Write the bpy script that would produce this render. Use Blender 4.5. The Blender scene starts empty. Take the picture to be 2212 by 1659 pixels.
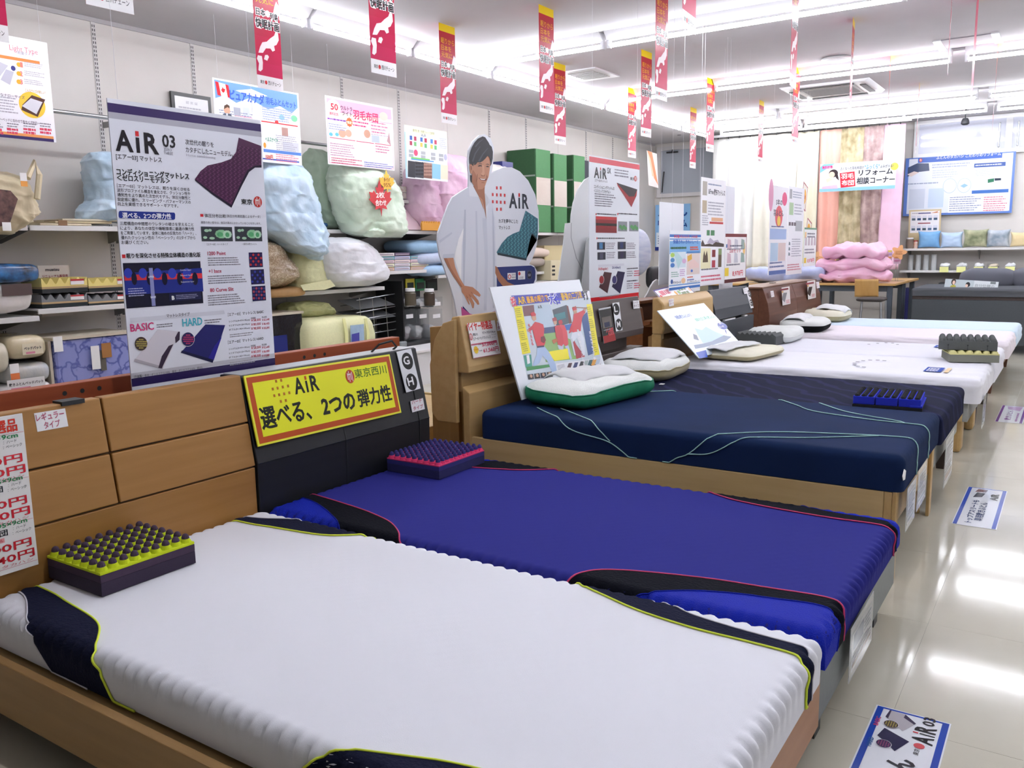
import bpy, bmesh, math, random
from mathutils import Vector, Matrix, noise

# ---------------------------------------------------------------- camera, light, exposure
scene = bpy.context.scene
COL = scene.collection
CAM = Vector((2.4104, 0.0, 1.26))
YAW, PITCH, ROLL, FPX = 0.58519776, -0.15712002, -0.01632718, 1835.73
_cy, _sy, _cp, _sp = math.cos(YAW), math.sin(YAW), math.cos(PITCH), math.sin(PITCH)
_f = Vector((-_sy * _cp, _cy * _cp, _sp)); _r0 = Vector((_cy, _sy, 0)); _u0 = _r0.cross(_f)
CR = math.cos(ROLL) * _r0 + math.sin(ROLL) * _u0
CU = -math.sin(ROLL) * _r0 + math.cos(ROLL) * _u0
CF = _f
cam_data = bpy.data.cameras.new('camera'); cam = bpy.data.objects.new('camera', cam_data); COL.objects.link(cam)
cam_data.sensor_width = 36; cam_data.lens = FPX / 2212 * 36; cam_data.clip_start = .05; cam_data.clip_end = 100
m = Matrix((CR, CU, -CF)).transposed().to_4x4(); m.translation = CAM; cam.matrix_world = m
scene.camera = cam
vs = scene.view_settings
vs.view_transform = 'Standard'; vs.look = 'None'; vs.gamma = 1; vs.use_curve_mapping = False
vs.exposure = 0.78
TUBE = 26.0          # emission of the fluorescent tubes
w = bpy.data.worlds.new('world'); scene.world = w; w.use_nodes = True
w.node_tree.nodes['Background'].inputs[0].default_value = (.9, .93, 1, 1)
w.node_tree.nodes['Background'].inputs[1].default_value = 0.35

R = random.Random(7)
# ---------------------------------------------------------------- helpers
def ray(x, y): return CR * ((x - 1106) / FPX) - CU * ((y - 829.5) / FPX) + CF
def pt(x, y, X=None, Y=None, Z=None):
    """world point seen at photograph pixel x, y on the plane X=, Y= or Z="""
    d = ray(x, y)
    t = (X - CAM.x) / d.x if X is not None else (Y - CAM.y) / d.y if Y is not None else (Z - CAM.z) / d.z
    return CAM + d * t
def lin(c):
    if isinstance(c, str):
        c = c.lstrip('#'); c = tuple(int(c[i:i + 2], 16) for i in (0, 2, 4))
    o = []
    for v in c[:3]:
        v = v / 255; o.append(v / 12.92 if v <= .04045 else ((v + .055) / 1.055) ** 2.4)
    return (o[0], o[1], o[2], 1)
MATS = {}
def mat(name, col, rough=.6, var=0, scale=30, bump=0, bscale=None, metal=0, spec=.5, stretch=None, col2=None, sheen=0, trans=0, alpha=1, emit=0, coat=0):
    if name in MATS: return MATS[name]
    M = bpy.data.materials.new(name); M.use_nodes = True; nt = M.node_tree; b = nt.nodes['Principled BSDF']
    c = lin(col); b.inputs['Base Color'].default_value = c; b.inputs['Roughness'].default_value = rough
    b.inputs['Metallic'].default_value = metal; b.inputs['Specular IOR Level'].default_value = spec
    if sheen: b.inputs['Sheen Weight'].default_value = sheen
    if trans: b.inputs['Transmission Weight'].default_value = trans; b.inputs['IOR'].default_value = 1.1
    if coat: b.inputs['Coat Weight'].default_value = coat; b.inputs['Coat Roughness'].default_value = .12
    if alpha < 1: b.inputs['Alpha'].default_value = alpha
    if emit: b.inputs['Emission Color'].default_value = c; b.inputs['Emission Strength'].default_value = emit
    if var or bump or col2:
        tc = nt.nodes.new('ShaderNodeTexCoord'); mp = nt.nodes.new('ShaderNodeMapping'); nt.links.new(tc.outputs['Object'], mp.inputs[0])
        if stretch: mp.inputs['Scale'].default_value = stretch
        n = nt.nodes.new('ShaderNodeTexNoise'); n.inputs['Scale'].default_value = scale; n.inputs['Detail'].default_value = 5
        nt.links.new(mp.outputs[0], n.inputs['Vector'])
        if var or col2:
            rp = nt.nodes.new('ShaderNodeValToRGB')
            lo = lin(col2) if col2 else tuple(v * (1 - var) for v in c[:3]) + (1,)
            hi = c if col2 else tuple(min(1, v * (1 + var)) for v in c[:3]) + (1,)
            rp.color_ramp.elements[0].color = lo; rp.color_ramp.elements[1].color = hi
            rp.color_ramp.elements[0].position = .3; rp.color_ramp.elements[1].position = .7
            nt.links.new(n.outputs[0], rp.inputs[0]); nt.links.new(rp.outputs[0], b.inputs['Base Color'])
        if bump:
            bn = n
            if bscale:
                bn = nt.nodes.new('ShaderNodeTexNoise'); bn.inputs['Scale'].default_value = bscale; bn.inputs['Detail'].default_value = 3
                nt.links.new(mp.outputs[0], bn.inputs['Vector'])
            bp = nt.nodes.new('ShaderNodeBump'); bp.inputs['Strength'].default_value = bump; bp.inputs['Distance'].default_value = .01
            nt.links.new(bn.outputs[0], bp.inputs['Height']); nt.links.new(bp.outputs[0], b.inputs['Normal'])
    MATS[name] = M; return M
def print_mat(name='printed_paper', rough=.45, coat=0.0):
    if name in MATS: return MATS[name]
    M = bpy.data.materials.new(name); M.use_nodes = True; nt = M.node_tree; b = nt.nodes['Principled BSDF']
    a = nt.nodes.new('ShaderNodeVertexColor'); a.layer_name = 'Col'; nt.links.new(a.outputs[0], b.inputs['Base Color'])
    b.inputs['Roughness'].default_value = rough; b.inputs['Coat Weight'].default_value = coat; b.inputs['Specular IOR Level'].default_value = .25
    MATS[name] = M; return M
def tag(o, label=None, cat=None, group=None, kind=None):
    if label: o['label'] = label
    if cat: o['category'] = cat
    if group: o['group'] = group
    if kind: o['kind'] = kind
    return o
def empty(name, loc=(0, 0, 0), label=None, cat=None, group=None, rz=0):
    o = bpy.data.objects.new(name, None); COL.objects.link(o); o.location = loc; o.rotation_euler = (0, 0, rz); o.empty_display_size = .1
    return tag(o, label, cat, group)
class MB:
    """collects polygons and links them as ONE mesh object"""
    def __init__(s): s.v = []; s.f = []; s.c = []
    def add(s, vs, fs, col=None):
        n = len(s.v); s.v += [tuple(p) for p in vs]
        for f in fs: s.f.append([n + i for i in f]); s.c.append(col)
        return s
    def box(s, x0, y0, z0, x1, y1, z1, col=None):
        return s.add([(x0, y0, z0), (x1, y0, z0), (x1, y1, z0), (x0, y1, z0), (x0, y0, z1), (x1, y0, z1), (x1, y1, z1), (x0, y1, z1)],
                     [(0, 3, 2, 1), (4, 5, 6, 7), (0, 1, 5, 4), (1, 2, 6, 5), (2, 3, 7, 6), (3, 0, 4, 7)], col)
    def prism(s, poly, axis, lo, hi, col=None):
        """polygon of (a, b) pairs swept along an axis; axis 'Y': (x, z), 'X': (y, z), 'Z': (x, y)"""
        f = {'Y': lambda a, b, t: (a, t, b), 'X': lambda a, b, t: (t, a, b), 'Z': lambda a, b, t: (a, b, t)}[axis]
        n = len(poly); V = [f(a, b, lo) for a, b in poly] + [f(a, b, hi) for a, b in poly]
        F = [list(range(n))[::-1], list(range(n, 2 * n))] + [(i, (i + 1) % n, n + (i + 1) % n, n + i) for i in range(n)]
        return s.add(V, F, col)
    def tube(s, path, r, seg=8, col=None, caps=True):
        path = [Vector(p) for p in path]; n = len(path); rr = r if isinstance(r, (list, tuple)) else [r] * n
        V = []; F = []; ref = None
        for i, p in enumerate(path):
            d = (path[min(i + 1, n - 1)] - path[max(i - 1, 0)])
            if d.length < 1e-9: d = Vector((0, 0, 1))
            d.normalize()
            if ref is None: ref = Vector((0, 0, 1)) if abs(d.z) < .9 else Vector((1, 0, 0))
            a = d.cross(ref)
            if a.length < 1e-6: a = d.orthogonal()
            a.normalize(); b = a.cross(d); ref = b
            for k in range(seg):
                t = 2 * math.pi * k / seg; V.append(p + (a * math.cos(t) + b * math.sin(t)) * rr[i])
        for i in range(n - 1):
            for k in range(seg): F.append((i * seg + k, i * seg + (k + 1) % seg, (i + 1) * seg + (k + 1) % seg, (i + 1) * seg + k))
        if caps: F.append(list(range(seg))[::-1]); F.append([(n - 1) * seg + k for k in range(seg)])
        return s.add(V, F, col)
    def lathe(s, prof, c=(0, 0, 0), seg=16, col=None):
        V = []; F = []; n = len(prof)
        for (r, z) in prof:
            for k in range(seg):
                t = 2 * math.pi * k / seg; V.append((c[0] + r * math.cos(t), c[1] + r * math.sin(t), c[2] + z))
        for i in range(n - 1):
            for k in range(seg): F.append((i * seg + k, i * seg + (k + 1) % seg, (i + 1) * seg + (k + 1) % seg, (i + 1) * seg + k))
        F.append(list(range(seg))[::-1]); F.append([(n - 1) * seg + k for k in range(seg)])
        return s.add(V, F, col)
    def grid(s, fn, nu, nv, col=None):
        V = [fn(i / nu, j / nv) for j in range(nv + 1) for i in range(nu + 1)]
        F = [(j * (nu + 1) + i, j * (nu + 1) + i + 1, (j + 1) * (nu + 1) + i + 1, (j + 1) * (nu + 1) + i) for j in range(nv) for i in range(nu)]
        return s.add(V, F, col)
    def build(s, name, m, parent=None, smooth=False, bevel=0, origin=None, label=None, cat=None, group=None, kind=None, fixn=True, thick=0, mw=None):
        me = bpy.data.meshes.new(name); V = s.v
        if origin is not None: V = [(p[0] - origin[0], p[1] - origin[1], p[2] - origin[2]) for p in V]
        me.from_pydata(V, [], s.f); me.update()
        if any(c is not None for c in s.c):
            ca = me.color_attributes.new('Col', 'BYTE_COLOR', 'CORNER')
            for p, c in zip(me.polygons, s.c):
                for li in p.loop_indices: ca.data[li].color = c if c is not None else (.8, .8, .8, 1)
        if fixn:
            bm = bmesh.new(); bm.from_mesh(me); bmesh.ops.recalc_face_normals(bm, faces=bm.faces)
            if bevel:
                bmesh.ops.remove_doubles(bm, verts=bm.verts, dist=1e-6)
                es = [e for e in bm.edges if len(e.link_faces) == 2 and e.calc_face_angle(0) > .5]
                bmesh.ops.bevel(bm, geom=es, offset=bevel, segments=2, profile=.5, affect='EDGES')
            bm.to_mesh(me); bm.free()
        if smooth:
            for p in me.polygons: p.use_smooth = True
            if smooth != 'all': me.set_sharp_from_angle(angle=.7)
        me.materials.append(m)
        o = bpy.data.objects.new(name, me); COL.objects.link(o)
        if mw is not None: o.matrix_world = mw
        elif origin is not None and parent is None: o.location = origin
        elif origin is not None: o.location = Vector(origin) - Vector(parent.location)
        if parent is not None:
            o.parent = parent
            if origin is None and mw is None:
                # world-space vertices under a moved parent
                o.matrix_parent_inverse = parent.matrix_basis.inverted()
        if thick:
            md = o.modifiers.new('thickness', 'SOLIDIFY'); md.thickness = thick; md.offset = -1
        return tag(o, label, cat, group, kind)
def copy_tree(o, parent=None):
    c = o.copy(); COL.objects.link(c); c.parent = parent
    if parent is not None: c.matrix_parent_inverse = o.matrix_parent_inverse.copy()
    for ch in list(o.children): copy_tree(ch, c)
    return c
def struct(name, mb, m, parent=None, **k):
    o = mb.build(name, m, parent, **k)
    if parent is None: o['kind'] = 'structure'
    return o
def nz(p, s=1.0, seed=0.0): return noise.noise(Vector((p[0] * s + seed * 7.13, p[1] * s + seed * 3.7, p[2] * s + seed)))
def inside(P, x, y):
    r = False; n = len(P)
    for i in range(n):
        (a, b), (c, d) = P[i], P[i - 1]
        if (b > y) != (d > y) and x < (c - a) * (y - b) / (d - b) + a: r = not r
    return r
# ---------------------------------------------------------------- text and printed boards
_TXT = {}
def glyphs(s, bold=0.0):
    if .008 < bold < .05 and any(ord(ch) > 0x4dff for ch in s): bold = .008     # dense characters clog when thickened
    k = (s, bold)
    if k in _TXT: return _TXT[k]
    cu = bpy.data.curves.new('t', 'FONT'); cu.body = s; cu.size = 1; cu.resolution_u = 2; cu.fill_mode = 'BOTH'; cu.offset = bold
    o = bpy.data.objects.new('t', cu); me = bpy.data.meshes.new_from_object(o)
    V = [(v.co.x, v.co.y) for v in me.vertices]; F = [tuple(p.vertices) for p in me.polygons]
    bpy.data.objects.remove(o); bpy.data.meshes.remove(me); bpy.data.curves.remove(cu)
    if V:
        x0 = min(v[0] for v in V); x1 = max(v[0] for v in V); y0 = min(v[1] for v in V); y1 = max(v[1] for v in V)
        V = [((x - x0) / max(1e-6, x1 - x0), (y - y0) / max(1e-6, y1 - y0)) for x, y in V]
    _TXT[k] = (V, F); return V, F
class Board:
    """flat printed thing: a sheet in its own frame (O = lower left corner, U right, V up) with print parts on its face.
    Coordinates given to the drawing calls are photograph pixels turned into points of the sheet (uv=True: metres on it)."""
    STEP = .00035
    def __init__(s, O, U, V, w, h, sheet=.004):
        s.O = Vector(O); s.U = Vector(U).normalized(); s.V = Vector(V).normalized(); s.N = s.U.cross(s.V); s.w = w; s.h = h; s.t = sheet
        s.parts = {}; s.cur = 'print'; s.bend = None; s.k = 0
    @classmethod
    def X(cls, X, y0, y1, z0, z1, **k): return cls((X, y0, z0), (0, 1, 0), (0, 0, 1), y1 - y0, z1 - z0, **k)
    @classmethod
    def quad(cls, tl, tr, bl, **k):
        tl, tr, bl = Vector(tl), Vector(tr), Vector(bl); u = tr - tl; v = tl - bl
        return cls(bl, u, v - u * (v.dot(u) / u.dot(u)), u.length, v.length, **k)
    def loc(s, x, y):
        d = ray(x, y); t = (s.O - CAM).dot(s.N) / d.dot(s.N); p = CAM + d * t - s.O
        return p.dot(s.U), p.dot(s.V)
    def to3(s, u, v, L):
        z = L * s.STEP + (s.k % 28) * 1.2e-5
        if s.bend: z += s.bend(u, v)
        return s.O + s.U * u + s.V * v + s.N * z
    def part(s, name): s.cur = name; return s
    def _mb(s): return s.parts.setdefault(s.cur, MB())
    def polyuv(s, P, col, L=1):
        s.k += 1; s._mb().add([s.to3(u, v, L) for u, v in P], [list(range(len(P)))], lin(col)); return s
    def poly(s, P, col, L=1): return s.polyuv([s.loc(*p) for p in P], col, L)
    def rectuv(s, u0, v0, u1, v1, col, L=1): return s.polyuv([(u0, v0), (u1, v0), (u1, v1), (u0, v1)], col, L)
    def rect(s, x0, y0, x1, y1, col, L=1):
        xm, ym = (x0 + x1) / 2, (y0 + y1) / 2; a = (s.loc(x0, ym)[0], s.loc(xm, y0)[1]); b = (s.loc(x1, ym)[0], s.loc(xm, y1)[1]); return s.rectuv(min(a[0], b[0]), min(a[1], b[1]), max(a[0], b[0]), max(a[1], b[1]), col, L)
    def elluv(s, u, v, ru, rv, col, L=1, seg=20):
        return s.polyuv([(u + ru * math.cos(2 * math.pi * k / seg), v + rv * math.sin(2 * math.pi * k / seg)) for k in range(seg)], col, L)
    def ell(s, x, y, rx, ry, col, L=1, seg=20):
        u, v = s.loc(x, y); u2, _ = s.loc(x + rx, y); _, v2 = s.loc(x, y - ry); return s.elluv(u, v, abs(u2 - u), abs(v2 - v), col, L, seg)
    def textuv(s, t, u0, v0, w, h, col, bold=0.0, L=3):
        V, F = glyphs(t, bold); sh = h * .022 if bold >= .014 and any(ord(ch) > 0x2fff for ch in t) else 0
        for dx, dy in ((0, 0), (sh, 0), (-sh, sh * .4), (0, -sh)) if sh else ((0, 0),):
            s.k += 1; s._mb().add([s.to3(u0 + dx + x * w, v0 + dy + y * h, L) for x, y in V], F, lin(col))
        return s
    def text(s, t, x0, y0, x1, hpx, col, bold=0.0, L=3):
        """text from pixel x0, baseline y0, to pixel column x1, hpx pixels tall"""
        u0, v0 = s.loc(x0, y0); u1, _ = s.loc(x1, y0); _, v1 = s.loc(x0, y0 - hpx)
        return s.textuv(t, u0, v0, u1 - u0, v1 - v0, col, bold, L)
    def linesuv(s, u0, v0, u1, v1, n, col, L=2, fill=.5, rag=.25):
        """n rows of unreadably small print"""
        rr = R; hh = (v1 - v0) / n
        if hh < 2e-4 or u1 - u0 < 1e-4 or (u1 - u0) / hh > 400: print('BAD LINES', u0, v0, u1, v1, n); return s
        for i in range(n):
            a = u0; end = u1 - (u1 - u0) * rr.random() * rag; y = v1 - (i + .5) * hh
            while a < end:
                b = min(end, a + hh * (.35 + rr.random() * 1.1)); k = hh * fill * (.35 + .15 * rr.random())
                s.rectuv(a, y - k, b, y + k, col, L); a = b + hh * .14
        return s
    def lines(s, x0, y0, x1, y1, n, col, L=2, fill=.5, rag=.25):
        xm, ym = (x0 + x1) / 2, (y0 + y1) / 2; return s.linesuv(s.loc(x0, ym)[0], s.loc(xm, y1)[1], s.loc(x1, ym)[0], s.loc(xm, y0)[1], n, col, L, fill, rag)
    def build(s, name, label, cat, col='#ffffff', group=None, parent=None, strings=None, rough=.4, outline=None, coat=0.0, sheetmat=None):
        mb = MB(); P = outline or [(0, 0), (s.w, 0), (s.w, s.h), (0, s.h)]
        if s.bend and not outline:
            n = 10; V = []; F = []
            for j in range(n + 1):
                for i in range(n + 1): V.append(s.to3(s.w * i / n, s.h * j / n, 0))
            F = [(j * (n + 1) + i, j * (n + 1) + i + 1, (j + 1) * (n + 1) + i + 1, (j + 1) * (n + 1) + i) for j in range(n) for i in range(n)]
            mb.add(V, F)
        else:
            n = len(P); V = [s.to3(u, v, 0) for u, v in P] + [s.to3(u, v, 0) - s.N * s.t for u, v in P]
            mb.add(V, [list(range(n)), list(range(n, 2 * n))[::-1]] + [((i + 1) % n, i, n + i, n + (i + 1) % n) for i in range(n)])
        org = tuple(s.O)
        sm = sheetmat or mat('sheet_%s_%d' % (col.strip('#'), int(rough * 100)), col, rough)
        root = mb.build(name, sm, parent, origin=org, label=label, cat=None if parent else cat, group=group, smooth=bool(s.bend))
        for pn, pm in s.parts.items():
            if pm.f:
                q = pm.build(pn, print_mat('printed_%d_%d' % (int(rough * 100), int(coat * 100)), rough, coat), root, origin=org, fixn=False)
                if len(pm.f) > 1: q['kind'] = 'stuff'
        for (a, b) in (strings or []):
            MB().tube([a, b], .0008, 4).build('string', mat('nylon_string', '#e8e8ee', .3), root, origin=org)
        return root
scene.cycles.use_denoising = True; scene.cycles.use_light_tree = False; scene.cycles.sample_clamp_indirect = 0
scene.cycles.max_bounces = 5; scene.cycles.diffuse_bounces = 3; scene.cycles.glossy_bounces = 3; scene.cycles.transmission_bounces = 4; scene.cycles.transparent_max_bounces = 8
scene.cycles.use_adaptive_sampling = True; scene.cycles.adaptive_threshold = .03; scene.cycles.caustics_reflective = False; scene.cycles.caustics_refractive = False
# ---------------------------------------------------------------- the room
WX, WY, CH = -3.66, 13.62, 2.96
X1, Y0 = 7.0, -4.5
M_wall = mat('wall_panel', '#d9d5d0', .55, var=.02, scale=3, bump=.05, bscale=220)
M_ceil = mat('ceiling_board', '#cfccd0', .8, var=.02, scale=4, bump=.12, bscale=160)
M_white = mat('white_enamel', '#eeeef0', .35)
M_floor = mat('vinyl_floor', '#d2cebf', .08, col2='#c6c1b0', scale=2.2, bump=.012, bscale=9, spec=.55)
M_slot = mat('slot_black', '#3c3b3b', .7)
M_steel = mat('brushed_steel', '#b9bcc0', .28, metal=1)
M_dark = mat('dark_plastic', '#26282b', .5)
fl = struct('floor', MB().box(WX, Y0, -.1, X1, WY, -.002), mat('floor_joint', '#b9b4a5', .3))
k = 0
for i in range(5):
    for j in range(20):
        x = 1.18 + i * .9; y = -.6 + j * .72
        if y > WY - .73: continue
        MB().box(x + .0005, y + .0005, -.0021, x + .8995, y + .7195, 0).build('floor_tile', M_floor, fl)
MB().box(WX, Y0, -.0021, 1.1784, WY, 0).box(1.18, Y0, -.0021, X1, -.6, 0).box(5.682, -.6, -.0021, X1, WY, 0).box(1.18, 13.08, -.0021, 5.68, WY, 0).build('floor_sheet', M_floor, fl)
struct('ceiling', MB().box(WX, Y0, CH, X1, WY, CH + .1), M_ceil)
wl = struct('wall_left', MB().box(WX - .1, Y0, 0, WX, WY, CH), M_wall)
STRIPS = [2.08, 2.91, 3.75, 4.58, 6.26, 7.09, 8.75, 9.58, 11.2, 12.05]
strip_me = None
for y in STRIPS:
    if strip_me is None:
        mb = MB().box(0, -.016, .1, .006, .016, CH - .02); o = mb.build('slotted_strip', mat('strip_enamel', '#d2d0cf', .5), wl, origin=(0, 0, 0)); o.location = (WX, y, 0); strip_me = o.data
        sl = MB()
        for q in range(96):
            z = .14 + q * .029
            for dy in (-.0075, .0075): sl.box(.0062, dy - .0028, z, .0072, dy + .0028, z + .017)
        so = sl.build('slots', M_slot, o, origin=(0, 0, 0)); so.location = (0, 0, 0); so['kind'] = 'stuff'; slot_me = so.data
    else:
        o = bpy.data.objects.new('slotted_strip', strip_me); COL.objects.link(o); o.parent = wl; o.location = (WX, y, 0)
        s2 = bpy.data.objects.new('slots', slot_me); COL.objects.link(s2); s2.parent = o; s2['kind'] = 'stuff'
for y in (5.42, 7.92, 10.4, 13.0):
    MB().box(WX, y - .0015, 0, WX + .0012, y + .0015, CH).build('panel_joint', mat('joint_grey', '#b5b2ae', .7), wl)
struct('trim_1', MB().box(WX, Y0, CH - .03, WX + .012, WY - .012, CH), mat('trim_grey', '#b8b6b8', .6))
wb = struct('wall_back', MB().box(WX, WY, 0, X1, WY + .1, CH), M_wall)
struct('wall_right', MB().box(X1, Y0, 0, X1 + .1, WY, CH), M_wall)  # unseen wall, added so light bounces back into the room
struct('wall_front', MB().box(WX, Y0 - .1, 0, X1, Y0, CH), M_wall)  # unseen wall behind the camera, added to close the room for bounced light
struct('baseboard_back', MB().box(WX + .02, WY - .02, 0, X1, WY, .28), mat('base_white', '#e6e4e0', .4))
struct('baseboard_left', MB().box(WX, Y0, 0, WX + .012, WY - .03, .1), mat('base_grey', '#8d8b88', .5))
# transom window in the back wall (grey glass in a white frame, latch and stay arm)
wf = struct('window_1', MB().box(-3.6, WY - .05, 2.08, -2.3, WY, 2.14).box(-3.6, WY - .05, 2.84, -2.3, WY, 2.9).box(-3.6, WY - .05, 2.14, -3.53, WY, 2.84).box(-2.36, WY - .05, 2.14, -2.3, WY, 2.84), mat('frame_pale', '#d2d0d0', .5))
MB().box(-3.53, WY - .03, 2.14, -2.36, WY - .024, 2.84).build('pane', mat('pane_grey', '#a9b0ba', .12), wf)
MB().tube([(-3.5, WY - .06, 2.16), (-3.46, WY - .07, 2.5)], .012, 6).build('stay_arm', M_dark, wf)
MB().box(-3.42, WY - .075, 2.79, -3.22, WY - .05, 2.815).tube([(-3.32, WY - .07, 2.815), (-3.3, WY - .09, 2.84)], .012, 6).build('latch', M_dark, wf)
# upper glazed panel of the back wall on the right: white frame, shiny panes with two pull handles
wf = struct('window_2', MB().box(.34, WY - .06, 2.44, 6.5, WY, 2.5).box(.34, WY - .06, 2.9, 6.5, WY, 2.955).box(.34, WY - .06, 2.5, .4, WY, 2.9).box(1.47, WY - .055, 2.5, 1.55, WY, 2.9).box(3.6, WY - .055, 2.5, 3.7, WY, 2.9).box(6.44, WY - .06, 2.5, 6.5, WY, 2.9), M_white)
for a, b in ((.4, 1.47), (1.55, 3.6), (3.7, 6.44)):
    MB().box(a, WY - .03, 2.5, b, WY - .02, 2.9).build('pane', mat('pane_sky', '#dfe3f2', .06, spec=.8), wf)
for x in (1.40, 1.62):
    MB().tube([(x, WY - .06, 2.84), (x, WY - .1, 2.83), (x, WY - .1, 2.53), (x, WY - .06, 2.52)], .011, 6).build('pull_handle', M_steel, wf, smooth=True)
    MB().box(x - .02, WY - .075, 2.495, x + .02, WY - .06, 2.52).build('handle_plate', M_white, wf)
MB().box(.45, WY - .02, .3, .62, WY - .014, .42).build('outlet_plate', M_white, wb)
# ---------------------------------------------------------------- fluorescent lights
M_tube = mat('fluorescent_glow', '#f6f8ff', .5, emit=TUBE)
M_hous = mat('lamp_housing', '#dcdce0', .45)
def lamp(x, y, length, along, label):
    r = empty('fluorescent_light', (x, y, CH), label, 'ceiling light', 'fluorescent ceiling lights', rz=0 if along == 'X' else math.pi / 2)
    h = length / 2; I = Matrix()
    prof = [(-.085, 0), (.085, 0), (.03, -.055), (-.03, -.055)]
    MB().prism(prof, 'X', -h + .005, h - .005).build('housing', M_hous, r, mw=I, fixn=True).matrix_parent_inverse = Matrix()
    t = MB().tube([(-h + .02, 0, -.098), (h - .02, 0, -.098)], .0165, 6).build('tube', M_tube, r, smooth=True, mw=I)
    for sx in (-1, 1):
        MB().box(min(sx * h, sx * (h - .03)), -.014, -.12, max(sx * h, sx * (h - .03)), .014, -.05).build('lamp_holder', M_hous, r, mw=I)
    for c in r.children: c.matrix_parent_inverse = Matrix(); c.matrix_basis = Matrix()
    return r
ROWS = [(6.42, 'row nearest the camera'), (8.84, 'second row from the camera'), (11.2, 'third row from the camera'), (12.36, 'row by the curtain rail')]
SEG = [(-2.07, -.9, 'short one at the left end'), (-.87, 1.34, 'long middle one'), (1.44, 3.65, 'long one at the right')]
for y, rn in ROWS:
    for a, b, pn in SEG: lamp((a + b) / 2, y, b - a, 'X', 'ceiling tube, %s, %s' % (pn, rn))
    lamp(4.86, y, 2.2, 'X', 'glowing ceiling tube beyond the right edge of the picture')
for y in (1.6, 4.02):
    for a, b in ((-2.07, -.9), (-.87, 1.34), (1.44, 3.65), (3.76, 5.96)): lamp((a + b) / 2, y, b - a, 'X', 'glowing ceiling tube above the nearest beds, above the top of the picture')
ORD = ['first', 'second', 'third', 'fourth', 'fifth', 'sixth', 'seventh', 'eighth', 'ninth', 'tenth']
ys = [4.545 + 1.147 * i for i in range(-2, 7)]; n = 0
for yb in ys:
    vis = yb >= 3.3
    lamp(-2.3, yb + .573, 1.12, 'Y', 'glowing ceiling tube along the left wall, %s from the camera end' % ORD[n] if vis else 'glowing ceiling tube along the left wall behind the camera'); n += vis
# ---------------------------------------------------------------- ceiling fittings
ac = empty('air_conditioner', (0, 10.15, CH), 'white ceiling cassette air conditioner with open louvres and grey grille', 'air conditioner')
MB().prism([(-.47, 0), (.47, 0), (.43, -.03), (-.43, -.03)], 'Y', 9.72, 10.6).build('panel', M_white, ac, bevel=.006, mw=Matrix.Translation((0, 0, CH)) )
for c in ac.children: c.matrix_parent_inverse = ac.matrix_basis.inverted()
g = MB()
for i in range(14): g.box(-.26, 9.93 + i * .032, CH - .036, .26, 9.943 + i * .032, CH - .03)
g.build('grille', mat('grille_grey', '#9a9b9d', .6), ac)
for (a, b, c, d) in ((-.3, 9.77, .3, 9.83), (-.3, 10.49, .3, 10.55), (-.4, 9.9, -.34, 10.42), (.34, 9.9, .4, 10.42)):
    MB().box(a, b, CH - .038, c, d, CH - .031).build('louvre', M_dark, ac)
MB().box(-.29, 9.9, CH - .034, .29, 10.42, CH - .0305).build('grille_frame', mat('louvre_grey', '#c9cacb', .5), ac)
v = empty('air_vent', (-1.76, 7.76, CH), 'square grey ceiling air vent with pale frame', 'vent')
MB().box(-1.97, 7.5, CH - .012, -1.55, 8.02, CH).build('frame', M_white, v)
MB().box(-1.9, 7.58, CH - .016, -1.62, 7.94, CH - .012).build('grille', mat('vent_grey', '#b5b3ae', .6), v)
for i in range(7): MB().box(-1.9, 7.6 + i * .05, CH - .02, -1.62, 7.61 + i * .05, CH - .016).build('slat', M_hous, v)
s = empty('ceiling_speaker', (.41, 8.55, CH), 'round white ceiling speaker with grey mesh', 'speaker')
MB().lathe([(.13, 0), (.14, -.008), (.13, -.02), (.115, -.022)], (.41, 8.55, CH), 24).build('ring', M_white, s, smooth=True)
MB().lathe([(.115, -.0225), (.06, -.026), (.005, -.027)], (.41, 8.55, CH), 24).build('mesh_cover', mat('speaker_grey', '#bdbcc0', .6), s, smooth=True)
hx = [pt(2021, 88, Z=CH), pt(2148, 74, Z=CH)]
h = empty('ceiling_hatch', (hx[0].x, hx[0].y, CH), 'thin outlined ceiling hatch with two white end bars', 'hatch')
xa, xb, ya, yb = hx[0].x, hx[1].x, hx[0].y, hx[0].y + .42
MB().box(xa, ya, CH - .006, xb, ya + .006, CH).box(xa, yb - .006, CH - .006, xb, yb, CH).build('edge_line', mat('line_grey', '#9f9ca6', .6), h)
for x in (xa, xb): MB().box(x - .02, ya - .02, CH - .012, x + .04, yb + .02, CH).build('end_bar', M_white, h)
for i, (px, py, lb) in enumerate(((1467, 287, 'small black spotlight in the ceiling corner left of the curtains'), (2085, 264, 'small black spotlight above the right window handles'))):
    p = pt(px, py, Y=12.75)
    d = empty('spotlight', tuple(p), lb, 'spotlight')
    MB().tube([p + Vector((0, 0, .05)), (p.x, p.y, CH)], .008, 6).build('stem', M_dark, d)
    MB().lathe([(.03, .05), (.045, .02), (.05, -.02), (.03, -.035)], tuple(p), 12).build('head', M_dark, d, smooth=True)
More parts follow.
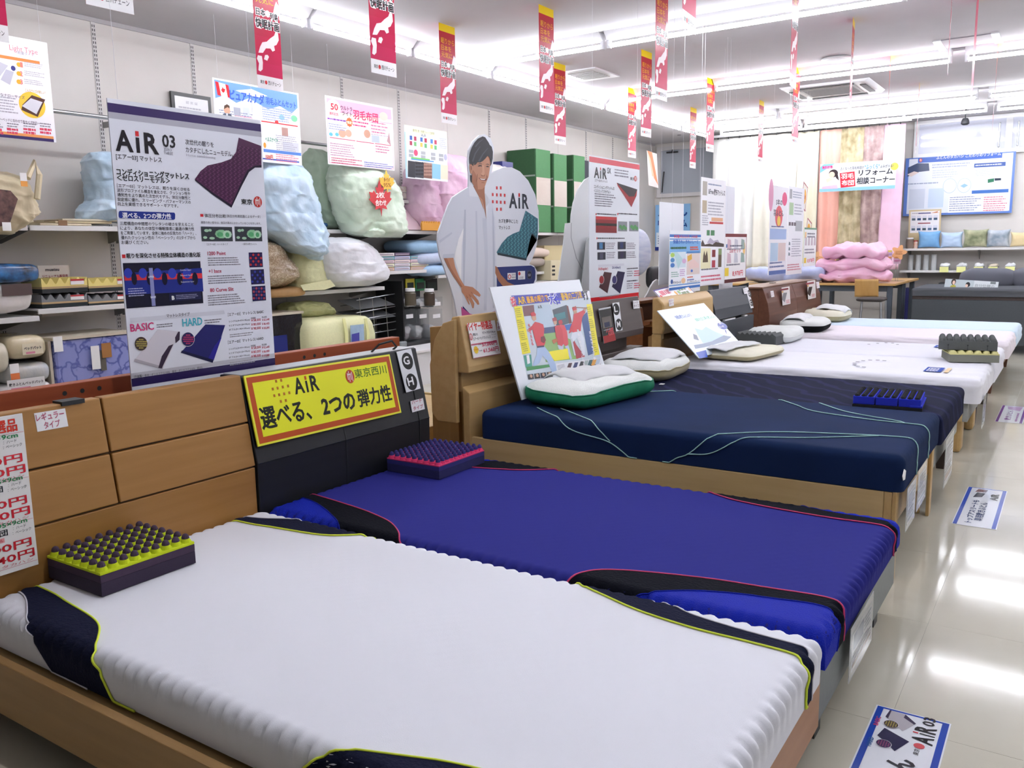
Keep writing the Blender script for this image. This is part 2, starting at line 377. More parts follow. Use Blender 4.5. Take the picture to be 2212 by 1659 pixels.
# ---------------------------------------------------------------- hanging flags
FW, FL = .2, .728
def flag_board():
    b = Board((0, 0, 0), (0, 1, 0), (0, 0, 1), FW, FL, sheet=.0006)
    b.part('yellow_band').rectuv(0, FL - .055, FW, FL, '#f2d20a')
    b.part('red_field')
    n = 8
    for i in range(n):
        t = i / n; c0 = (190 - 5 * t + 40 * max(0, t - .4), 25 + 12 * t, 45 + 50 * t)
        b.rectuv(0, .075 + (FL - .13) * (1 - (i + 1) / n), FW, .075 + (FL - .13) * (1 - i / n), c0)
    b.part('white_band').rectuv(0, 0, FW, .075, '#fbfbfd')
    b.part('map')
    W = '#fbf3f5'
    for P in ([(.02, .2), (.055, .205), (.08, .235), (.115, .24), (.13, .225), (.15, .235), (.145, .26), (.165, .27), (.185, .3), (.182, .34), (.165, .35), (.15, .32), (.12, .3), (.09, .275), (.055, .265), (.035, .235)],
              [(.06, .17), (.085, .165), (.1, .19), (.09, .2), (.07, .195)], [(.012, .1), (.028, .095), (.045, .11), (.05, .15), (.045, .185), (.015, .185), (.006, .165), (.02, .14)],
              [(.15, .43), (.165, .42), (.185, .43), (.2, .45), (.2, .5), (.18, .52), (.165, .49), (.155, .46)], [(.165, .36), (.185, .36), (.19, .4), (.17, .415), (.158, .39)]):
        b.polyuv(P, W, 2)
    b.part('lettering')
    for i, t in enumerate(('眠りから', '日本を', '元気に')): b.textuv(t, .022, .585 - i * .05, (.165, .125, .135)[i], .042, '#f6b21c', .012, 3)
    for t, x, y, w_, h_ in (('日本', .02, .415, .07, .04), ('列島', .125, .407, .06, .04), ('快眠計画', .012, .345, .18, .055)):
        b.textuv(t, x - .004, y - .004, w_ + .008, h_ + .008, '#ffffff', .09, 3); b.textuv(t, x, y, w_, h_, '#17181c', .022, 4)
    b.elluv(.108, .435, .018, .02, '#f4f2f2', 3)
    b.textuv('東京', .022, .028, .03, .02, '#3b3b40', .01, 3); b.elluv(.066, .038, .0095, .0115, '#d8383c', 3); b.textuv('西川チェーン', .082, .026, .1, .024, '#55565c', .01, 3)
    return b
fb = flag_board()
_unused = lambda u, v: .012 * math.sin(v * 9) * (1 - v / FL) + .006 * math.sin(u * 16)
flag0 = fb.build('hanging_flag', 'x', 'flag', col='#d8446a', group='red and yellow sale flags hanging from the ceiling', rough=.35)
for c in list(flag0.children):
    # the print curves with the sheet
    pass
FLAGS = [(-1.76, 1.96, 'only its red foot and white tip showing at the top left corner'), (-.89, 2.02, 'only its white foot showing above the tall mattress poster'),
         (-1.72, 3.56, 'overlapping the blue sky poster'), (-.9, 3.65, 'hanging above the pink quilt poster'), (-1.745, 5.35, 'whole with yellow top, above the pillow chart poster'),
         (-.885, 5.39, 'whole with yellow top, left of the ceiling vent'), (-1.755, 7.07, 'overlapping the flag left of the ceiling vent'), (0, 5.4, 'cut by the top edge, right of the ceiling vent'),
         (-.89, 7.1, 'hanging above the red striped mattress poster, upper of two'), (-1.757, 8.64, 'curled flag right above the red striped mattress poster'), (.86, 3.76, 'broad one cut at the top edge with the whole foot band showing'),
         (-.88, 8.66, 'above the left end of the white curtains'), (-1.72, 10.32, 'small far one left of the white curtains'), (-.87, 10.34, 'small far one in front of the white curtains'),
         (.85, 5.5, 'narrow tall one cut at the top edge above the air conditioner'), (-.004, 8.64, 'half hidden behind the tall narrow one'), (.85, 7.12, 'narrow one right of the round ceiling speaker'),
         (.85, 8.68, 'narrow one right of the air conditioner'), (.85, 10.36, 'thin far one in front of the shiny window'), (1.71, 5.6, 'seen edge on beside the ceiling hatch'),
         (1.7, 7.05, 'pale sliver seen edge on right of the ceiling hatch'), (1.7, 8.74, 'faint sliver seen edge on at the far right')]
for i, (x, y, wh) in enumerate(FLAGS):
    o = flag0 if i == 0 else copy_tree(flag0)
    o.location = (x, y, CH - FL - .001)
    o.rotation_euler.z = R.uniform(-.05, .05) + (.12 if x > .5 else 0)
    o['label'] = 'red sale flag, ' + wh
# ---------------------------------------------------------------- mattresses
class Mattress:
    def __init__(s, x0, x1, y0, y1, zb, zt, r=.035, amp=0, sp=.043, wr=0, seed=1, top=0.0):
        s.x0, s.x1, s.y0, s.y1, s.zb, s.zt, s.r, s.amp, s.sp, s.wr, s.seed, s.top = x0, x1, y0, y1, zb, zt, r, amp, sp, wr, seed, top
    def disp(s, p, n):
        """puckered edge of the moulded foam under the cover, cloth wrinkles"""
        p = Vector(p); d = 0
        if s.amp:
            up = max(0, 1 - abs(s.zt - s.r * .45 - p.z) / .036)
            wy = max(0, 1 - min(p.y - s.y0, s.y1 - p.y) / .04) * up; wx = max(0, 1 - min(p.x - s.x0, s.x1 - p.x) / .04) * up
            d += s.amp * (wy * (abs(math.sin(math.pi * p.x / s.sp)) - .65) + wx * (1 - wy) * (abs(math.sin(math.pi * p.y / s.sp)) - .65))
            d += s.amp * .008 * math.sin(p.x * 2 * math.pi / s.sp) * math.sin(p.y * 2 * math.pi / s.sp)
        if s.wr:
            side = min(1, max(0, (s.zt - p.z) / .04))
            d += s.wr * (.25 + side) * (nz((p.x * 1.2 + p.z * 5, p.y * 4, p.z * 14), 2.2, s.seed) + .5 * nz((p.x * 2.4 - p.z * 4, p.y * 6, p.z * 20), 4.5, s.seed + 2))
        if s.top: d += s.top * nz(p, 3.0, s.seed + 5) * (1 if n.z > .9 else 0)
        return p + n * d
    def body(s, name, m, parent=None, res=.022, **kw):
        def axis(a, b, r):
            n = max(2, int((b - a) / res)); L = [a, a + r * .2, a + r * .45, a + r * .7]
            L += [a + r + (b - a - 2 * r) * i / n for i in range(n + 1)]; return L + [b - r * .7, b - r * .45, b - r * .2, b]
        xs, ys = axis(s.x0, s.x1, s.r), axis(s.y0, s.y1, s.r)
        zs = [s.zb, s.zb + (s.zt - s.r - s.zb) * .35, s.zb + (s.zt - s.r - s.zb) * .7, s.zt - s.r, s.zt - s.r * .75, s.zt - s.r * .5, s.zt - s.r * .25, s.zt]
        idx = {}; V = []; F = []
        def vert(i, j, k):
            q = (i, j, k)
            if q not in idx:
                p = Vector((xs[i], ys[j], zs[k])); c = Vector((min(max(p.x, s.x0 + s.r), s.x1 - s.r), min(max(p.y, s.y0 + s.r), s.y1 - s.r), min(p.z, s.zt - s.r)))
                d = p - c; n = d.normalized() if d.length > 1e-9 else Vector((0, 0, 1)); p = c + n * s.r if d.length > 1e-9 else p
                idx[q] = len(V); V.append(s.disp(p, n) if k > 0 else p)
            return idx[q]
        nx, ny, nk = len(xs) - 1, len(ys) - 1, len(zs) - 1
        for i in range(nx):
            for j in range(ny): F.append((vert(i, j, nk), vert(i + 1, j, nk), vert(i + 1, j + 1, nk), vert(i, j + 1, nk)))
        for k in range(nk):
            for i in range(nx):
                F.append((vert(i, 0, k), vert(i + 1, 0, k), vert(i + 1, 0, k + 1), vert(i, 0, k + 1))); F.append((vert(i + 1, ny, k), vert(i, ny, k), vert(i, ny, k + 1), vert(i + 1, ny, k + 1)))
            for j in range(ny):
                F.append((vert(0, j + 1, k), vert(0, j, k), vert(0, j, k + 1), vert(0, j + 1, k + 1))); F.append((vert(nx, j, k), vert(nx, j + 1, k), vert(nx, j + 1, k + 1), vert(nx, j, k + 1)))
        F.append([vert(0, 0, 0), vert(0, ny, 0), vert(nx, ny, 0), vert(nx, 0, 0)])
        return MB().add(V, F).build(name, m, parent, smooth='all', **kw)
    def wrap(s, t, lo, hi):
        q = s.r * math.pi / 2
        for sg, e in ((-1, lo), (1, hi)):
            d = (t - (e - sg * s.r)) * sg
            if d > 0:
                if d < q: a = d / s.r; return e - sg * s.r + sg * s.r * math.sin(a), s.r * (1 - math.cos(a)), sg * math.sin(a)
                return e, min(s.zt - s.zb - .002, s.r + d - q), sg
        return t, 0, 0
    def surf(s, a, b, off):
        x, dx, nx = s.wrap(a, s.x0, s.x1); y, dy, ny = s.wrap(b, s.y0, s.y1)
        n = Vector((nx, ny, math.sqrt(max(0, 1 - min(1, nx * nx + ny * ny))))).normalized()
        return s.disp((x, y, s.zt - min(s.zt - s.zb - .002, dx + dy)), n) + n * off
    def eb(s, e, side): return s.y0 + e if side == 0 else s.y1 - e
    def curve(s, pts, side, n=90):
        """smooth curve through (x, inset from the long edge); negative inset runs down the side"""
        P = [Vector((x, e)) for x, e in pts]; P = [P[0] * 2 - P[1]] + P + [P[-1] * 2 - P[-2]]; out = []
        m_ = len(P) - 3
        for i in range(n + 1):
            t = i / n * m_; j = min(int(t), m_ - 1); f = t - j; a, b, c, d = P[j:j + 4]
            q = .5 * ((2 * b) + (c - a) * f + (2 * a - 5 * b + 4 * c - d) * f * f + (3 * b - a - 3 * c + d) * f ** 3)
            out.append((q.x, s.eb(q.y, side)))
        return out
    def strip(s, name, c1, c2, m, parent, off=.003, nv=14):
        n = len(c1); mb = MB()
        V = [s.surf(c1[i][0] + (c2[i][0] - c1[i][0]) * j / nv, c1[i][1] + (c2[i][1] - c1[i][1]) * j / nv, off) for i in range(n) for j in range(nv + 1)]
        mb.add(V, [(i * (nv + 1) + j, i * (nv + 1) + j + 1, (i + 1) * (nv + 1) + j + 1, (i + 1) * (nv + 1) + j) for i in range(n - 1) for j in range(nv)])
        return mb.build(name, m, parent, smooth='all')
    def piping(s, c, m, parent, r=.0028, name='piping'):
        return MB().tube([s.surf(a, b, .003) for a, b in c], r, 6).build(name, m, parent, smooth='all')
def cloth(name, col, **k):
    k.setdefault('rough', .85); k.setdefault('bump', .12); k.setdefault('bscale', 600); k.setdefault('sheen', .15 if sum(lin(col)[:3]) > .6 else 0); k.setdefault('spec', .3 if sum(lin(col)[:3]) > .6 else .08); return mat(name, col, **k)
DOWN = .36   # enough to reach the bottom edge
# first bed: white mattress, navy side panels, yellow piping
mA = Mattress(-.02, 1.972, 1.02, 1.992, .232, .337, .035, .022, .043, .0012, 1, .0015)
tA = mA.body('mattress', cloth('cover_white', '#e3e4ec'), res=.0086, label='white mattress with navy wave panels and yellow piping, nearest the camera', cat='mattress')
M_nav = cloth('panel_navy', '#1d2036', bump=.4, bscale=120); M_yel = mat('piping_yellow', '#dcec3c', .6)
hY = [(-.02, .145), (.1, .14), (.19, .128), (.38, .1), (.48, .045), (.55, -.02), (.61, -.09), (.69, -.16)]
hW = [(-.02, .1), (.06, .085), (.14, .05), (.24, -.005), (.29, -.05), (.36, -.1), (.43, -.135), (.5, -.16)]
fY = [(1.1, -.16), (1.18, -.1), (1.25, -.03), (1.32, .02), (1.42, .06), (1.54, .1), (1.69, .122), (1.82, .124), (1.93, .13), (1.985, .158), (2.06, .165), (2.13, .155)]
fW = [(1.3, -.16), (1.38, -.1), (1.45, -.03), (1.52, .0), (1.6, .025), (1.66, .05), (1.77, .068), (1.87, .076), (1.94, .082), (1.985, .108), (2.06, .12), (2.13, .12)]
for sd in (0, 1):
    for a, b in ((hY, hW), (fY, fW)):
        ca, cb = mA.curve(a, sd), mA.curve(b, sd)
        mA.strip('side_panel', ca, cb, M_nav, tA); mA.piping(ca, M_yel, tA); mA.piping(cb, mat('seam_white', '#d8d6df', .8), tA, .0022, 'seam')
# second bed: indigo mattress
mB = Mattress(-.01, 1.972, 2.0, 3.03, .246, .337, .035, .022, .043, .0012, 2, .0015)
tB = mB.body('mattress', cloth('cover_indigo', '#2f3184'), res=.0086, label='indigo blue mattress with black panels and pink piping, beside the white one', cat='mattress')
M_blk = cloth('panel_black', '#10121c', bump=.4, bscale=120); M_pnk = mat('piping_pink', '#d2366e', .6); M_roy = cloth('side_royal', '#1c2cae', rough=.6, bump=.5, bscale=330)
hP = [(-.03, .222), (.13, .2), (.31, .17), (.42, .14), (.51, .105), (.6, .04), (.66, -.03), (.72, -.12), (.76, -.16)]
hB = [(-.03, .172), (.08, .15), (.17, .115), (.24, .08), (.31, .04), (.37, 0), (.42, -.05), (.47, -.11), (.5, -.16)]
fP = [(1.14, -.16), (1.2, -.1), (1.26, -.01), (1.315, .085), (1.44, .145), (1.62, .19), (1.77, .208), (1.91, .224), (1.985, .2), (2.06, .19), (2.12, .19)]
fB = [(1.32, -.16), (1.38, -.1), (1.45, -.02), (1.52, .03), (1.6, .085), (1.7, .125), (1.8, .146), (1.91, .165), (1.985, .14), (2.06, .12), (2.12, .12)]
fP2 = [(1.14, -.16), (1.2, -.08), (1.28, .0), (1.36, .05), (1.45, .08), (1.61, .103), (1.77, .115), (1.9, .108), (1.985, .12), (2.06, .125), (2.12, .125)]
fB2 = [(1.36, -.16), (1.44, -.1), (1.52, -.04), (1.58, -.01), (1.64, .015), (1.7, .035), (1.78, .05), (1.9, .052), (1.985, .068), (2.06, .075), (2.12, .075)]
edge = lambda c, sd: [(a, mB.eb(-.16, sd)) for a, b in c]
for sd, prs in ((0, ((hP, hB), (fP, fB))), (1, ((hP, hB), (fP2, fB2)))):
    for a, b in prs:
        ca, cb = mB.curve(a, sd), mB.curve(b, sd)
        mB.strip('side_panel', cb, edge(cb, sd), M_roy, tB, .0022, 18)
        mB.strip('wave_panel', ca, cb, M_blk, tB, .0034); mB.piping(ca, M_pnk, tB); mB.piping(cb, M_roy, tB, .002, 'seam')
# third bed: thick navy mattress with thin green lines
mC = Mattress(.03, 1.935, 3.3, 4.28, .352, .49, .035, .004, .05, .002, 3, .0015)
tC = mC.body('mattress', cloth('cover_navy', '#1b2d55', col2='#182848', scale=2), label='thick navy mattress with thin pale green curved lines on oak frame', cat='mattress')
M_grn = mat('line_green', '#a4d0cc', .7)
LC = [([(.25, .18), (.35, .1), (.45, .03), (.55, -.03), (.72, -.06), (.8, -.1), (.87, -.15)], 0), ([(.36, .22), (.5, .12), (.6, .05), (.68, -.01), (.74, -.06)], 0),
      ([(.99, -.15), (1.05, -.1), (1.11, -.07), (1.22, .03), (1.44, .2), (1.7, .29), (1.79, .315), (1.88, .33), (1.94, .31), (2.0, .3), (2.07, .3)], 0), ([(1.1, -.075), (1.2, -.06), (1.3, .0), (1.38, .05), (1.55, .14), (1.79, .31)], 0),
      ([(.45, .19), (.56, .1), (.65, .01)], 1), ([(1.2, .02), (1.32, .14), (1.44, .26), (1.7, .345), (1.87, .362), (1.94, .372), (2.0, .37), (2.07, .37)], 1), ([(1.4, .03), (1.54, .18), (1.65, .25), (1.8, .32), (1.84, .36)], 1)]
for pts, sd in LC: mC.piping(mC.curve(pts, sd, 40), M_grn, tC, .0025, 'stitched_line')
# fourth bed: dark quilted mattress
def quilt(name, c1, c2):
    M = cloth(name, c1, bump=.1); nt = M.node_tree; b = nt.nodes['Principled BSDF']; tc = nt.nodes.new('ShaderNodeTexCoord')
    wv = nt.nodes.new('ShaderNodeTexWave'); wv.inputs['Scale'].default_value = 3.5; wv.inputs['Distortion'].default_value = 3.2; wv.inputs['Detail'].default_value = 1; wv.inputs['Detail Scale'].default_value = 1.6; wv.bands_direction = 'DIAGONAL'
    nt.links.new(tc.outputs['Object'], wv.inputs['Vector']); rp = nt.nodes.new('ShaderNodeValToRGB'); rp.color_ramp.elements[0].color = lin(c1); rp.color_ramp.elements[1].color = lin(c2)
    rp.color_ramp.elements[0].position = .78; rp.color_ramp.elements[1].position = .95; nt.links.new(wv.outputs[0], rp.inputs[0]); nt.links.new(rp.outputs[0], b.inputs['Base Color'])
    return M
mD = Mattress(.03, 1.94, 4.31, 5.27, .325, .468, .035, .004, .05, .002, 4, .002)
mD.body('mattress', quilt('cover_quilt', '#151a35', '#22264a'), label='dark navy quilted mattress with faint wavy pattern, beside the green lined one', cat='mattress')
M_sheet = cloth('sheet_white', '#e6e6ee')
mE = Mattress(.02, 1.99, 5.6, 6.56, .315, .46, .045, 0, 1, .012, 5, .004)
tE = mE.body('mattress', M_sheet, label='white sheeted mattress with loose creased side, printed logo near its foot', cat='mattress')
mF = Mattress(.02, 1.99, 6.6, 7.56, .3, .455, .05, 0, 1, .012, 6, .004)
tF = mF.body('mattress', cloth('sheet_white_b', '#e2e2ec'), label='white sheeted mattress, second of the white ones from the camera', cat='mattress')
mG = Mattress(.02, 1.99, 8.02, 8.97, .3, .452, .055, 0, 1, .012, 7, .003)
mG.body('mattress', cloth('sheet_pinkish', '#eae2ea'), label='pinkish white sheeted mattress between the white and pale blue ones', cat='mattress')
mH = Mattress(.02, 1.99, 9.0, 9.96, .3, .452, .055, 0, 1, .012, 8, .003)
mH.body('mattress', cloth('sheet_blue', '#cfe2f2'), label='pale blue sheeted mattress, last of the row before the desk', cat='mattress')
# printed marks on the white sheets
def sheet_print(mt, par, rects, texts):
    mb = MB()
    for x0, y0, x1, y1, c in rects: mb.add([(x0, y0, mt.zt + .006), (x1, y0, mt.zt + .006), (x1, y1, mt.zt + .006), (x0, y1, mt.zt + .006)], [(0, 1, 2, 3)], lin(c))
    for t, x, y, w_, h_, c in texts:
        V, F = glyphs(t, .02); mb.add([(x + vy * h_ * -1 + h_, y + vx * w_, mt.zt + .0066) for vx, vy in V], F, lin(c))
    mb.build('sheet_print', print_mat('printed_cloth', .8), par, fixn=False, kind='stuff')
rr = [(1.3 + .11 * math.cos(a), 6.02 + .2 * math.sin(a), 1.3 + .11 * math.cos(a) + .025, 6.02 + .2 * math.sin(a) + .025, '#5a5b66') for a in [1.2 + .42 * i for i in range(9)]]
p1, p2 = pt(2010, 800, Z=mE.zt), pt(2050, 785, Z=mE.zt)
rr += [(p1.x - .03, p1.y - .1, p1.x + .07, p1.y + .12, '#2f4fae'), (p1.x + .085, p1.y - .1, p1.x + .11, p1.y + .12, '#e8cfa8')]
sheet_print(mE, tE, rr, [('昭和西川', p1.x - .02, p1.y - .08, .18, .07, '#f2f2fa')])
p1 = pt(2025, 750, Z=mF.zt)
sheet_print(mF, tF, [(p1.x - .02, p1.y - .06, p1.x + .05, p1.y + .1, '#3a58b4')] + [(p1.x - .3 - .05 * i, p1.y + .1 * math.sin(i), p1.x - .28 - .05 * i, p1.y + .1 * math.sin(i) + .03, '#6a6b74') for i in range(5)], [('西川', p1.x, p1.y - .04, .12, .05, '#f2f2fa')])
# ---------------------------------------------------------------- bed frames and headboards
def wood(name, c1, c2, axis='Y', rough=.45):
    st = {'Y': (14, .9, 14), 'X': (.9, 14, 14), 'Z': (14, 14, .9)}[axis]
    return mat(name, c1, rough, col2=c2, scale=2.2, stretch=st, bump=.03)
W_tea = wood('teak_y', '#ad7d42', '#a07136'); W_teax = wood('teak_x', '#ab8550', '#9c7642', 'X')
W_oak = wood('oak_y', '#c9a872', '#bf9c64'); W_oakx = wood('oak_x', '#cdb07c', '#c3a470', 'X'); W_blk = wood('black_ash', '#16181f', '#101218', rough=.5)
W_red = wood('red_cherry', '#a8502a', '#9a4524'); W_choc = wood('chocolate', '#4a3c38', '#40332f'); W_wal = wood('walnut', '#6d4532', '#5f3a29'); W_walx = wood('walnut_x', '#6d4532', '#5f3a29', 'X'); W_ora = wood('orange_ply', '#b5835a', '#a97850')
M_gry = mat('grey_laminate', '#6e7474', .5, var=.05, scale=60); M_gry2 = mat('pale_grey_laminate', '#9a9c98', .5, var=.04, scale=60)
def frame(root, x0, x1, y0, y1, z0, z1, mside, mfoot, leg=None, foot=None, rail=.025, inset=.01):
    for ya, yb in ((y0, y0 + rail), (y1 - rail, y1)): MB().box(x0, ya, z0, x1 - .0285, yb, z1).build('side_rail', mside, root, bevel=.003)
    MB().box(x1 - .028, y0, foot or z0, x1, y1, z1).build('foot_panel', mfoot, root, bevel=.003)
    MB().box(x0 + .02, y0 + .03, z1 - .05, x1 - .04, y1 - .03, z1 - .012).build('slat_base', W_oakx, root)
    if leg:
        (lw, ml, tap) = leg
        for xx in (x0 + .1, x1 - .03 - lw):
            for yy in (y0 + inset, y1 - inset - lw):
                MB().add([(xx + tap, yy + tap, 0), (xx + lw - tap, yy + tap, 0), (xx + lw - tap, yy + lw - tap, 0), (xx + tap, yy + lw - tap, 0), (xx, yy, z0 + .02), (xx + lw, yy, z0 + .02), (xx + lw, yy + lw, z0 + .02), (xx, yy + lw, z0 + .02)],
                         [(0, 3, 2, 1), (4, 5, 6, 7), (0, 1, 5, 4), (1, 2, 6, 5), (2, 3, 7, 6), (3, 0, 4, 7)]).build('leg', ml, root)
# A
r = empty('bed', (1, 1.5, 0), 'low teak bed with panelled headboard under the white mattress', 'bed')
frame(r, -.025, 1.965, .975, 1.998, .08, .231, W_teax, W_ora, (.06, W_tea, 0), .1, inset=.14)
MB().prism([(-.03, .05), (-.03, .494), (-.12, .494), (-.12, .05)], 'Y', .99, 1.985).build('headboard_base', W_tea, r, bevel=.003)
lean = lambda z: -.026 - (z - .5) * .155
for (ya, yb) in ((.99, 1.452), (1.458, 1.985)):
    for (za, zb) in ((.5, .654), (.66, .828)):
        MB().prism([(lean(za), za), (lean(zb), zb), (-.12, zb), (-.12, za)], 'Y', ya, yb).build('headboard_panel', W_tea, r, bevel=.004)
MB().prism([(lean(.497) - .012, .49), (lean(.825) - .012, .824), (-.125, .824), (-.125, .49)], 'Y', .995, 1.98).build('groove_backing', mat('groove_brown', '#4e3418', .7), r)
MB().box(-.122, 1.33, .822, -.07, 1.4, .835).build('lamp_slot', M_dark, r)
# B
r = empty('bed', (1, 2.5, 0), 'low bed with black slanted headboard and grey base under the indigo mattress', 'bed')
frame(r, -.018, 1.962, 2.005, 3.03, .105, .245, M_gry, M_gry, (.06, M_dark, 0), inset=.1)
MB().prism([(-.028, .1), (-.02, .505), (-.088, .822), (-.2, .822), (-.2, .1)], 'Y', 1.99, 2.98).build('headboard', W_blk, r, bevel=.004)
for yv in (2.44,):
    MB().prism([(-.0265, .12), (-.0185, .505), (-.0865, .8), (-.09, .8), (-.03, .12)], 'Y', yv, yv + .004).build('seam', M_dark, r)
MB().prism([(-.0195, .503), (-.018, .506), (-.03, .51)], 'Y', 1.992, 2.978).build('seam', M_dark, r)
MB().prism([(-.0265, .12), (-.0175, .505), (-.05, .66), (-.053, .66), (-.03, .12)], 'Y', 2.905, 2.909).build('seam', M_dark, r)
MB().prism([(-.19, .823), (-.095, .823), (-.095, .826), (-.19, .826)], 'Y', 2.0, 2.975).build('top_ledge', mat('ledge_grey', '#c3c6c9', .3), r)
MB().tube([(-.14, 2.74, .826), (-.11, 2.76, .86), (-.09, 2.82, .87), (-.1, 2.86, .84), (-.12, 2.86, .826)], .005, 6).build('lamp_cable', M_dark, r, smooth=True)
# C
r = empty('bed', (1, 3.8, 0), 'light oak bed with stepped headboard and open legs under the thick navy mattress', 'bed')
frame(r, -.03, 1.9, 3.3, 4.3, .2, .35, W_oakx, W_oak)
for yy in (3.3, 4.24):
    MB().box(1.9005, yy, 0, 1.915, yy + .062, .352).box(1.84, yy + .026, 0, 1.871, yy + .058, .19).build('leg', W_oak, r, bevel=.003)
for yy in (3.31, 4.22): MB().box(.05, yy, 0, .11, yy + .06, .2).build('leg', W_oak, r)
MB().prism([(-.115, .94), (-.07, .945), (-.02, .7), (-.02, .668), (-.13, .668), (-.13, .9)], 'Y', 3.29, 4.3).build('headboard_top', W_oak, r, bevel=.006)
MB().prism([(-.08, .57), (-.08, .668), (-.2, .668), (-.2, .57)], 'Y', 3.31, 4.28).build('headboard_shelf', W_oak, r)
MB().prism([(-.02, .0), (-.02, .57), (-.06, .6), (-.06, .0)], 'Y', 3.29, 4.3).build('headboard_base', W_oak, r, bevel=.004)
MB().prism([(-.08, .42), (-.2, .42), (-.235, .46), (-.24, .7), (-.205, .83), (-.15, .91), (-.08, .93)], 'Y', 3.262, 3.288).build('headboard_side', W_oak, r, bevel=.004)
# D
r = empty('bed', (1, 4.8, 0), 'bed with chocolate brown headboard and tapered dark legs under the quilted mattress', 'bed')
frame(r, -.03, 1.91, 4.32, 5.27, .2, .322, W_choc, M_gry2, (.07, W_choc, .015), .205)
MB().prism([(-.1, .93), (-.06, .935), (-.015, .72), (-.02, .68), (-.12, .68)], 'Y', 4.32, 5.29).build('headboard_top', W_choc, r, bevel=.004)
MB().prism([(-.1, .6), (-.1, .68), (-.2, .68), (-.2, .6)], 'Y', 4.33, 5.2).build('headboard_shelf', W_choc, r)
MB().prism([(-.02, .05), (-.02, .6), (-.12, .6), (-.12, .05)], 'Y', 4.32, 5.29).build('headboard_base', W_choc, r, bevel=.004)
# E
r = empty('bed', (1, 6.1, 0), 'oak bed with rounded headboard panel under the creased white mattress', 'bed')
frame(r, -.02, 1.93, 5.62, 6.56, .2, .312, W_oakx, M_gry2)
for yy in (5.66, 6.4): MB().box(1.84, yy, 0, 1.9, yy + .13, .31).build('leg', W_oak, r, bevel=.02)
for yy in (5.66, 6.4): MB().box(.08, yy, 0, .14, yy + .13, .2).build('leg', W_oak, r)
MB().prism([(-.11, .9), (-.07, .905), (-.02, .86), (-.01, .68), (-.03, .64), (-.11, .64)], 'Y', 5.63, 6.62).build('headboard_top', W_oak, r, bevel=.012)
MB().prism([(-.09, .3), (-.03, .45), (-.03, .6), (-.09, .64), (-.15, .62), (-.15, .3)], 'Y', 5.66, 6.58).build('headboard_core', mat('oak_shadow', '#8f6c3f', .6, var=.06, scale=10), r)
for yy in (5.635, 6.56): MB().box(-.11, yy, .0, -.04, yy + .05, .64).build('headboard_post', W_oak, r)
# F
r = empty('bed', (1, 7.1, 0), 'bed with two tier charcoal headboard under the second white mattress', 'bed')
frame(r, -.02, 1.93, 6.62, 7.56, .2, .297, M_gry, M_gry, (.06, W_choc, .01))
M_char = wood('charcoal_y', '#3d434a', '#363b42')
MB().prism([(-.12, .9), (-.06, .905), (-.01, .75), (-.0, .665), (-.12, .665)], 'Y', 6.64, 7.58).build('headboard_top', M_char, r, bevel=.004)
MB().prism([(0, .1), (.005, .645), (-.12, .645), (-.12, .1)], 'Y', 6.64, 7.6).build('headboard_base', M_char, r, bevel=.004)
MB().box(-.02, 6.85, .645, .004, 7.1, .655).build('charging_slot', M_white, r)
MB().box(-.03, 7.35, .646, .004, 7.42, .656).build('charging_slot', M_white, r)
MB().prism([(-.14, .6), (-.05, .9), (-.05, .93), (-.16, .9)], 'Y', 7.58, 7.6).build('headboard_side', M_dark, r)
# G + H : one walnut double headboard
r = empty('double_bed', (1, 9, 0), 'wide walnut bed with curved double headboard under the last two mattresses', 'bed')
frame(r, -.02, 1.93, 8.03, 9.96, .2, .297, W_walx, W_wal, (.09, W_wal, .02))
for ya, yb in ((8.02, 8.985), (8.991, 9.97)):
    MB().prism([(-.03, .05), (.02, .45), (.02, .6), (0, .72), (-.05, .855), (-.09, .855), (-.09, .05)], 'Y', ya, yb).build('headboard_panel', W_wal, r, bevel=.004)
MB().prism([(-.05, .855), (-.045, .87), (-.32, .87), (-.32, .855)], 'Y', 8.0, 9.98).build('headboard_ledge', mat('walnut_light', '#85604c', .35), r)
MB().prism([(-.09, .05), (-.09, .855), (-.3, .855), (-.3, .05)], 'Y', 8.02, 8.04).build('headboard_side', W_wal, r)
MB().prism([(-.28, .05), (-.28, .855), (-.3, .855), (-.3, .05)], 'Y', 8.04, 9.97).build('headboard_back', W_wal, r)
MB().box(-.24, 8.85, .8705, -.2, 8.95, .876).build('ledge_socket', M_dark, r)
# beds of the row behind, seen over the headboards
r = empty('bed', (-1.4, 2.3, 0), 'glossy red cherry headboard with round vent holes, behind the teak headboard', 'bed')
MB().box(-.395, 1.0, 0, -.345, 3.165, .845).build('headboard', W_red, r, bevel=.003)
hole = MB()
for cy in (1.49, 2.54):
    for i in range(3):
        for j in range(2): hole.add([(-.3446, cy + i * .06 + .008 * math.cos(a), .815 - j * .05 + .008 * math.sin(a)) for a in [k * math.pi / 5 for k in range(10)]], [list(range(10))])
hole.build('vent_holes', M_dark, r)
frame(r, -2.38, -.4, 1.02, 2.05, .1, .28, W_red, W_red, (.06, W_red, 0))
r = empty('bed', (-1.4, 4, 0), 'pale plywood headboard edge standing between black and oak headboards', 'bed')
MB().prism([(-.425, 0), (-.425, .862), (-.255, .875), (-.245, 0)], 'Y', 3.5, 3.535).build('headboard_side', wood('ply_z', '#a9824c', '#9c7540', 'Z'), r, bevel=.003)
MB().box(-.42, 3.536, 0, -.38, 4.6, .86).build('headboard', W_oak, r)
frame(r, -2.4, -.57, 3.52, 4.58, .1, .28, W_oakx, W_oak, (.06, W_oak, 0))
r = empty('bed', (-1.4, 6.3, 0), 'reddish brown headboard with sloping open shelf, left of the rounded oak one', 'bed')
M_cinn = wood('cinnamon', '#7d4a26', '#70401f')
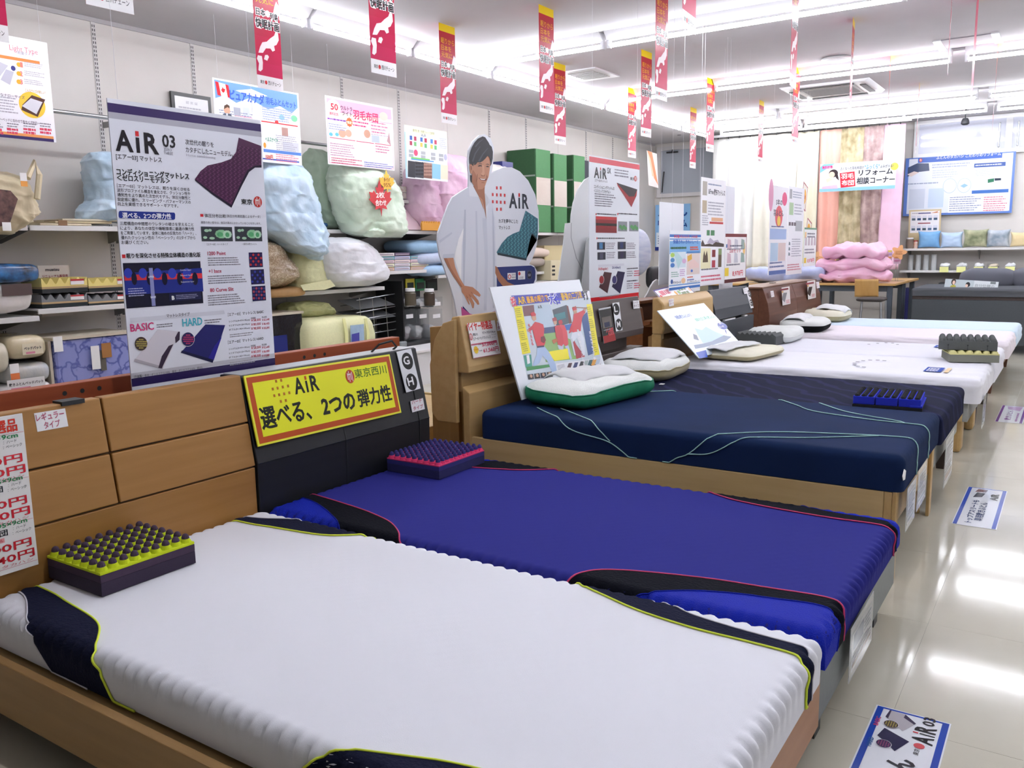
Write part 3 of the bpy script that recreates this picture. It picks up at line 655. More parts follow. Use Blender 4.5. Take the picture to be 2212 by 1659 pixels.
MB().prism([(-.34, .1), (-.34, .66), (-.28, .68), (-.28, .70), (-.34, .7), (-.36, .8), (-.4, .835), (-.5, .835), (-.5, .1)], 'Y', 5.98, 6.01).build('headboard_side', M_cinn, r)
MB().box(-.5, 6.01, .1, -.36, 7.3, .655).box(-.5, 6.01, .1, -.47, 7.3, .83).build('headboard', M_cinn, r, bevel=.004)
MB().box(-.36, 6.0, .655, -.27, 7.3, .7).build('headboard_shelf', wood('cinnamon_l', '#94602f', '#865427'), r, bevel=.004)
MB().prism([(-.36, .83), (-.36, .855), (-.52, .855), (-.52, .83)], 'Y', 5.98, 7.3).build('headboard_top', M_cinn, r, bevel=.004)
frame(r, -2.4, -.58, 6.66, 7.28, .1, .28, W_walx, W_wal, (.06, W_wal, 0))
cb = MB().tube([(-.3, 6.25, .3), (-.26, 6.3, .36), (-.25, 6.36, .45), (-.28, 6.33, .5), (-.27, 6.28, .42), (-.3, 6.22, .33), (-.26, 6.32, .42), (-.24, 6.38, .5)], .012, 6)
cb.build('power_cable', M_dark, label='bundled black power cable hanging beside the brown headboard', cat='cable', smooth=True)
# bedding piled on the back row, in the gap between headboards
def softbox(name, c, d, m, e=.35, amp=.01, fr=4, seed=1, rot=0, parent=None, n=14, **k):
    """pillow-like rounded block: superellipsoid with cloth bulges; d = full sizes"""
    V = []; F = []; nu, nv = n * 2, n
    sgn = lambda v, p: math.copysign(abs(v) ** p, v)
    for j in range(nv + 1):
        ph = -math.pi / 2 + math.pi * j / nv
        for i in range(nu):
            th = 2 * math.pi * i / nu
            x = sgn(math.cos(ph), e) * sgn(math.cos(th), e); y = sgn(math.cos(ph), e) * sgn(math.sin(th), e); z = sgn(math.sin(ph), .7)
            p = Vector((x * d[0] / 2, y * d[1] / 2, z * d[2] / 2)); nn = Vector((x / d[0], y / d[1], z / d[2])).normalized()
            q = p * fr
            p += nn * amp * (noise.noise(q + Vector((seed * 9.1, seed, 0))) + .5 * noise.noise(q * 2.3 + Vector((0, seed * 5, 2))))
            V.append(p)
    for j in range(nv):
        for i in range(nu): F.append((j * nu + i, j * nu + (i + 1) % nu, (j + 1) * nu + (i + 1) % nu, (j + 1) * nu + i))
    mb = MB().add(V, F)
    if parent is None:
        o = mb.build(name, m, None, smooth='all', origin=(0, 0, 0), **k); o.location = c; o.rotation_euler.z = rot
    else:
        o = mb.build(name, m, parent, smooth='all', origin=(0, 0, 0), **k); o.location = Vector(c) - Vector(parent.location); o.rotation_euler.z = rot
    return o
bt = empty('mattress_stack_top', (-1.2, 3.0, .5), 'navy mattress edge with white piping, in the gap behind the black headboard', 'mattress')
mN = Mattress(-2.2, -.5, 2.95, 3.47, .53, .66, .03, 0, 1, .002, 9)
mN.body('cover', cloth('cover_navy2', '#1f2f5c'), bt, res=.08)
for zz in (.545, .645): MB().tube([(-.498, 2.97, zz), (-.498, 3.45, zz)], .003, 5).build('piping', M_white, bt)
softbox('folded_quilt', (-1.2, 3.2, .455), (1.5, .5, .13), cloth('quilt_cream', '#e9dcc6'), .3, .01, label='cream folded quilt under the navy mattress behind the black headboard', cat='quilt')
softbox('folded_quilt', (-1.2, 3.2, .335), (1.5, .5, .1), cloth('quilt_orange', '#dda566'), .3, .01, label='orange folded quilt at the bottom of the pile behind the black headboard', cat='quilt')
# ---------------------------------------------------------------- foam samples on the beds
def foam(name, label, c, lx, ly, rot, layers, bumps, m_bump, m_skirt=None, bh=.03, skirt=.012, slots=0):
    """moulded foam block: stacked layers with rows of domed peaks; c = centre of the base"""
    r = empty(name, c, label, 'foam sample', rz=rot)
    z = 0
    def loc(o): o.matrix_parent_inverse = Matrix(); o.matrix_basis = Matrix(); return o
    for i, (h, m, nm) in enumerate(layers):
        loc(MB().box(-lx / 2, -ly / 2, z, lx / 2, ly / 2, z + h).build(nm, m, r, mw=Matrix(), bevel=.0015)); z += h
    nx, ny = bumps; sx, sy = lx / nx, ly / ny; pk = MB(); sk = MB()
    for i in range(nx):
        for j in range(ny):
            x, y = -lx / 2 + (i + .5) * sx, -ly / 2 + (j + .5) * sy; rr = min(sx, sy) * .5
            if m_skirt: sk.lathe([(rr * 1.04, 0), (rr * .95, skirt * .5), (rr * .74, skirt)], (x, y, z - .001), 8); b0 = skirt
            else: b0 = 0
            q_ = .7 if m_skirt else 1; pk.lathe([(rr * q_, 0), (rr * .96 * q_, (bh - b0) * .35), (rr * .78 * q_, (bh - b0) * .68), (rr * .5 * q_, (bh - b0) * .9), (rr * .14 * q_, bh - b0)], (x, y, z - .001 + b0 - .001), 8)
    loc(pk.build('peaks', m_bump, r, mw=Matrix(), smooth=True))['kind'] = 'stuff'
    if m_skirt: loc(sk.build('peak_skirts', m_skirt, r, mw=Matrix(), smooth=True))['kind'] = 'stuff'
    for q in range(slots):
        x = -lx / 2 + lx * (q + .5) / slots; s = MB().tube([(x, -ly / 2 - .001, z * .55), (x, -ly / 2 + .01, z * .55)], .005, 8).box(x - .0015, -ly / 2 - .0008, .0, x + .0015, -ly / 2, z * .55)
        loc(s.build('slit', M_dark, r, mw=Matrix()))
    return r
def fm(n, c): return mat('foam_' + n, c, .95, var=.05, scale=300, bump=.3, bscale=900)
foam('foam_sample', 'purple egg crate foam sample with lime yellow layer on the white mattress', (.115, 1.365, .339), .27, .3, 0,
     [(.038, fm('purple_dark', '#3a2f45'), 'base_layer'), (.022, fm('purple', '#4a3950'), 'middle_layer'), (.008, fm('lime', '#cfe01c'), 'lime_layer')], (7, 9), fm('purple', '#4a3950'), fm('lime', '#cfe01c'), .028, .012)
foam('foam_sample', 'indigo egg crate foam sample with hot pink layer on the indigo mattress', (.165, 2.79, .339), .28, .32, 0,
     [(.034, fm('indigo_dark', '#2a2a60'), 'base_layer'), (.018, fm('indigo', '#37357c'), 'middle_layer'), (.006, fm('pink', '#ea3f78'), 'pink_layer')], (9, 11), fm('indigo', '#37357c'), fm('pink', '#ea3f78'), .028, .011)
# royal blue block of three ribbed bars on a black base
r = empty('foam_sample', (1.685, 4.46, .47), 'royal blue ribbed foam sample in three bars on the dark quilted mattress', 'foam sample', rz=.07)
M_rb, M_bk = fm('royal', '#1f2fc0'), fm('black', '#17181f')
def under(o, p): o.parent = p; o.matrix_parent_inverse = Matrix(); o.matrix_basis = Matrix(); return o
under(MB().box(-.155, -.13, 0, .155, .15, .018).build('base_layer', M_bk, None, bevel=.002), r)
under(MB().box(.1, -.13, .0182, .155, .15, .028).build('base_edge', M_rb, None, bevel=.002), r)
for b in range(3):
    x = -.152 + b * .102
    bar = under(MB().box(x, -.128, .019, x + .096, .13, .058).build('bar', M_rb, None, bevel=.003), r)
    rb = MB()
    for q in range(3):
        for j in range(9): rb.lathe([(.0135, 0), (.012, .006), (.006, .011)], (x + .017 + q * .031, -.114 + j * .0285, .0575), 8)
    o = rb.build('peaks', M_bk, None, smooth=True); under(o, bar); o['kind'] = 'stuff'
G1, G2 = fm('grey', '#5b5e5e'), fm('grey_light', '#84857b')
foam('foam_sample', 'light grey foam sample with pale yellow wavy layer, lower of the two stacked', (1.84, 6.52, .464), .3, .27, .3,
     [(.05, G2, 'base_layer'), (.008, fm('cream', '#d8d294'), 'cream_layer')], (6, 6), fm('cream', '#d8d294'), None, .022)
foam('foam_sample', 'dark grey egg crate foam sample on top of the light grey one', (1.815, 6.57, .541), .35, .31, .12, [(.06, G1, 'base_layer')], (8, 8), G1, None, .024, slots=3)
# ---------------------------------------------------------------- pillows and towels
def pillow(label, c, d, m1, m2, rot=0, e=.45, amp=.015, seed=1, split=.5, dent=0, tagc=None):
    V = []; nu, nv = 44, 20; r = empty('pillow', c, label, 'pillow', rz=rot)
    sg = lambda v, p: math.copysign(abs(v) ** p, v)
    for j in range(nv + 1):
        ph = -math.pi / 2 + math.pi * j / nv
        for i in range(nu):
            th = 2 * math.pi * i / nu; cx, cy = sg(math.cos(th), e), sg(math.sin(th), e); k = math.cos(ph) ** .38
            x, y = cx * k * d[0] / 2, cy * k * d[1] / 2; z = sg(math.sin(ph), .8) * d[2] / 2
            if z > 0: z *= 1 - dent * math.exp(-((x / d[0]) ** 2 * 10 + (y / d[1]) ** 2 * 60))
            z = max(z, -d[2] * .42)
            p = Vector((x, y, z + d[2] * .42)); q = p * 7 + Vector((seed * 3.3, seed, 0))
            p += Vector((cx * .3, cy * .3, 1 if z > 0 else 0)) * amp * (noise.noise(q) + .5 * noise.noise(q * 2.6)); p.z = max(p.z, 0.0); V.append(p)
    js = int(nv * split)
    for nm, m, a, b in (('side_panel', m2, 0, js), ('top_panel', m1, js, nv)):
        F = [(j * nu + i, j * nu + (i + 1) % nu, (j + 1) * nu + (i + 1) % nu, (j + 1) * nu + i) for j in range(a, b) for i in range(nu)]
        used = sorted({v for f in F for v in f}); ix = {v: k for k, v in enumerate(used)}
        under(MB().add([V[v] for v in used], [[ix[v] for v in f] for f in F]).build(nm, m, None, smooth='all'), r)
    pp = [V[js * nu + i % nu] for i in range(nu + 1)]
    under(MB().tube(pp, .004, 5, caps=False).build('piping', m2, None, smooth='all'), r)
    if tagc: under(MB().box(tagc[0], tagc[1], .002, tagc[0] + .025, tagc[1] + .035, .005).build('care_tag', M_white, None), r)
    return r
def towel(label, c, d, rot=0, seed=1, m=None, slope=(0, 0), droop=.045):
    """thin crumpled towel lying over a pillow, its edges sagging"""
    def f(u, v):
        x, y = (u - .5) * d[0], (v - .5) * d[1]; a, b_ = 2 * x / d[0], 2 * y / d[1]
        w1 = 1 - abs(noise.noise(Vector((x * 8 + seed, y * 8, seed)))) * 2
        return (x * (1 + .1 * noise.noise(Vector((y * 7, seed, 0)))) + .015 * b_, y * (1 + .1 * noise.noise(Vector((x * 7, seed, 5)))), d[2] - droop * (a ** 4 * .8 + b_ ** 4 * .6) + .008 * w1 + .006 * noise.noise(Vector((x * 16, y * 16, seed))) + slope[0] * x + slope[1] * y)
    r = MB().grid(f, 34, 34).build('towel', m or cloth('towel_white', '#f4f5f8', bump=.6, bscale=900), None, smooth='all', origin=(0, 0, 0), label=label, cat='towel', thick=.006)
    r.location = c; r.rotation_euler.z = rot; return r
P_white = cloth('pillow_white', '#e9ece9', bump=.5, bscale=250); P_cream = cloth('pillow_cream', '#e8e4cf', bump=.4, bscale=300)
P_green = cloth('pillow_green', '#2f8f6a', col2='#277a59', scale=14, rough=.5); P_khaki = cloth('pillow_khaki', '#b3a983', rough=.55)
pillow('white topped pillow with green quilted sides on the navy mattress', (.36, 3.84, .492), (.4, .7, .13), P_white, P_green, rot=-.14, seed=2, split=.6, e=.3)
towel('white towel folded on the green sided pillow', (.33, 3.9, .575), (.27, .42, .068), -.3, 2)
pillow('cream pillow with khaki sides at the head of the dark quilted mattress', (.2, 4.86, .47), (.46, .62, .13), P_white, P_khaki, rot=.1, seed=3, split=.58, tagc=(.2, -.36))
towel('white towel spread over the cream and khaki pillow', (.2, 4.9, .553), (.36, .46, .068), .15, 3)
pillow('flat cream pillow with khaki rim before the leaning pale blue board', (.42, 6.05, .465), (.42, .62, .075), P_cream, P_khaki, rot=-.12, seed=4, split=.5, e=.3)
towel('white towel rolled flat on the flat cream pillow', (.36, 5.98, .543), (.2, .5, .012), -.1, 4, droop=.012)
pillow('white contour pillow behind the grey ribbed foam roll', (.3, 7.28, .46), (.4, .58, .12), P_white, P_white, rot=.05, seed=5, dent=.25)
foam_r = empty('foam_pillow', (.27, 6.93, .463), 'dark grey ribbed foam pillow lying across the white mattress', 'pillow', rz=-.05)
prof = [(-.11, 0), (-.11, .07)] + [(-.11 + .22 * i / 36, .085 + .008 * math.sin(i * math.pi / 2.25)) for i in range(1, 36)] + [(.11, .07), (.11, 0)]
under(MB().prism([(x * 1.5, z) for x, z in prof], 'Y', -.09, .17).build('body', G1, None), foam_r)
under(MB().prism([(x * 1.5 , z * .995) for x, z in prof], 'Y', -.0905, -.09).build('cut_face', fm('grey_dark', '#4c504e'), None), foam_r)
pillow('white pillow with black lower half on the pinkish mattress', (.28, 8.3, .455), (.42, .5, .13), P_white, cloth('pillow_black', '#17181b'), rot=.05, seed=6, split=.5, dent=.2, tagc=(.18, -.29))
towel('white towel folded over the black and white pillow', (.22, 8.3, .583), (.2, .44, .02), .1, 6)
pillow('cream pillow with khaki sides on the pale blue mattress', (.2, 9.5, .455), (.44, .58, .13), P_cream, P_khaki, rot=0, seed=7)
towel('white towel on the cream pillow of the last bed', (.26, 9.52, .57), (.3, .4, .04), .1, 7, slope=(-.12, 0))
# ---------------------------------------------------------------- posters and price signs
def conv(x0, y0, s): return lambda x, y: (x0 + x * s, y0 + y * s)
def crest(b, x, y, rx, ry, col='#cf3a36', L=3):
    """round red shop crest with pale vertical strokes"""
    b.ell(x, y, rx, ry, col, L)
    for k, hh in ((-.5, .5), (-.18, .8), (.18, .5), (.5, .7)): b.rect(x + rx * (k - .07), y - ry * hh, x + rx * (k + .07), y + ry * hh, '#f6e9e6', L + 1)
    b.rect(x - rx * .6, y - ry * .35, x + rx * .1, y - ry * .2, '#f6e9e6', L + 1)
def air_logo(b, x0, y0, x1, h, col='#231f26', red='#d83238'):
    """the word AiR with a red i top"""
    u0, v0 = b.loc(x0, y0); w_ = b.loc(x1, y0)[0] - u0; hh = b.loc(x0, y0 - h)[1] - v0
    b.textuv('A', u0, v0, w_ * .4, hh, col, .03); b.rectuv(u0 + w_ * .47, v0, u0 + w_ * .55, v0 + hh * .72, col, 3); b.rectuv(u0 + w_ * .47, v0 + hh * .78, u0 + w_ * .55, v0 + hh * 1.02, red, 3); b.textuv('R', u0 + w_ * .66, v0, w_ * .34, hh, col, .03)
def up_strings(b, f=(.06, .94)): return [(b.to3(b.w * k, b.h, 0), Vector((b.to3(b.w * k, b.h, 0).x, b.to3(b.w * k, b.h, 0).y, CH))) for k in f]
# --- the tall mattress poster behind the first two headboards
b = Board.X(-.225, 1.655, 2.275, .802, 1.76); c = conv(220, 220, .3738); W_, H_ = b.w, b.h
b.part('band').rectuv(0, H_ - .042, W_, H_ - .014, '#3c2b66').rectuv(0, H_ - .062, W_, H_ - .042, '#b9b8c6').rectuv(0, .02, W_, .048, '#33285c').rectuv(0, .05, W_, .066, '#c3c2cd')
b.part('lettering')
def T(s, x0, y0, x1, h, col='#2b2a30', bold=.008, L=3): b.text(s, *c(x0, y0), c(x1, 0)[0], h * (c(1, 0)[0] - c(0, 0)[0]), col, bold, L)
air_logo(b, *c(80, 283), c(330, 0)[0], 125 * .3738)
T('03', 350, 262, 425, 75, bold=.02); T('ZERO', 358, 282, 403, 16, '#8d8b96'); T('THREE', 358, 303, 410, 16, '#8d8b96')
T('[エアー03] マットレス', 82, 335, 345, 36); T('次世代の眠りを', 482, 247, 645, 32, '#3b3a44'); T('カタチにしたニューモデル。', 484, 292, 755, 34, '#3b3a44'); T('Home conditioning', 487, 318, 655, 18, '#b6b2bf')
T('コンディショニングマットレス', 85, 422, 502, 40, bold=.014); T('＜ゼロスリーモデル＞', 88, 455, 392, 38, bold=.014)
for i, s in enumerate(('［エアー03］マットレスは、眠りを深くさせる', '波形プロファイル構造を進化させ、クッション性や', '通気性をより高めた次世代モデル。体圧分散性と', '安定感に優れ、スリーピング・パフォーマンスの', '向上を実感できるサポート・ギアです。')):
    T(s, 87 + i, 494 + i * 26.5, (505, 508, 510, 512, 440)[i], 22, '#3a3942')
T('東京', 805, 592, 868, 32, bold=.02); crest(b, *c(900, 578), 9, 12)
b.part('picture').poly([c(*p) for p in ((537, 447), (570, 400), (610, 368), (690, 350), (745, 330), (775, 290), (790, 207), (920, 255), (922, 375), (880, 375), (845, 400), (805, 480), (748, 608), (640, 530))], '#55294f', 2)
b.poly([c(*p) for p in ((537, 447), (640, 525), (748, 596), (800, 475), (840, 395), (880, 370), (922, 366), (922, 380), (884, 380), (850, 405), (808, 485), (748, 612), (640, 538), (538, 456))], '#241a30', 3)
PAD = ((548, 445), (575, 402), (612, 372), (690, 354), (745, 334), (778, 292), (793, 214), (916, 258), (918, 362), (876, 366), (836, 390), (796, 470), (745, 590), (640, 518))
for i in range(32):
    for j in range(34):
        x, y = 540 + i * 12.2 + (j % 2) * 6, 212 + j * 11.6 + i * 2.2
        if inside(PAD, x, y): b.ell(*c(x, y), 1.5, 1.1, '#7a4470' if (i + j) % 2 else '#3c1c3c', 4, 6)
b.part('blue_label').poly([c(*p) for p in ((102, 630), (418, 640), (423, 650), (422, 676), (415, 682), (103, 672), (97, 664), (97, 638))], '#2b3a92', 2)
b.part('lettering'); T('選べる、2つの弾力性', 118, 672, 400, 34, '#f4f4ff', .014, 4)
for i, s in enumerate(('三層構造の中間層のウレタンの硬さを変えること', 'により、あなたの体型や睡眠環境に最適の弾力性', 'をご用意しています。全体に強めの反発力の「ハード」、', '優れたクッション性の「ベーシック」の2タイプから', 'お選びください。')):
    T(s, 105 + i * 2, 713 + i * 27.5, (528, 533, 545, 540, 268)[i], 22, '#3a3942')
b.rect(*c(568, 648), *c(586, 664), '#d8323c', 2); T('体圧分布比較', 594, 668, 716, 22, bold=.012); T('（体圧分布測定器によるデータ）', 718, 668, 915, 18, '#55545e'); T('腰部の赤い部分は、体圧が高めにかかっていることを示します。', 572, 704, 918, 15, '#77757f')
b.part('picture')
for x0, x1 in ((574, 754), (768, 924)):
    b.rect(*c(x0, 722), *c(x1, 806), '#3a3f46', 2); k = (x1 - x0) / 180
    for ex, ey, rx, ry, cc in ((30, 22, 14, 9, '#a9cfb0'), (22, 62, 12, 8, '#a9cfb0'), (62, 66, 16, 8, '#a9cfb0'), (115, 42, 36, 26, '#8fc79a'), (108, 44, 18, 14, '#5fae77'), (150, 44, 26, 24, '#b4d8bb'), (150, 46, 12, 14, '#55a56e'), (50, 20, 10, 8, '#a9cfb0')):
        b.ell(*c(x0 + ex * k, 722 + ey), rx * k * .3738, ry * .3738, cc, 3 if cc != '#5fae77' else 4, 10)
b.part('lettering'); T('［エアー03］ハードタイプ', 606, 830, 728, 13, '#77757f'); T('一般的な敷きふとん', 808, 828, 895, 13, '#77757f')
b.rect(*c(116, 882), *c(136, 903), '#d8323c', 2); T('眠りを深化させる特殊立体構造の進化版', 143, 905, 570, 30, bold=.014)
b.part('picture')      # cut-away of the foam
b.poly([c(*p) for p in ((120, 932), (568, 921), (586, 1163), (142, 1195))], '#15162e', 2)
b.poly([c(*p) for p in ((126, 990), (576, 960), (586, 1095), (135, 1115))], '#22308c', 3)
b.poly([c(*p) for p in ((128, 1000), (577, 990), (578, 1020), (131, 1033))], '#e03a44', 4)
for i in range(5): b.ell(*c(150 + i * 85, 990), 9, 11, '#3140b4', 5, 14); b.ell(*c(185 + i * 88, 1022), 6, 14, '#0f1030', 5, 14)
b.rect(*c(278, 960), *c(300, 1180), '#8f93c8', 6)
b.part('lettering'); T('Comfort layer', 450, 980, 515, 12, '#d8daf2', .0, 7); T('Support layer', 452, 1010, 522, 12, '#ffe3e5', .0, 7); T('Suspension layer', 455, 1048, 532, 12, '#d8daf2', .0, 7); T('UPPER', 266, 1018, 300, 12, '#eceefb', .02, 7); T('BASE', 280, 1135, 310, 12, '#eceefb', .02, 7)
b.lines(*c(150, 1072), *c(258, 1126), 4, '#aeb2dc', 7); b.rect(*c(388, 1102), *c(572, 1146), '#23264c', 6); b.text('B', *c(402, 1145), c(418, 0)[0], 9, '#ffffff', .05, 8); b.lines(*c(426, 1110), *c(566, 1138), 3, '#9a9dc2', 8)
b.part('lettering')
for y, s, n in ((887, '1200 Point', 4), (990, '+1 bace', 4), (1100, '80 Curve Slit', 5)):
    T(s, 610 + (y - 887) * .07, y, 610 + (y - 887) * .07 + len(s) * 10.5, 22, '#c02a55', .016); b.lines(*c(612, y + 8), *c(838, y + 8 + n * 13), n, '#8b8994')
b.part('picture')
for x, y, kk in ((850, 870, 0), (860, 968, 1), (868, 1064, 2)):
    b.rect(*c(x, y), *c(x + 78, y + 86), '#251d4e', 2)
    for i in range(5):
        for j in range(4): b.ell(*c(x + 9 + i * 15, y + 14 + j * 19), 2.4, 2.8, ('#c8343f', '#3a44a8', '#b0475f')[kk] if (i + j) % 2 else ('#33215c', '#20264f', '#3c3f7e')[kk], 3, 8)
b.part('grey_bar').poly([c(*p) for p in ((160, 1250), (705, 1205), (710, 1226), (165, 1276))], '#d6d7e2', 2)
b.part('lettering'); T('マットレスタイプ', 373, 1248, 508, 22, '#4b4a54', .01, 4); T('BASIC', 165, 1330, 302, 46, '#d13b78', .02); T('HARD', 466, 1300, 582, 46, '#49b5c8', .02)
b.lines(*c(315, 1278), *c(425, 1304), 2, '#777580'); b.lines(*c(592, 1252), *c(706, 1280), 2, '#777580')
b.part('picture')      # the two drawn mattresses with round close-ups
b.poly([c(*p) for p in ((322, 1315), (450, 1328), (350, 1545), (183, 1500))], '#d9d4dd', 2).poly([c(*p) for p in ((440, 1328), (450, 1328), (448, 1375), (425, 1395), (422, 1362))], '#3d2f45', 3).poly([c(*p) for p in ((385, 1410), (412, 1400), (345, 1540), (325, 1538), (345, 1470))], '#3d2f45', 3).poly([c(*p) for p in ((183, 1500), (350, 1545), (352, 1530), (190, 1484))], '#b5b0bb', 3)
b.poly([c(*p) for p in ((598, 1286), (712, 1290), (640, 1508), (455, 1450))], '#27286e', 2).poly([c(*p) for p in ((690, 1360), (700, 1335), (645, 1495), (610, 1490), (650, 1410))], '#2e2a9a', 3).poly([c(*p) for p in ((455, 1450), (640, 1508), (643, 1490), (462, 1436))], '#181a44', 3)
for x, y, c1, c2 in ((225, 1398, '#4a3d3c', '#c3b25c'), (496, 1372, '#2c2860', '#c93a70')):
    b.ell(*c(x, y), 14.5, 16, '#e9e6ee', 4, 24); b.ell(*c(x, y), 13.6, 15, c1, 5, 24)
    for i in range(-3, 4):
        for j in range(-2, 3):
            if i * i + j * j * 2 < 12: b.ell(*c(x + i * 9 + (j % 2) * 4, y + j * 12), 1.5, 1.7, c2, 6, 6)
b.part('lettering')
for y, s in ((1240, 'BASIC'), (1400, 'HARD')):
    T('［エアー03］マットレス/ ' + s, 728, y, 935, 20, '#33323a', .01)
    for i, (a, p1, p2) in enumerate((('シングル(9×97×195cm)', '￥58,000', '￥62,640'), ('セミダブル(9×120×195cm)', '￥80,000', '￥86,400'), ('ダブル(9×140×195cm)', '￥98,000', '￥105,840'))):
        yy = y + 38 + i * 24; T(a, 733, yy, 855, 14, '#66646e'); T(p1, 862, yy - 5, 918, 18, '#cc3550', .012); T(p2, 925, yy - 9, 968, 16, '#cc3550')
    T('本体価格', 860, y + 16, 888, 11, '#66646e'); T('税込価格', 924, y + 10, 952, 11, '#66646e'); b.lines(*c(738, y + 92), *c(900, y + 116), 2, '#a5a3ad')
T('日本製', 190, 1600, 232, 20, '#55545e'); T('表地・ポリエステル100%　裏地・ポリエステル65%　綿35%', 246, 1590, 585, 16, '#77757f')
b.part('frame_line').rect(*c(184, 1580), *c(238, 1581.5), '#55545e').rect(*c(184, 1604), *c(238, 1605.5), '#55545e').rect(*c(184, 1580), *c(185.5, 1605), '#55545e').rect(*c(236.5, 1580), *c(238, 1605), '#55545e')
b.build('poster', 'tall white and purple mattress poster hanging behind the teak headboard', 'poster', '#e9ebf6', strings=up_strings(b), rough=.22)
# --- second tall mattress poster, red bands
b = Board.X(-.2, 4.86, 5.6, .902, 1.838); c = conv(900, 260, .30145); W_, H_ = b.w, b.h
b.part('band').rectuv(0, H_ - .042, W_, H_ - .008, '#e0354a').rectuv(0, .0, W_, .04, '#d9202c')
b.part('lettering'); air_logo(b, *c(1270, 412), c(1362, 0)[0], 24); T('SX', 1365, 380, 1392, 42, '#231f26', .01); T('エアーSXマットレス', 1275, 438, 1366, 18, '#4a4852')
T('コンディショニングマットレス', 1270, 486, 1415, 26, bold=.012); T('＜エスエックスモデル＞', 1270, 515, 1388, 24, bold=.012); b.lines(*c(1275, 525), *c(1430, 622), 6, '#85838f'); b.lines(*c(1418, 350), *c(1518, 410), 3, '#85838f', rag=.1); T('東京', 1530, 428, 1556, 22); crest(b, *c(1567, 418), 3.2, 6)
b.part('picture').poly([c(*p) for p in ((1433, 447), (1580, 495), (1575, 540), (1538, 622), (1440, 470))], '#a02028', 2).poly([c(*p) for p in ((1433, 447), (1580, 495), (1558, 545), (1520, 545))], '#2f2126', 3)
b.rect(*c(1283, 690), *c(1433, 806), '#8e1c28', 2).rect(*c(1283, 738), *c(1433, 756), '#2b1418', 3).rect(*c(1283, 690), *c(1433, 712), '#c22a34', 3)
for x in (1442, 1522): b.rect(*c(x, 725), *c(x + 66, 795), '#8a9096', 2); [b.ell(*c(x + 18 + i * 12, 762 + (i % 2) * 12), 3.4, 4, '#5c9a62', 3, 8) for i in range(4)]
for x, y, cc in ((1292, 873, '#4a7fb0'), (1295, 945, '#4a4a60'), (1440, 870, '#23305f'), (1442, 938, '#2a2448')): b.rect(*c(x, y), *c(x + 58, y + 54), '#2a2c3e', 2).rect(*c(x + 16, y + 4), *c(x + 40, y + 48), cc, 3)
b.poly([c(*p) for p in ((1343, 1085), (1398, 1092), (1367, 1240), (1306, 1196))], '#4a2028', 2).poly([c(*p) for p in ((1440, 1080), (1492, 1088), (1458, 1242), (1398, 1192))], '#231c4a', 2)
for x, cc in ((1324, '#9c2530'), (1416, '#3b3870')): b.ell(*c(x, 1142), 5.6, 9.6, '#f0eef2', 3); b.ell(*c(x, 1142), 5, 8.8, cc, 4)
b.part('lettering')
for x0, x1, y in ((1290, 1428, 680), (1446, 1580, 678), (1296, 1490, 852)): b.rect(*c(x0 - 8, y - 14), *c(x0 - 2, y), '#d8323c', 3); b.lines(*c(x0, y - 16), *c(x1, y + 2), 1, '#4a4852', rag=0)
for x0, y in ((1356, 884), (1360, 950), (1503, 884), (1503, 948)): b.lines(*c(x0, y - 10), *c(x0 + 70, y + 40), 4, '#7f7d89')
T('SX(Regular)', 1300, 1080, 1370, 24, '#d0304a', .01); T('SX-H(Hard)', 1400, 1070, 1460, 24, '#3b3b8c', .01)
for y in (1052, 1140): b.lines(*c(1505, y), *c(1590, y + 18), 1, '#4a4852'); b.lines(*c(1505, y + 22), *c(1555, y + 68), 3, '#9a98a4'); b.lines(*c(1556, y + 20), *c(1600, y + 66), 3, '#d2465c')
b.lines(*c(1310, 1250), *c(1458, 1266), 1, '#9a98a4'); b.part('grey_bar').rect(*c(1300, 1030), *c(1486, 1046), '#d6d7e2')
b.build('poster', 'white mattress poster with red bands hanging above the chocolate headboard', 'poster', '#e6eaf2', strings=up_strings(b), rough=.25)
# --- baseball advert leaning on the oak headboard
tl, tr = pt(1083, 622, X=-.035), pt(1270, 605, X=-.035); bl = pt(1122, 828, X=.12); bl = bl + (bl - tl) * .17
b = Board.quad(tl, tr, bl, sheet=.008); c = conv(1000, 580, .23508)
PP = lambda pts, col, L=3: b.poly([c(*p) for p in pts], col, L)
b.part('picture'); PP([(442, 250), (1160, 205), (1285, 940), (590, 1000)], '#c7d3dd', 1)
PP([(442, 250), (1108, 210), (1118, 270), (455, 345)], '#4b4ab2', 2); PP([(1104, 210), (1160, 205), (1172, 270), (1116, 268)], '#e8e8ee', 2)
PP([(468, 350), (540, 345), (620, 775), (545, 790)], '#f3e51b', 2); PP([(1135, 330), (1185, 325), (1255, 790), (1205, 800)], '#f3e51b', 2)
PP([(545, 345), (650, 335), (660, 430), (560, 440)], '#7a4a50', 2); PP([(650, 335), (800, 330), (850, 560), (690, 580)], '#b9cbdc', 2); PP([(735, 595), (860, 585), (1000, 660), (1060, 830), (760, 860)], '#8cb46a', 2); PP([(740, 545), (860, 530), (865, 585), (745, 600)], '#3b4c78', 2)
PP([(820, 380), (950, 335), (990, 500), (860, 540)], '#3e4c58', 3); PP([(835, 425), (935, 398), (945, 455), (855, 480)], '#2e7c84', 4); PP([(950, 340), (965, 345), (1000, 500), (975, 510)], '#6b3230', 4); PP([(930, 520), (1010, 505), (1020, 560), (940, 570)], '#2e68b8', 3)
PP([(1085, 450), (1140, 400), (1200, 780), (1150, 800)], '#28508e', 3); PP([(1000, 620), (1040, 700), (1120, 810), (1040, 830)], '#b02a3c', 3); PP([(780, 765), (960, 735), (975, 830), (840, 850)], '#f3e51b', 4)
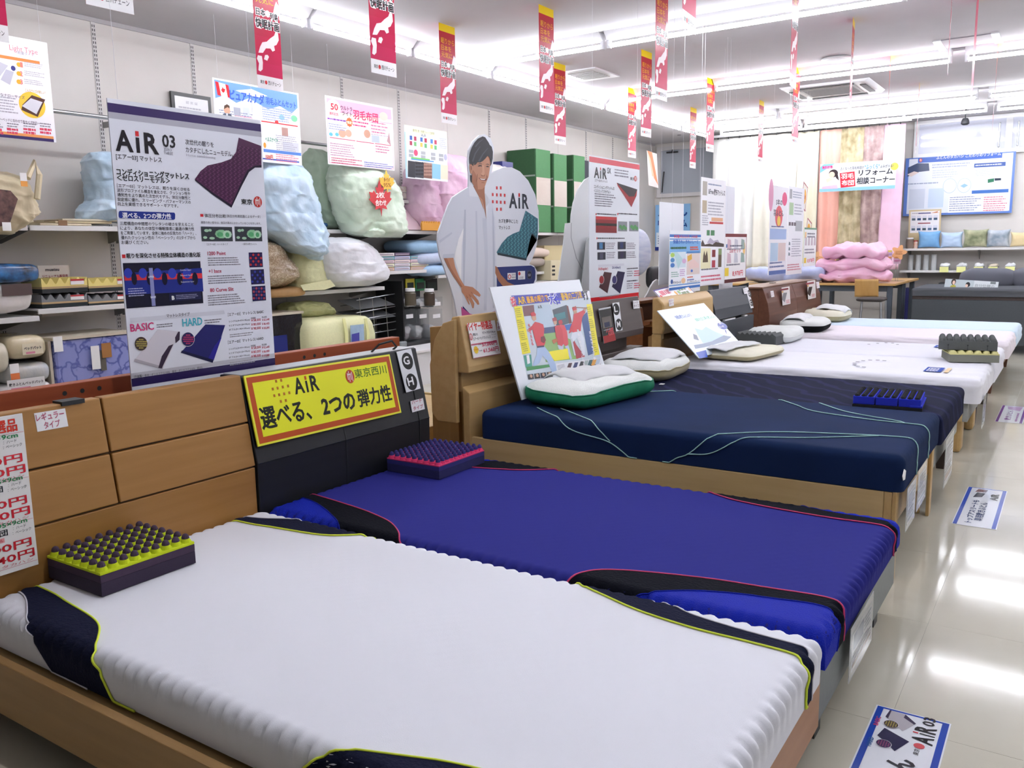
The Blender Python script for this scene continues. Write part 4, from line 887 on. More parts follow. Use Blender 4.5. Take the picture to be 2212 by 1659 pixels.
# players: pitcher, two walking, batter seen from the side
def player(parts):
    for pts, col, L in parts: PP(pts, col, L)
player([([(618, 410), (650, 398), (668, 420), (664, 445), (628, 445)], '#c42836', 5), ([(628, 440), (668, 436), (672, 470), (650, 485), (634, 470)], '#cf9d7f', 5), ([(636, 520), (660, 490), (700, 500), (735, 515), (745, 560), (740, 620), (755, 680), (742, 715), (680, 720), (655, 640), (640, 580)], '#d32f3e', 5), ([(590, 565), (640, 520), (652, 555), (606, 580)], '#d32f3e', 5), ([(585, 560), (606, 560), (604, 584), (590, 582)], '#cf9d7f', 6), ([(712, 630), (745, 620), (760, 660), (740, 688), (712, 672)], '#7a1f2a', 6), ([(680, 718), (742, 710), (790, 770), (850, 880), (862, 965), (820, 968), (780, 860), (730, 800), (700, 870), (650, 900), (640, 880), (676, 790)], '#a9c0e2', 5), ([(678, 715), (742, 707), (744, 722), (680, 730)], '#23264c', 6)])
player([([(818, 460), (848, 446), (862, 470), (858, 492), (826, 492)], '#a8323c', 5), ([(826, 485), (860, 482), (860, 512), (838, 520)], '#c89a80', 5), ([(840, 530), (880, 520), (910, 560), (925, 690), (905, 715), (870, 700), (850, 620)], '#cc303e', 5), ([(815, 660), (862, 640), (870, 668), (830, 695)], '#b8683c', 6), ([(866, 704), (925, 696), (920, 745), (880, 745)], '#c9cede', 5)])
player([([(876, 480), (905, 472), (916, 500), (905, 515), (880, 510)], '#c42836', 4), ([(885, 515), (930, 520), (955, 580), (968, 690), (950, 720), (925, 700), (905, 600)], '#d8404c', 4), ([(935, 715), (968, 705), (1000, 830), (985, 835)], '#b9c4dc', 4)])
player([([(1000, 360), (1035, 345), (1045, 378), (1010, 392)], '#c42836', 5), ([(1010, 388), (1042, 380), (1046, 410), (1020, 420)], '#c89a80', 5), ([(1015, 420), (1060, 405), (1110, 380), (1125, 400), (1095, 450), (1085, 520), (1080, 580), (1035, 605), (1000, 580), (970, 600), (985, 540), (1010, 480)], '#d42c3c', 5), ([(1100, 380), (1120, 355), (1132, 370), (1122, 400)], '#c89a80', 6), ([(1000, 590), (1080, 575), (1110, 640), (1120, 790), (1100, 800), (1065, 690), (1040, 640), (1000, 690), (985, 660)], '#dfe4f0', 5), ([(985, 655), (1002, 640), (1010, 690), (1035, 800), (1020, 800)], '#c8ccd8', 5), ([(1005, 352), (1140, 362), (1140, 369), (1006, 358)], '#8c5a3c', 6)])
PP([(555, 800), (625, 790), (635, 900), (575, 912)], '#3f9a86', 4); PP([(580, 800), (605, 795), (615, 870), (590, 880)], '#e8e8ee', 5); PP([(580, 905), (800, 880), (805, 905), (585, 940)], '#3a8c4a', 4)
PP([(850, 875), (1265, 822), (1280, 935), (865, 970)], '#e4e6ee', 3)
for x, y, cc in ((950, 885, '#4a2830'), (1005, 880, '#27356e'), (1060, 870, '#22262e'), (1100, 862, '#a9b8b8'), (1140, 856, '#2e5a62'), (1175, 850, '#e0a040'), (1210, 845, '#b9c8d8')): PP([(x + 20, y - 15), (x + 52, y - 18), (x + 34, y + 45), (x, y + 40)], cc, 4)
for i, cc in enumerate(('#2e2c34', '#3a3634', '#2b2b3c', '#4a4440')): PP([(592 + i * 58, 975 - i * 7), (642 + i * 58, 968 - i * 7), (652 + i * 58, 1015 - i * 7), (600 + i * 58, 1022 - i * 7)], cc, 4); b.ell(*c(624 + i * 57, 990 - i * 7), 3, 4, '#c8a088', 5, 10)
for i in range(3): b.ell(*c(1175 + i * 45, 912 - i * 4), 4, 7, '#26262e', 5, 10)
b.part('lettering')
T('投', 448, 356, 504, 98, '#f6eef0', .09, 5); T('投', 452, 352, 500, 90, '#e2485a', .03, 6); T('AiR', 512, 332, 585, 70, '#f7c52a', .02, 5); T('最高の眠りで', 592, 322, 795, 66, '#f7b52a', .02, 5); T('大谷', 797, 342, 911, 118, '#f2f0fa', .09, 5); T('大谷', 803, 335, 905, 105, '#3b3fd0', .03, 7); T('最強の二刀流', 910, 295, 1105, 70, '#f7c52a', .02, 5); T('打', 1108, 290, 1162, 85, '#1d2030', .03, 7); air_logo(b, *c(690, 370), c(730, 0)[0], 7)
for i in range(4): b.lines(*c(482 + i * 20, 360 + i * 105), *c(538 + i * 20, 452 + i * 105), 5, '#b8ae20', 4); b.lines(*c(1142 + i * 15, 345 + i * 112), *c(1186 + i * 15, 440 + i * 112), 5, '#b8ae20', 4)
for x, y, s in ((600, 640, '投打で支える'), (1050, 760, '最高の眠りが力になる'), (1160, 740, '遠征先でもエアー')):
    for i, ch in enumerate(s): T(ch, x + i * 6, y + (i - len(s) // 2) * 34, x + i * 6 + 20, 28, '#f2f0f6' if x > 700 else '#e0485a', .02, 6)
b.lines(*c(870, 880), *c(945, 960), 7, '#9a98a4', 4); b.lines(*c(1058, 905), *c(1165, 955), 4, '#9a98a4', 4)
b.build('advert_board', 'white board with colourful baseball newspaper advert leaning on the oak headboard', 'poster', '#e4e9f0', rough=.3)
# --- yellow sign on the black headboard
tl, tr = pt(527, 812, X=-.07), pt(842, 765, X=-.07); bl = pt(558, 965, X=-.012)
b = Board.quad(tl, tr, bl, sheet=.006); c = conv(500, 720, .27124); W_, H_ = b.w, b.h
b.part('border').rectuv(.008, .008, W_ - .008, H_ - .008, '#c4531f', 1).rectuv(.03, .03, W_ - .03, H_ - .03, '#f4f42c', 2)
b.part('lettering'); air_logo(b, *c(508, 488), c(712, 0)[0], 36, '#20221c', '#c4531f')
for (x, y) in ((354, 382), (394, 375), (327, 444), (366, 437), (407, 428), (449, 420), (340, 497), (378, 490), (418, 482), (459, 474), (392, 543), (431, 535)): b.rect(*c(x - 8, y - 11), *c(x + 8, y + 11), '#c07a1c', 3)
crest(b, *c(942, 344), 9.5, 15, '#cc4a24'); T('東京西川', 985, 362, 1245, 76, '#4d7a1e', .01)
T('選べる、', 250, 770, 660, 180, '#20241a', .02); T('2つの', 735, 655, 1005, 140, '#20241a', .02); T('弾力性', 1020, 590, 1292, 140, '#20241a', .02)
b.build('sign', 'bright yellow sign with orange border taped to the black headboard', 'sign', '#f2f036', rough=.35)
# --- letter cards and type labels
def card(name, label, cat, tl, tr, bl, texts, col='#f2f2f4', parts=None, sheet=.003, rough=.3, grp=None):
    b = Board.quad(tl, tr, bl, sheet=sheet); b.part('lettering')
    for t, x0, y0, x1, h, cc, bd in texts: b.text(t, x0, y0, x1, h, cc, bd)
    if parts: parts(b)
    return b.build(name, label, cat, col, rough=rough, group=grp)
lean_pt = lambda x, y, z: pt(x, y, X=-.02 - max(0, (z - .5)) * .21 + .002)
def circ_letters(b, items):
    for t, x, y, rx, ry in items: b.part('disc').ell(x, y, rx, ry, '#17181b', 1, 28); b.part('lettering').text(t, x - rx * .55, y + ry * .5, x + rx * .55, ry, '#f4f4f6', .025, 3)
card('letter_card', 'plastic card with circled letters G and H on the black headboard', 'sign', lean_pt(862, 759, .8), lean_pt(893, 752, .8), lean_pt(878, 848, .6), [], '#e6e8ec', lambda b: circ_letters(b, (('G', 880, 780, 12, 19), ('H', 889, 825, 12, 19))))
card('type_label', 'small white label with red script low on the black headboard', 'label', lean_pt(886, 867, .57), lean_pt(913, 860, .57), lean_pt(891, 891, .53), [('ハード', 890, 874, 912, 9, '#b8405e', .01), ('タイプ', 893, 887, 915, 9, '#b8405e', .01)])
hb = lambda x, y, z: pt(x, y, X=-.026 - (z - .5) * .155 + .002)
card('type_label', 'white label with red script on the teak headboard', 'label', hb(73, 893, .82), hb(140, 882, .82), hb(81, 933, .766), [('レギュラー', 79, 911, 141, 17, '#b8476a', .012), ('タイプ', 96, 927, 132, 16, '#b8476a', .012)])
card('type_label', 'white label with red script beside the price sign on the oak headboard', 'label', pt(1068, 697, X=-.04), pt(1091, 693, X=-.04), pt(1075, 715, X=-.04), [('ハード', 1071, 704, 1092, 8, '#b8476a', .012), ('タイプ', 1074, 712, 1094, 8, '#b8476a', .012)])
card('letter_card', 'plastic card with circled letters L and M on the chocolate headboard', 'sign', pt(1322, 655, X=-.035), pt(1336, 653, X=-.035), pt(1331, 716, X=-.01), [], '#e6e8ec', lambda b: circ_letters(b, (('L', 1331, 668, 7, 13), ('M', 1337, 701, 7, 13))))
card('type_label', 'white label with red script at the right of the chocolate headboard', 'label', pt(1365, 651, X=-.04), pt(1378, 650, X=-.04), pt(1369, 667, X=-.035), [('ハード', 1367, 657, 1378, 6, '#8a5570', .01), ('タイプ', 1369, 664, 1381, 6, '#8a5570', .01)])
card('type_label', 'white label with red script on the rounded oak headboard', 'label', pt(1443, 648, X=-.015), pt(1453, 646, X=-.015), pt(1446, 662, X=-.012), [('レギュラー', 1444, 653, 1454, 5, '#b8476a', .0), ('タイプ', 1447, 659, 1456, 5, '#b8476a', .0)])
card('type_label', 'white label with red script at the right top of the charcoal headboard', 'label', pt(1605, 623, X=-.045), pt(1613, 622, X=-.045), pt(1608, 635, X=-.03), [('ハード', 1606, 628, 1613, 4, '#8a5570', .0), ('タイプ', 1608, 633, 1614, 4, '#8a5570', .0)])
card('letter_card', 'plastic card with two circled letters on the charcoal headboard', 'sign', pt(1614, 622, X=-.05), pt(1620, 621, X=-.05), pt(1622, 666, X=.004), [], '#e6e8ec', lambda b: circ_letters(b, (('O', 1619, 634, 3.5, 8), ('C', 1623, 654, 3.5, 8))))
for x, lb in ((1664, 'white label with red script at the left of the walnut headboard'), (1762, 'white label with red script at the right of the walnut headboard')):
    y = 629 if x < 1700 else 610
    card('type_label', lb, 'label', pt(x, y, X=.0), pt(x + 6, y - 1, X=.0), pt(x + 3, y + 13, X=.012), [('タイプ', x + 1, y + 6, x + 6, 4, '#b8476a', .0), ('タイプ', x + 2, y + 11, x + 7, 4, '#b8476a', .0)])
for x, y, lb, cc in ((1686, 623, 'price card with mattress picture on the left walnut panel', '#8e8f94'), (1741, 610, 'price card with mattress picture on the right walnut panel', '#2e3038')):
    def pic(b, x=x, y=y, cc=cc):
        b.part('picture').rect(x, y, x + 17, y + 4, '#8a2a3a', 2).poly([(x + 6, y + 10), (x + 14, y + 9), (x + 9, y + 30), (x + 3, y + 24)], cc, 2).rect(x + 3, y + 6, x + 6, y + 9, '#e0a640', 2); b.part('lettering').lines(x + 12, y + 24, x + 20, y + 32, 3, '#d2465c', 3)
    card('price_card', lb, 'price card', pt(x, y, X=.008), pt(x + 17, y - 3, X=.008), pt(x + 5, y + 37, X=.024), [], '#e9e6e4', pic)
# --- price sign on the oak headboard
tl, tr = pt(1003, 700, X=-.052), pt(1063, 693, X=-.052); bl = pt(1023, 774, X=-.018)
b = Board.quad(tl, tr, bl, sheet=.003); c = conv(1000, 580, .23508); b.part('lettering')
T('バイヤー特選品', 36, 580, 275, 80, '#e23a34', .03); T('西川', 92, 622, 135, 24, '#2a2a30', .02); T('97×195×14cm', 180, 605, 300, 24, '#4a4a52'); T('エアー01 ベッドマットレス', 96, 665, 258, 30, '#2a2a30', .01); T('ベーシック', 262, 615, 305, 14, '#4a4a52'); T('ハード', 264, 640, 300, 14, '#4a4a52')
crest(b, *c(72, 628), 4, 8, '#d4777c'); b.rect(*c(70, 678), *c(312, 692), '#c96a7e', 2); T('57,000円', 178, 722, 318, 44, '#cf2a55', .02); T('61,560円', 190, 778, 334, 44, '#cf2a55', .02); T('本体価格', 140, 706, 168, 12, '#4a4a52'); T('税込価格', 150, 762, 178, 12, '#4a4a52')
b.part('badge').polyuv([(b.loc(*c(120, 748))[0] + (.022 if k % 2 else .016) * math.cos(k * math.pi / 12), b.loc(*c(120, 748))[1] + (.022 if k % 2 else .016) * math.sin(k * math.pi / 12)) for k in range(24)], '#f2d23a', 2)
b.part('lettering'); T('大特価', 98, 758, 146, 18, '#e07a2a', .01, 4); b.rect(*c(98, 800), *c(355, 802), '#d87a94', 2).rect(*c(98, 806), *c(355, 808), '#d87a94', 2); T('タカハシ', 300, 778, 345, 12, '#e2909a')
b.build('price_sign', 'white handwritten price sign with red figures on the oak headboard', 'price sign', '#f3f1f0')
# --- long price sign at the left edge of the teak headboard
b = Board.X(.004, .93, 1.178, .397, .834, sheet=.004); c = conv(0, 740, .30139); b.part('lettering')
b.rectuv(0, .386, .246, .387, '#d87a94', 2); b.textuv('バイヤー特選品', .02, .392, .21, .036, '#e2402f', .03)
for k, (y0, hd, p1, p2, col) in enumerate(((690, '97×195×9cm', '58,000円', '62,640円', '#e0303e'), (1005, '120×195×9cm', '80,000円', '86,400円', '#d92436'), (1325, '140×195×9cm', '98,000円', '105,840円', '#c81f2c'))):
    v0 = b.loc(0, c(0, y0)[1])[1]; b.textuv(hd, .09, v0 - .004, .14, .013, '#2f8a55', .02); b.textuv('AiR03敷布団', .04, v0 - .027, .135, .018, '#22242a', .03); b.textuv('：ハード', .19, v0 - .017, .035, .009, '#33343a'); b.textuv('：ベーシック', .188, v0 - .03, .05, .009, '#33343a')
    b.part('pink_label').rectuv(.03, v0 - .045, .165, v0 - .032, '#f0a0a4', 2); b.part('lettering'); b.textuv('次世代モデル', .09, v0 - .043, .072, .009, '#c02a3c', .01)
    b.textuv(p1, .03, v0 - .075, .205, .025, col, .035); b.textuv(p2, .03, v0 - .107, .21, .025, col, .035); b.textuv('タカハシ', .15, v0 - .1175, .085, .008, '#d8707e'); b.rectuv(0, v0 - .121, .246, v0 - .12, '#d87a94', 2)
b.build('price_sign', 'tall white price sign with big red yen figures at the left picture edge', 'price sign', '#f1efee')
# ---------------------------------------------------------------- wall posters hanging before the shelves
def reg(x0, y0, x1, y1, X=None, Y=None):
    """world extents (a0, a1, z0, z1) of a photograph region on the plane X= (a = y) or Y= (a = x)"""
    xm, ym = (x0 + x1) / 2, (y0 + y1) / 2; k = dict(X=X) if X is not None else dict(Y=Y); i = 1 if X is not None else 0
    return pt(x0, ym, **k)[i], pt(x1, ym, **k)[i], pt(xm, y1, **k).z, pt(xm, y0, **k).z
b = Board.X(-2.9, 2.36, 2.975, 1.956, 2.54); c = conv(0, 0, .25316)
b.part('lettering'); T('Light Type', 82, 440, 320, 60, '#e87a8c', .0); T('（軽量タイプ）', 140, 460, 300, 30, '#b0a8b4'); b.part('bar').rectuv(.1, .45, .56, .468, '#f08a4a', 2)
b.part('picture').poly([c(*p) for p in ((-80, 560), (-10, 525), (70, 560), (0, 650), (-90, 640))], '#c9cad6', 2).poly([c(*p) for p in ((50, 590), (118, 615), (85, 725), (5, 680))], '#c4c5d4', 2).ell(*c(112, 583), 5, 5.5, '#3c3f84', 3)
for y, t in ((552, '1'), (628, '2'), (698, '3')): b.part('picture').ell(*c(160, y), 5, 5, '#f2b23a', 2); b.part('lettering'); T(t, 172, y + 22, 195, 44, '#ef8a7a', .02, 4); b.lines(*c(208, y - 16), *c(378, y + 30), 3, '#b9b6c2')
b.part('lettering'); T('便利なナローサイズ', -60, 812, 208, 28, '#6a5566', .01); b.lines(*c(-60, 820), *c(150, 965), 6, '#b9b6c2')
b.part('picture').ell(*c(275, 897), 28, 28, '#f2cc4a', 2, 28).poly([c(*p) for p in ((270, 812), (385, 850), (322, 998), (182, 938), (190, 895))], '#5a3f38', 3).poly([c(*p) for p in ((262, 838), (362, 872), (310, 975), (186, 905))], '#d9d9e2', 4)
b.part('lettering'); T('こんなサイズが欲しい！', 215, 782, 385, 28, '#c9a640'); T('〜ベッドに合わせて各サイズ対応〜', 0, 1030, 335, 28, '#5c4a66', .01)
for i in range(4): b.lines(*c(-80 + i * 140, 1048), *c(30 + i * 140, 1090), 2, '#8a8894'); b.lines(*c(-80 + i * 140, 1092), *c(32 + i * 140, 1148), 2, '#e0506a', fill=.8)
b.part('bottom_bar').rectuv(0, .018, .6, .034, '#f0a060', 2).rectuv(0, .0, .6, .018, '#3b3168', 2)
b.build('poster', 'white poster with yellow circle and numbered points at the left edge', 'poster', '#f3f3fa', strings=up_strings(b), rough=.3)
b = Board.X(-2.9, 4.165, 4.985, 1.958, 2.52); c = conv(440, 0, .24412); W_, H_ = b.w, b.h
b.part('sky').rectuv(.015, .36, W_ - .015, H_ - .012, '#6f9ce0', 1).polyuv([(.015, .36), (.015, .42), (.1, .45), (.2, .41), (.32, .46), (.5, .4), (.62, .44), (.74, .4), (W_ - .015, .45), (W_ - .015, .36)], '#dfe8f6', 2).polyuv([(.2, .5), (.35, .53), (.5, .5), (.42, .48), (.3, .48)], '#e6effc', 2)
b.part('flag').poly([c(*p) for p in ((100, 718), (130, 728), (155, 850), (122, 840))], '#d8222c', 3).poly([c(*p) for p in ((130, 728), (190, 745), (212, 860), (155, 850))], '#f4f4f8', 3).poly([c(*p) for p in ((190, 745), (218, 755), (238, 868), (212, 860))], '#d8222c', 3).poly([c(*p) for p in ((165, 768), (175, 785), (190, 788), (185, 810), (176, 822), (164, 815), (152, 795), (160, 788))], '#d8222c', 4)
b.part('lettering'); T('ピュアカナダ', 232, 880, 535, 92, '#3a62c4', .02, 4); T('羽毛ふとんセット', 550, 920, 815, 62, '#3a62c4', .015, 4)
b.part('panel').rectuv(.03, .02, .45, .36, '#fbfbfe', 2).rectuv(.46, .02, W_ - .03, .35, '#f6f8fd', 2).rectuv(.03, .02, W_ - .03, .03, '#3a5ec2', 3)
b.part('picture').ell(*c(205, 975), 7, 9, '#d0a68c', 4).poly([c(*p) for p in ((178, 965), (180, 935), (205, 922), (228, 938), (228, 962), (210, 948))], '#55402f', 5).poly([c(*p) for p in ((155, 1045), (170, 1008), (205, 1000), (240, 1012), (262, 1050))], '#4e5868', 4).poly([c(*p) for p in ((195, 1003), (215, 1003), (206, 1045))], '#dfe4f0', 5)
for x, cc in ((265, '#a9aebc'), (345, '#c9d2e0'), (440, '#d8d2d8')): b.rect(*c(x, 952), *c(x + 60, 1025), cc, 4)
b.rect(*c(510, 1115), *c(640, 1185), '#dfe2ea', 3).rect(*c(690, 1130), *c(745, 1205), '#b58f86', 3); b.ell(*c(690, 1040), 6, 6, '#8ec4ea', 3).ell(*c(800, 1050), 7, 7, '#7fd0a0', 3).ell(*c(645, 1080), 4, 4, '#e24a4a', 3).ell(*c(540, 1285), 3, 6, '#e0a040', 3).rect(*c(700, 1260), *c(840, 1340), '#d2d6de', 3)
b.part('lettering'); T('ヘルスナイト', 545, 1250, 655, 40, '#3a9a7a', .015, 5); b.rect(*c(510, 1090), *c(830, 1100), '#d8323c', 3); T('1500円', 548, 1410, 612, 44, '#e2603a', .02, 5)
b.lines(*c(520, 960), *c(815, 1080), 6, '#93a3cc', 3); b.lines(*c(640, 1200), *c(830, 1340), 8, '#b0b0c0', 4); b.rect(*c(530, 1335), *c(860, 1362), '#5a8ad8', 3); b.lines(*c(640, 1368), *c(855, 1440), 4, '#e0809a', 4); b.lines(*c(275, 1030), *c(470, 1060), 2, '#e07a9a', 4); b.linesuv(.04, .315, .4, .35, 2, '#8a93ac', 4)
b.build('poster', 'blue sky quilt poster with red and white maple leaf flag', 'poster', '#f2f4fb', strings=up_strings(b), rough=.3)
b = Board.X(-2.9, 5.278, 6.117, 1.992, 2.547); W_, H_ = b.w, b.h
b.part('border').rectuv(.01, .01, W_ - .01, H_ - .01, '#f4c6d4', 1).rectuv(.018, .018, W_ - .018, H_ - .018, '#fdf6f9', 2).rectuv(.018, .41, W_ - .018, H_ - .018, '#f4a8bc', 3).polyuv([(.018, .4), (W_ - .018, .42), (W_ - .018, .45), (.018, .43)], '#fbe3c8', 4)
b.part('badge').ell(*c(1148, 955), 15, 18, '#f8eef2', 5, 24).polyuv([(b.loc(*c(1288, 1082))[0] + (.042 if k % 2 else .034) * math.cos(k * math.pi / 10), b.loc(*c(1288, 1082))[1] + (.042 if k % 2 else .034) * math.sin(k * math.pi / 10)) for k in range(20)], '#ef6a3a', 6)
b.part('lettering'); T('50', 1122, 970, 1188, 60, '#d8283c', .03, 6); T('周年記念', 1112, 1015, 1190, 28, '#d8485c', .02, 6); T('ウルトラ', 1210, 970, 1312, 38, '#5a4a66', .015, 6); T('ライト', 1222, 1018, 1312, 36, '#5a4a66', .015, 6); T('羽毛布団', 1322, 1050, 1540, 82, '#cf2f66', .03, 6); T('限定', 1268, 1095, 1308, 26, '#fff3d0', .02, 8)
b.part('picture').ell(*c(1590, 1030), 9, 9, '#e8c4b4', 6).rect(*c(1320, 1115), *c(1475, 1250), '#e9eaf2', 4).ell(*c(1445, 1185), 7, 9, '#c79a84', 5).ell(*c(1225, 1180), 8, 9, '#d8a890', 5).ell(*c(1280, 1180), 7, 8, '#dcae98', 5).rect(*c(1485, 1200), *c(1555, 1262), '#b7c4cc', 4).ell(*c(1125, 1188), 4, 4, '#6ac0d8', 5).ell(*c(1178, 1190), 4, 4, '#6ac0d8', 5).poly([c(*p) for p in ((1640, 1170), (1655, 1290), (1620, 1250))], '#b08a90', 4).rect(*c(1375, 1300), *c(1490, 1390), '#e3e6ec', 4)
for x0, x1 in ((1115, 1340), (1350, 1505), (1515, 1655)): b.rect(*c(x0, 1228 + (x0 - 1115) * .12), *c(x1, 1234 + (x0 - 1115) * .12), '#c83a66', 4)
b.part('lettering')
for a in ((1095, 1045, 1260, 1075, 1, '#8a4ab0'), (1320, 1070, 1460, 1130, 2, '#d8407a'), (1480, 1080, 1640, 1190, 4, '#c87a98'), (1105, 1095, 1260, 1155, 3, '#a0a6c4'), (1120, 1270, 1335, 1390, 6, '#c49ab0'), (1520, 1290, 1650, 1360, 3, '#c87a98'), (1130, 1400, 1400, 1460, 3, '#d0607c'), (1420, 1440, 1680, 1490, 3, '#6a78c8'), (1480, 1140, 1640, 1210, 3, '#c2b6c4')): b.lines(*c(a[0], a[1]), *c(a[2], a[3]), a[4], a[5], 5)
b.build('poster', 'pink quilt poster with big fifty in a white disc', 'poster', '#fbf4f8', strings=up_strings(b), rough=.3)
b = Board.X(-2.9, 6.275, 6.915, 1.936, 2.418)
b.part('header').rectuv(0, .42, .64, .482, '#eef2c4', 1); b.part('panel').rectuv(0, 0, .02, .42, '#a8cfe8', 1).rectuv(.03, .02, .45, .41, '#dfeaf8', 1).rectuv(.46, .02, .63, .41, '#eef2fa', 1)
b.part('lettering'); T('素材別 枕・快適フィット比較表', 1850, 1165, 2040, 26, '#6a6a4a'); T('AiR', 1922, 1208, 1968, 26, '#444a58', .01); b.lines(*c(2085, 1222), *c(2150, 1320), 6, '#a9b2c8', 3)
b.part('picture')
for i, (x, c1, c2) in enumerate(((1822, '#2f5aa8', '#b03050'), (1860, '#a8284a', '#6ab06a'), (1915, '#3565b0', '#e8b84a'), (1952, '#a82848', '#5aa868'), (2005, '#3f78c0', '#e0c050'), (2040, '#b83a58', '#60b070'))):
    b.rect(*c(x, 1200 + i * 8), *c(x + 22, 1238 + i * 8), c1, 3).rect(*c(x, 1248 + i * 8), *c(x + 22, 1285 + i * 8), c2, 3)
for x, y in ((1815, 1325), (1815, 1362), (1922, 1340), (1922, 1375), (2010, 1352), (2010, 1388), (2080, 1362), (2080, 1398)): b.rect(*c(x, y), *c(x + 40, y + 28), '#a6acb2', 3)
b.ell(*c(1876, 1352), 4.4, 7, '#d84a72', 4).ell(*c(2138, 1392), 3.6, 7, '#b4b8d0', 4).rect(*c(1835, 1398), *c(2000, 1412), '#7acb6a', 3).rect(*c(1835, 1414), *c(2035, 1424), '#4a96d8', 3)
for x0, x1, cc in ((1806, 1870, '#2c2f36'), (1870, 1945, '#3c4048'), (1945, 2020, '#7a5448'), (2020, 2095, '#8cc4e6'), (2095, 2160, '#e4dcc4')): b.poly([c(x0, 1420 + (x0 - 1806) * .12), c(x1, 1422 + (x1 - 1806) * .12), c(x1, 1570 + (x1 - 1806) * .06), c(x0, 1565 + (x0 - 1806) * .06)], cc, 4)
for i in range(5):
    for j in range(4): b.ell(*c(1880 + i * 14, 1445 + j * 32), 1.5, 3, '#15171c', 5, 8); b.ell(*c(1955 + i * 14, 1455 + j * 30), 1.5, 3, '#b08878', 5, 8)
b.build('poster', 'pale green and blue pillow comparison chart poster', 'poster', '#eaf3f8', strings=up_strings(b), rough=.3)
# framed certificate on the wall
b = Board.X(-3.62, 4.33, 4.70, 2.23, 2.53, sheet=.02)
b.part('paper').rectuv(.03, .03, .34, .27, '#f4f4f6', 1); b.part('lettering').textuv('認 定 証', .13, .22, .11, .02, '#aaa8b4'); b.linesuv(.06, .07, .31, .2, 5, '#c4c2cc')
fr = b.build('picture_frame', 'black framed white certificate above the tall mattress poster', 'picture frame', '#1b1b1d', rough=.3)
# ---------------------------------------------------------------- life-size cut-out of a man with oval advert
SX = -.5
b = Board.X(SX, 3.5, 5.0, 0, 2.0, sheet=.008); c = conv(900, 260, .30145); d = conv(940, 280, .12056)
OUT = [(300, 1500), (292, 1400), (272, 1290), (250, 1210), (205, 1075), (165, 965), (150, 870), (152, 808), (190, 705), (225, 610), (255, 552), (315, 512), (371, 478), (374, 400), (366, 300), (372, 212), (402, 150), (448, 107), (490, 99), (530, 130), (553, 190), (549, 300), (538, 380), (560, 362), (620, 337), (680, 336), (740, 366), (800, 432), (850, 532), (874, 650), (877, 780), (860, 900), (832, 985), (806, 1030), (842, 1043), (862, 1080), (861, 1142), (845, 1178), (812, 1190), (800, 1500)]
out = [b.loc(*c(*p)) for p in OUT]; out = [(out[0][0] + .02, 0)] + out + [(out[-1][0], 0)]
PC = lambda pts, col, L=2: b.poly([c(*p) for p in pts], col, L); PD = lambda pts, col, L=3: b.poly([d(*p) for p in pts], col, L)
b.part('navy_base'); PC([(563, 1052), (820, 1040), (845, 1055), (852, 1085), (850, 1138), (836, 1172), (560, 1200), (560, 1420), (330, 1420), (330, 1300), (560, 1200)], '#1f2f72', 1); PC([(556, 1195), (700, 1190), (690, 1500), (575, 1500)], '#141a30', 1)
b.part('advert')
for (x, y) in ((574, 484), (602, 484), (545, 532), (574, 534), (602, 535), (630, 537), (545, 583), (574, 585), (602, 587), (630, 588), (575, 637), (603, 637)): b.rect(*c(x - 6, y - 11), *c(x + 6, y + 11), '#d2323a', 2)
air_logo(b, *c(662, 628), c(803, 0)[0], 33, '#2a2e3a', '#d2323a'); T('カズを夢中にした', 586, 735, 725, 30, '#3a3e4a', .008); T('マットレス', 588, 782, 668, 28, '#3a3e4a', .008)
PC([(780, 646), (868, 705), (868, 810), (860, 860), (822, 815), (800, 905), (785, 1003), (580, 962), (572, 945), (610, 880), (650, 835), (690, 812), (735, 795), (757, 720)], '#3e7484', 2); PC([(580, 948), (785, 990), (800, 905), (822, 815), (860, 860), (862, 845), (826, 808), (806, 870), (785, 1004), (580, 964)], '#22323c', 3)
PAD = ((780, 655), (862, 710), (862, 835), (824, 802), (795, 900), (780, 985), (588, 945), (618, 882), (655, 840), (692, 816), (738, 800), (760, 724))
for i in range(26):
    for j in range(26):
        x, y = 575 + i * 12 + (j % 2) * 6, 640 + j * 14 + i * 1.5
        if inside(PAD, x, y): b.ell(*c(x, y), 1.5, 1.3, '#5fa0a8' if (i + j) % 2 else '#2b5664', 4, 6)
b.rect(*c(650, 1093), *c(709, 1140), '#f0f0f4', 3); b.rect(*c(725, 1080), *c(776, 1140), '#f0f0f4', 3); b.rect(*c(790, 1075), *c(825, 1138), '#3a4266', 3); b.ell(*c(664, 1120), 3.6, 5, '#d0484e', 4).ell(*c(664, 1120), 2.2, 3.2, '#f0f0f4', 5).ell(*c(735, 1098), 2.4, 4, '#d0323a', 4).ell(*c(807, 1108), 4.4, 8, '#141829', 4)
T('GOOD', 680, 1112, 706, 12, '#6a6a78', .02, 5); T('DESIGN', 680, 1132, 706, 12, '#6a6a78', .02, 5); b.lines(*c(730, 1118), *c(772, 1136), 2, '#8a8a98', 5); b.lines(*c(797, 1098), *c(818, 1118), 2, '#c9cbd8', 5)
SK, SK2, SK3 = '#c1896c', '#a87054', '#8e5a44'
b.part('shirt')
PC([(372, 478), (420, 545), (450, 545), (500, 700), (520, 560), (545, 600), (560, 700), (572, 1050), (575, 1360), (520, 1380), (440, 1400), (380, 1385), (330, 1330), (318, 1150), (322, 900), (280, 900), (268, 985), (188, 988), (160, 930), (152, 860), (155, 815), (195, 705), (230, 612), (258, 556), (318, 516)], '#d6dae6', 2)
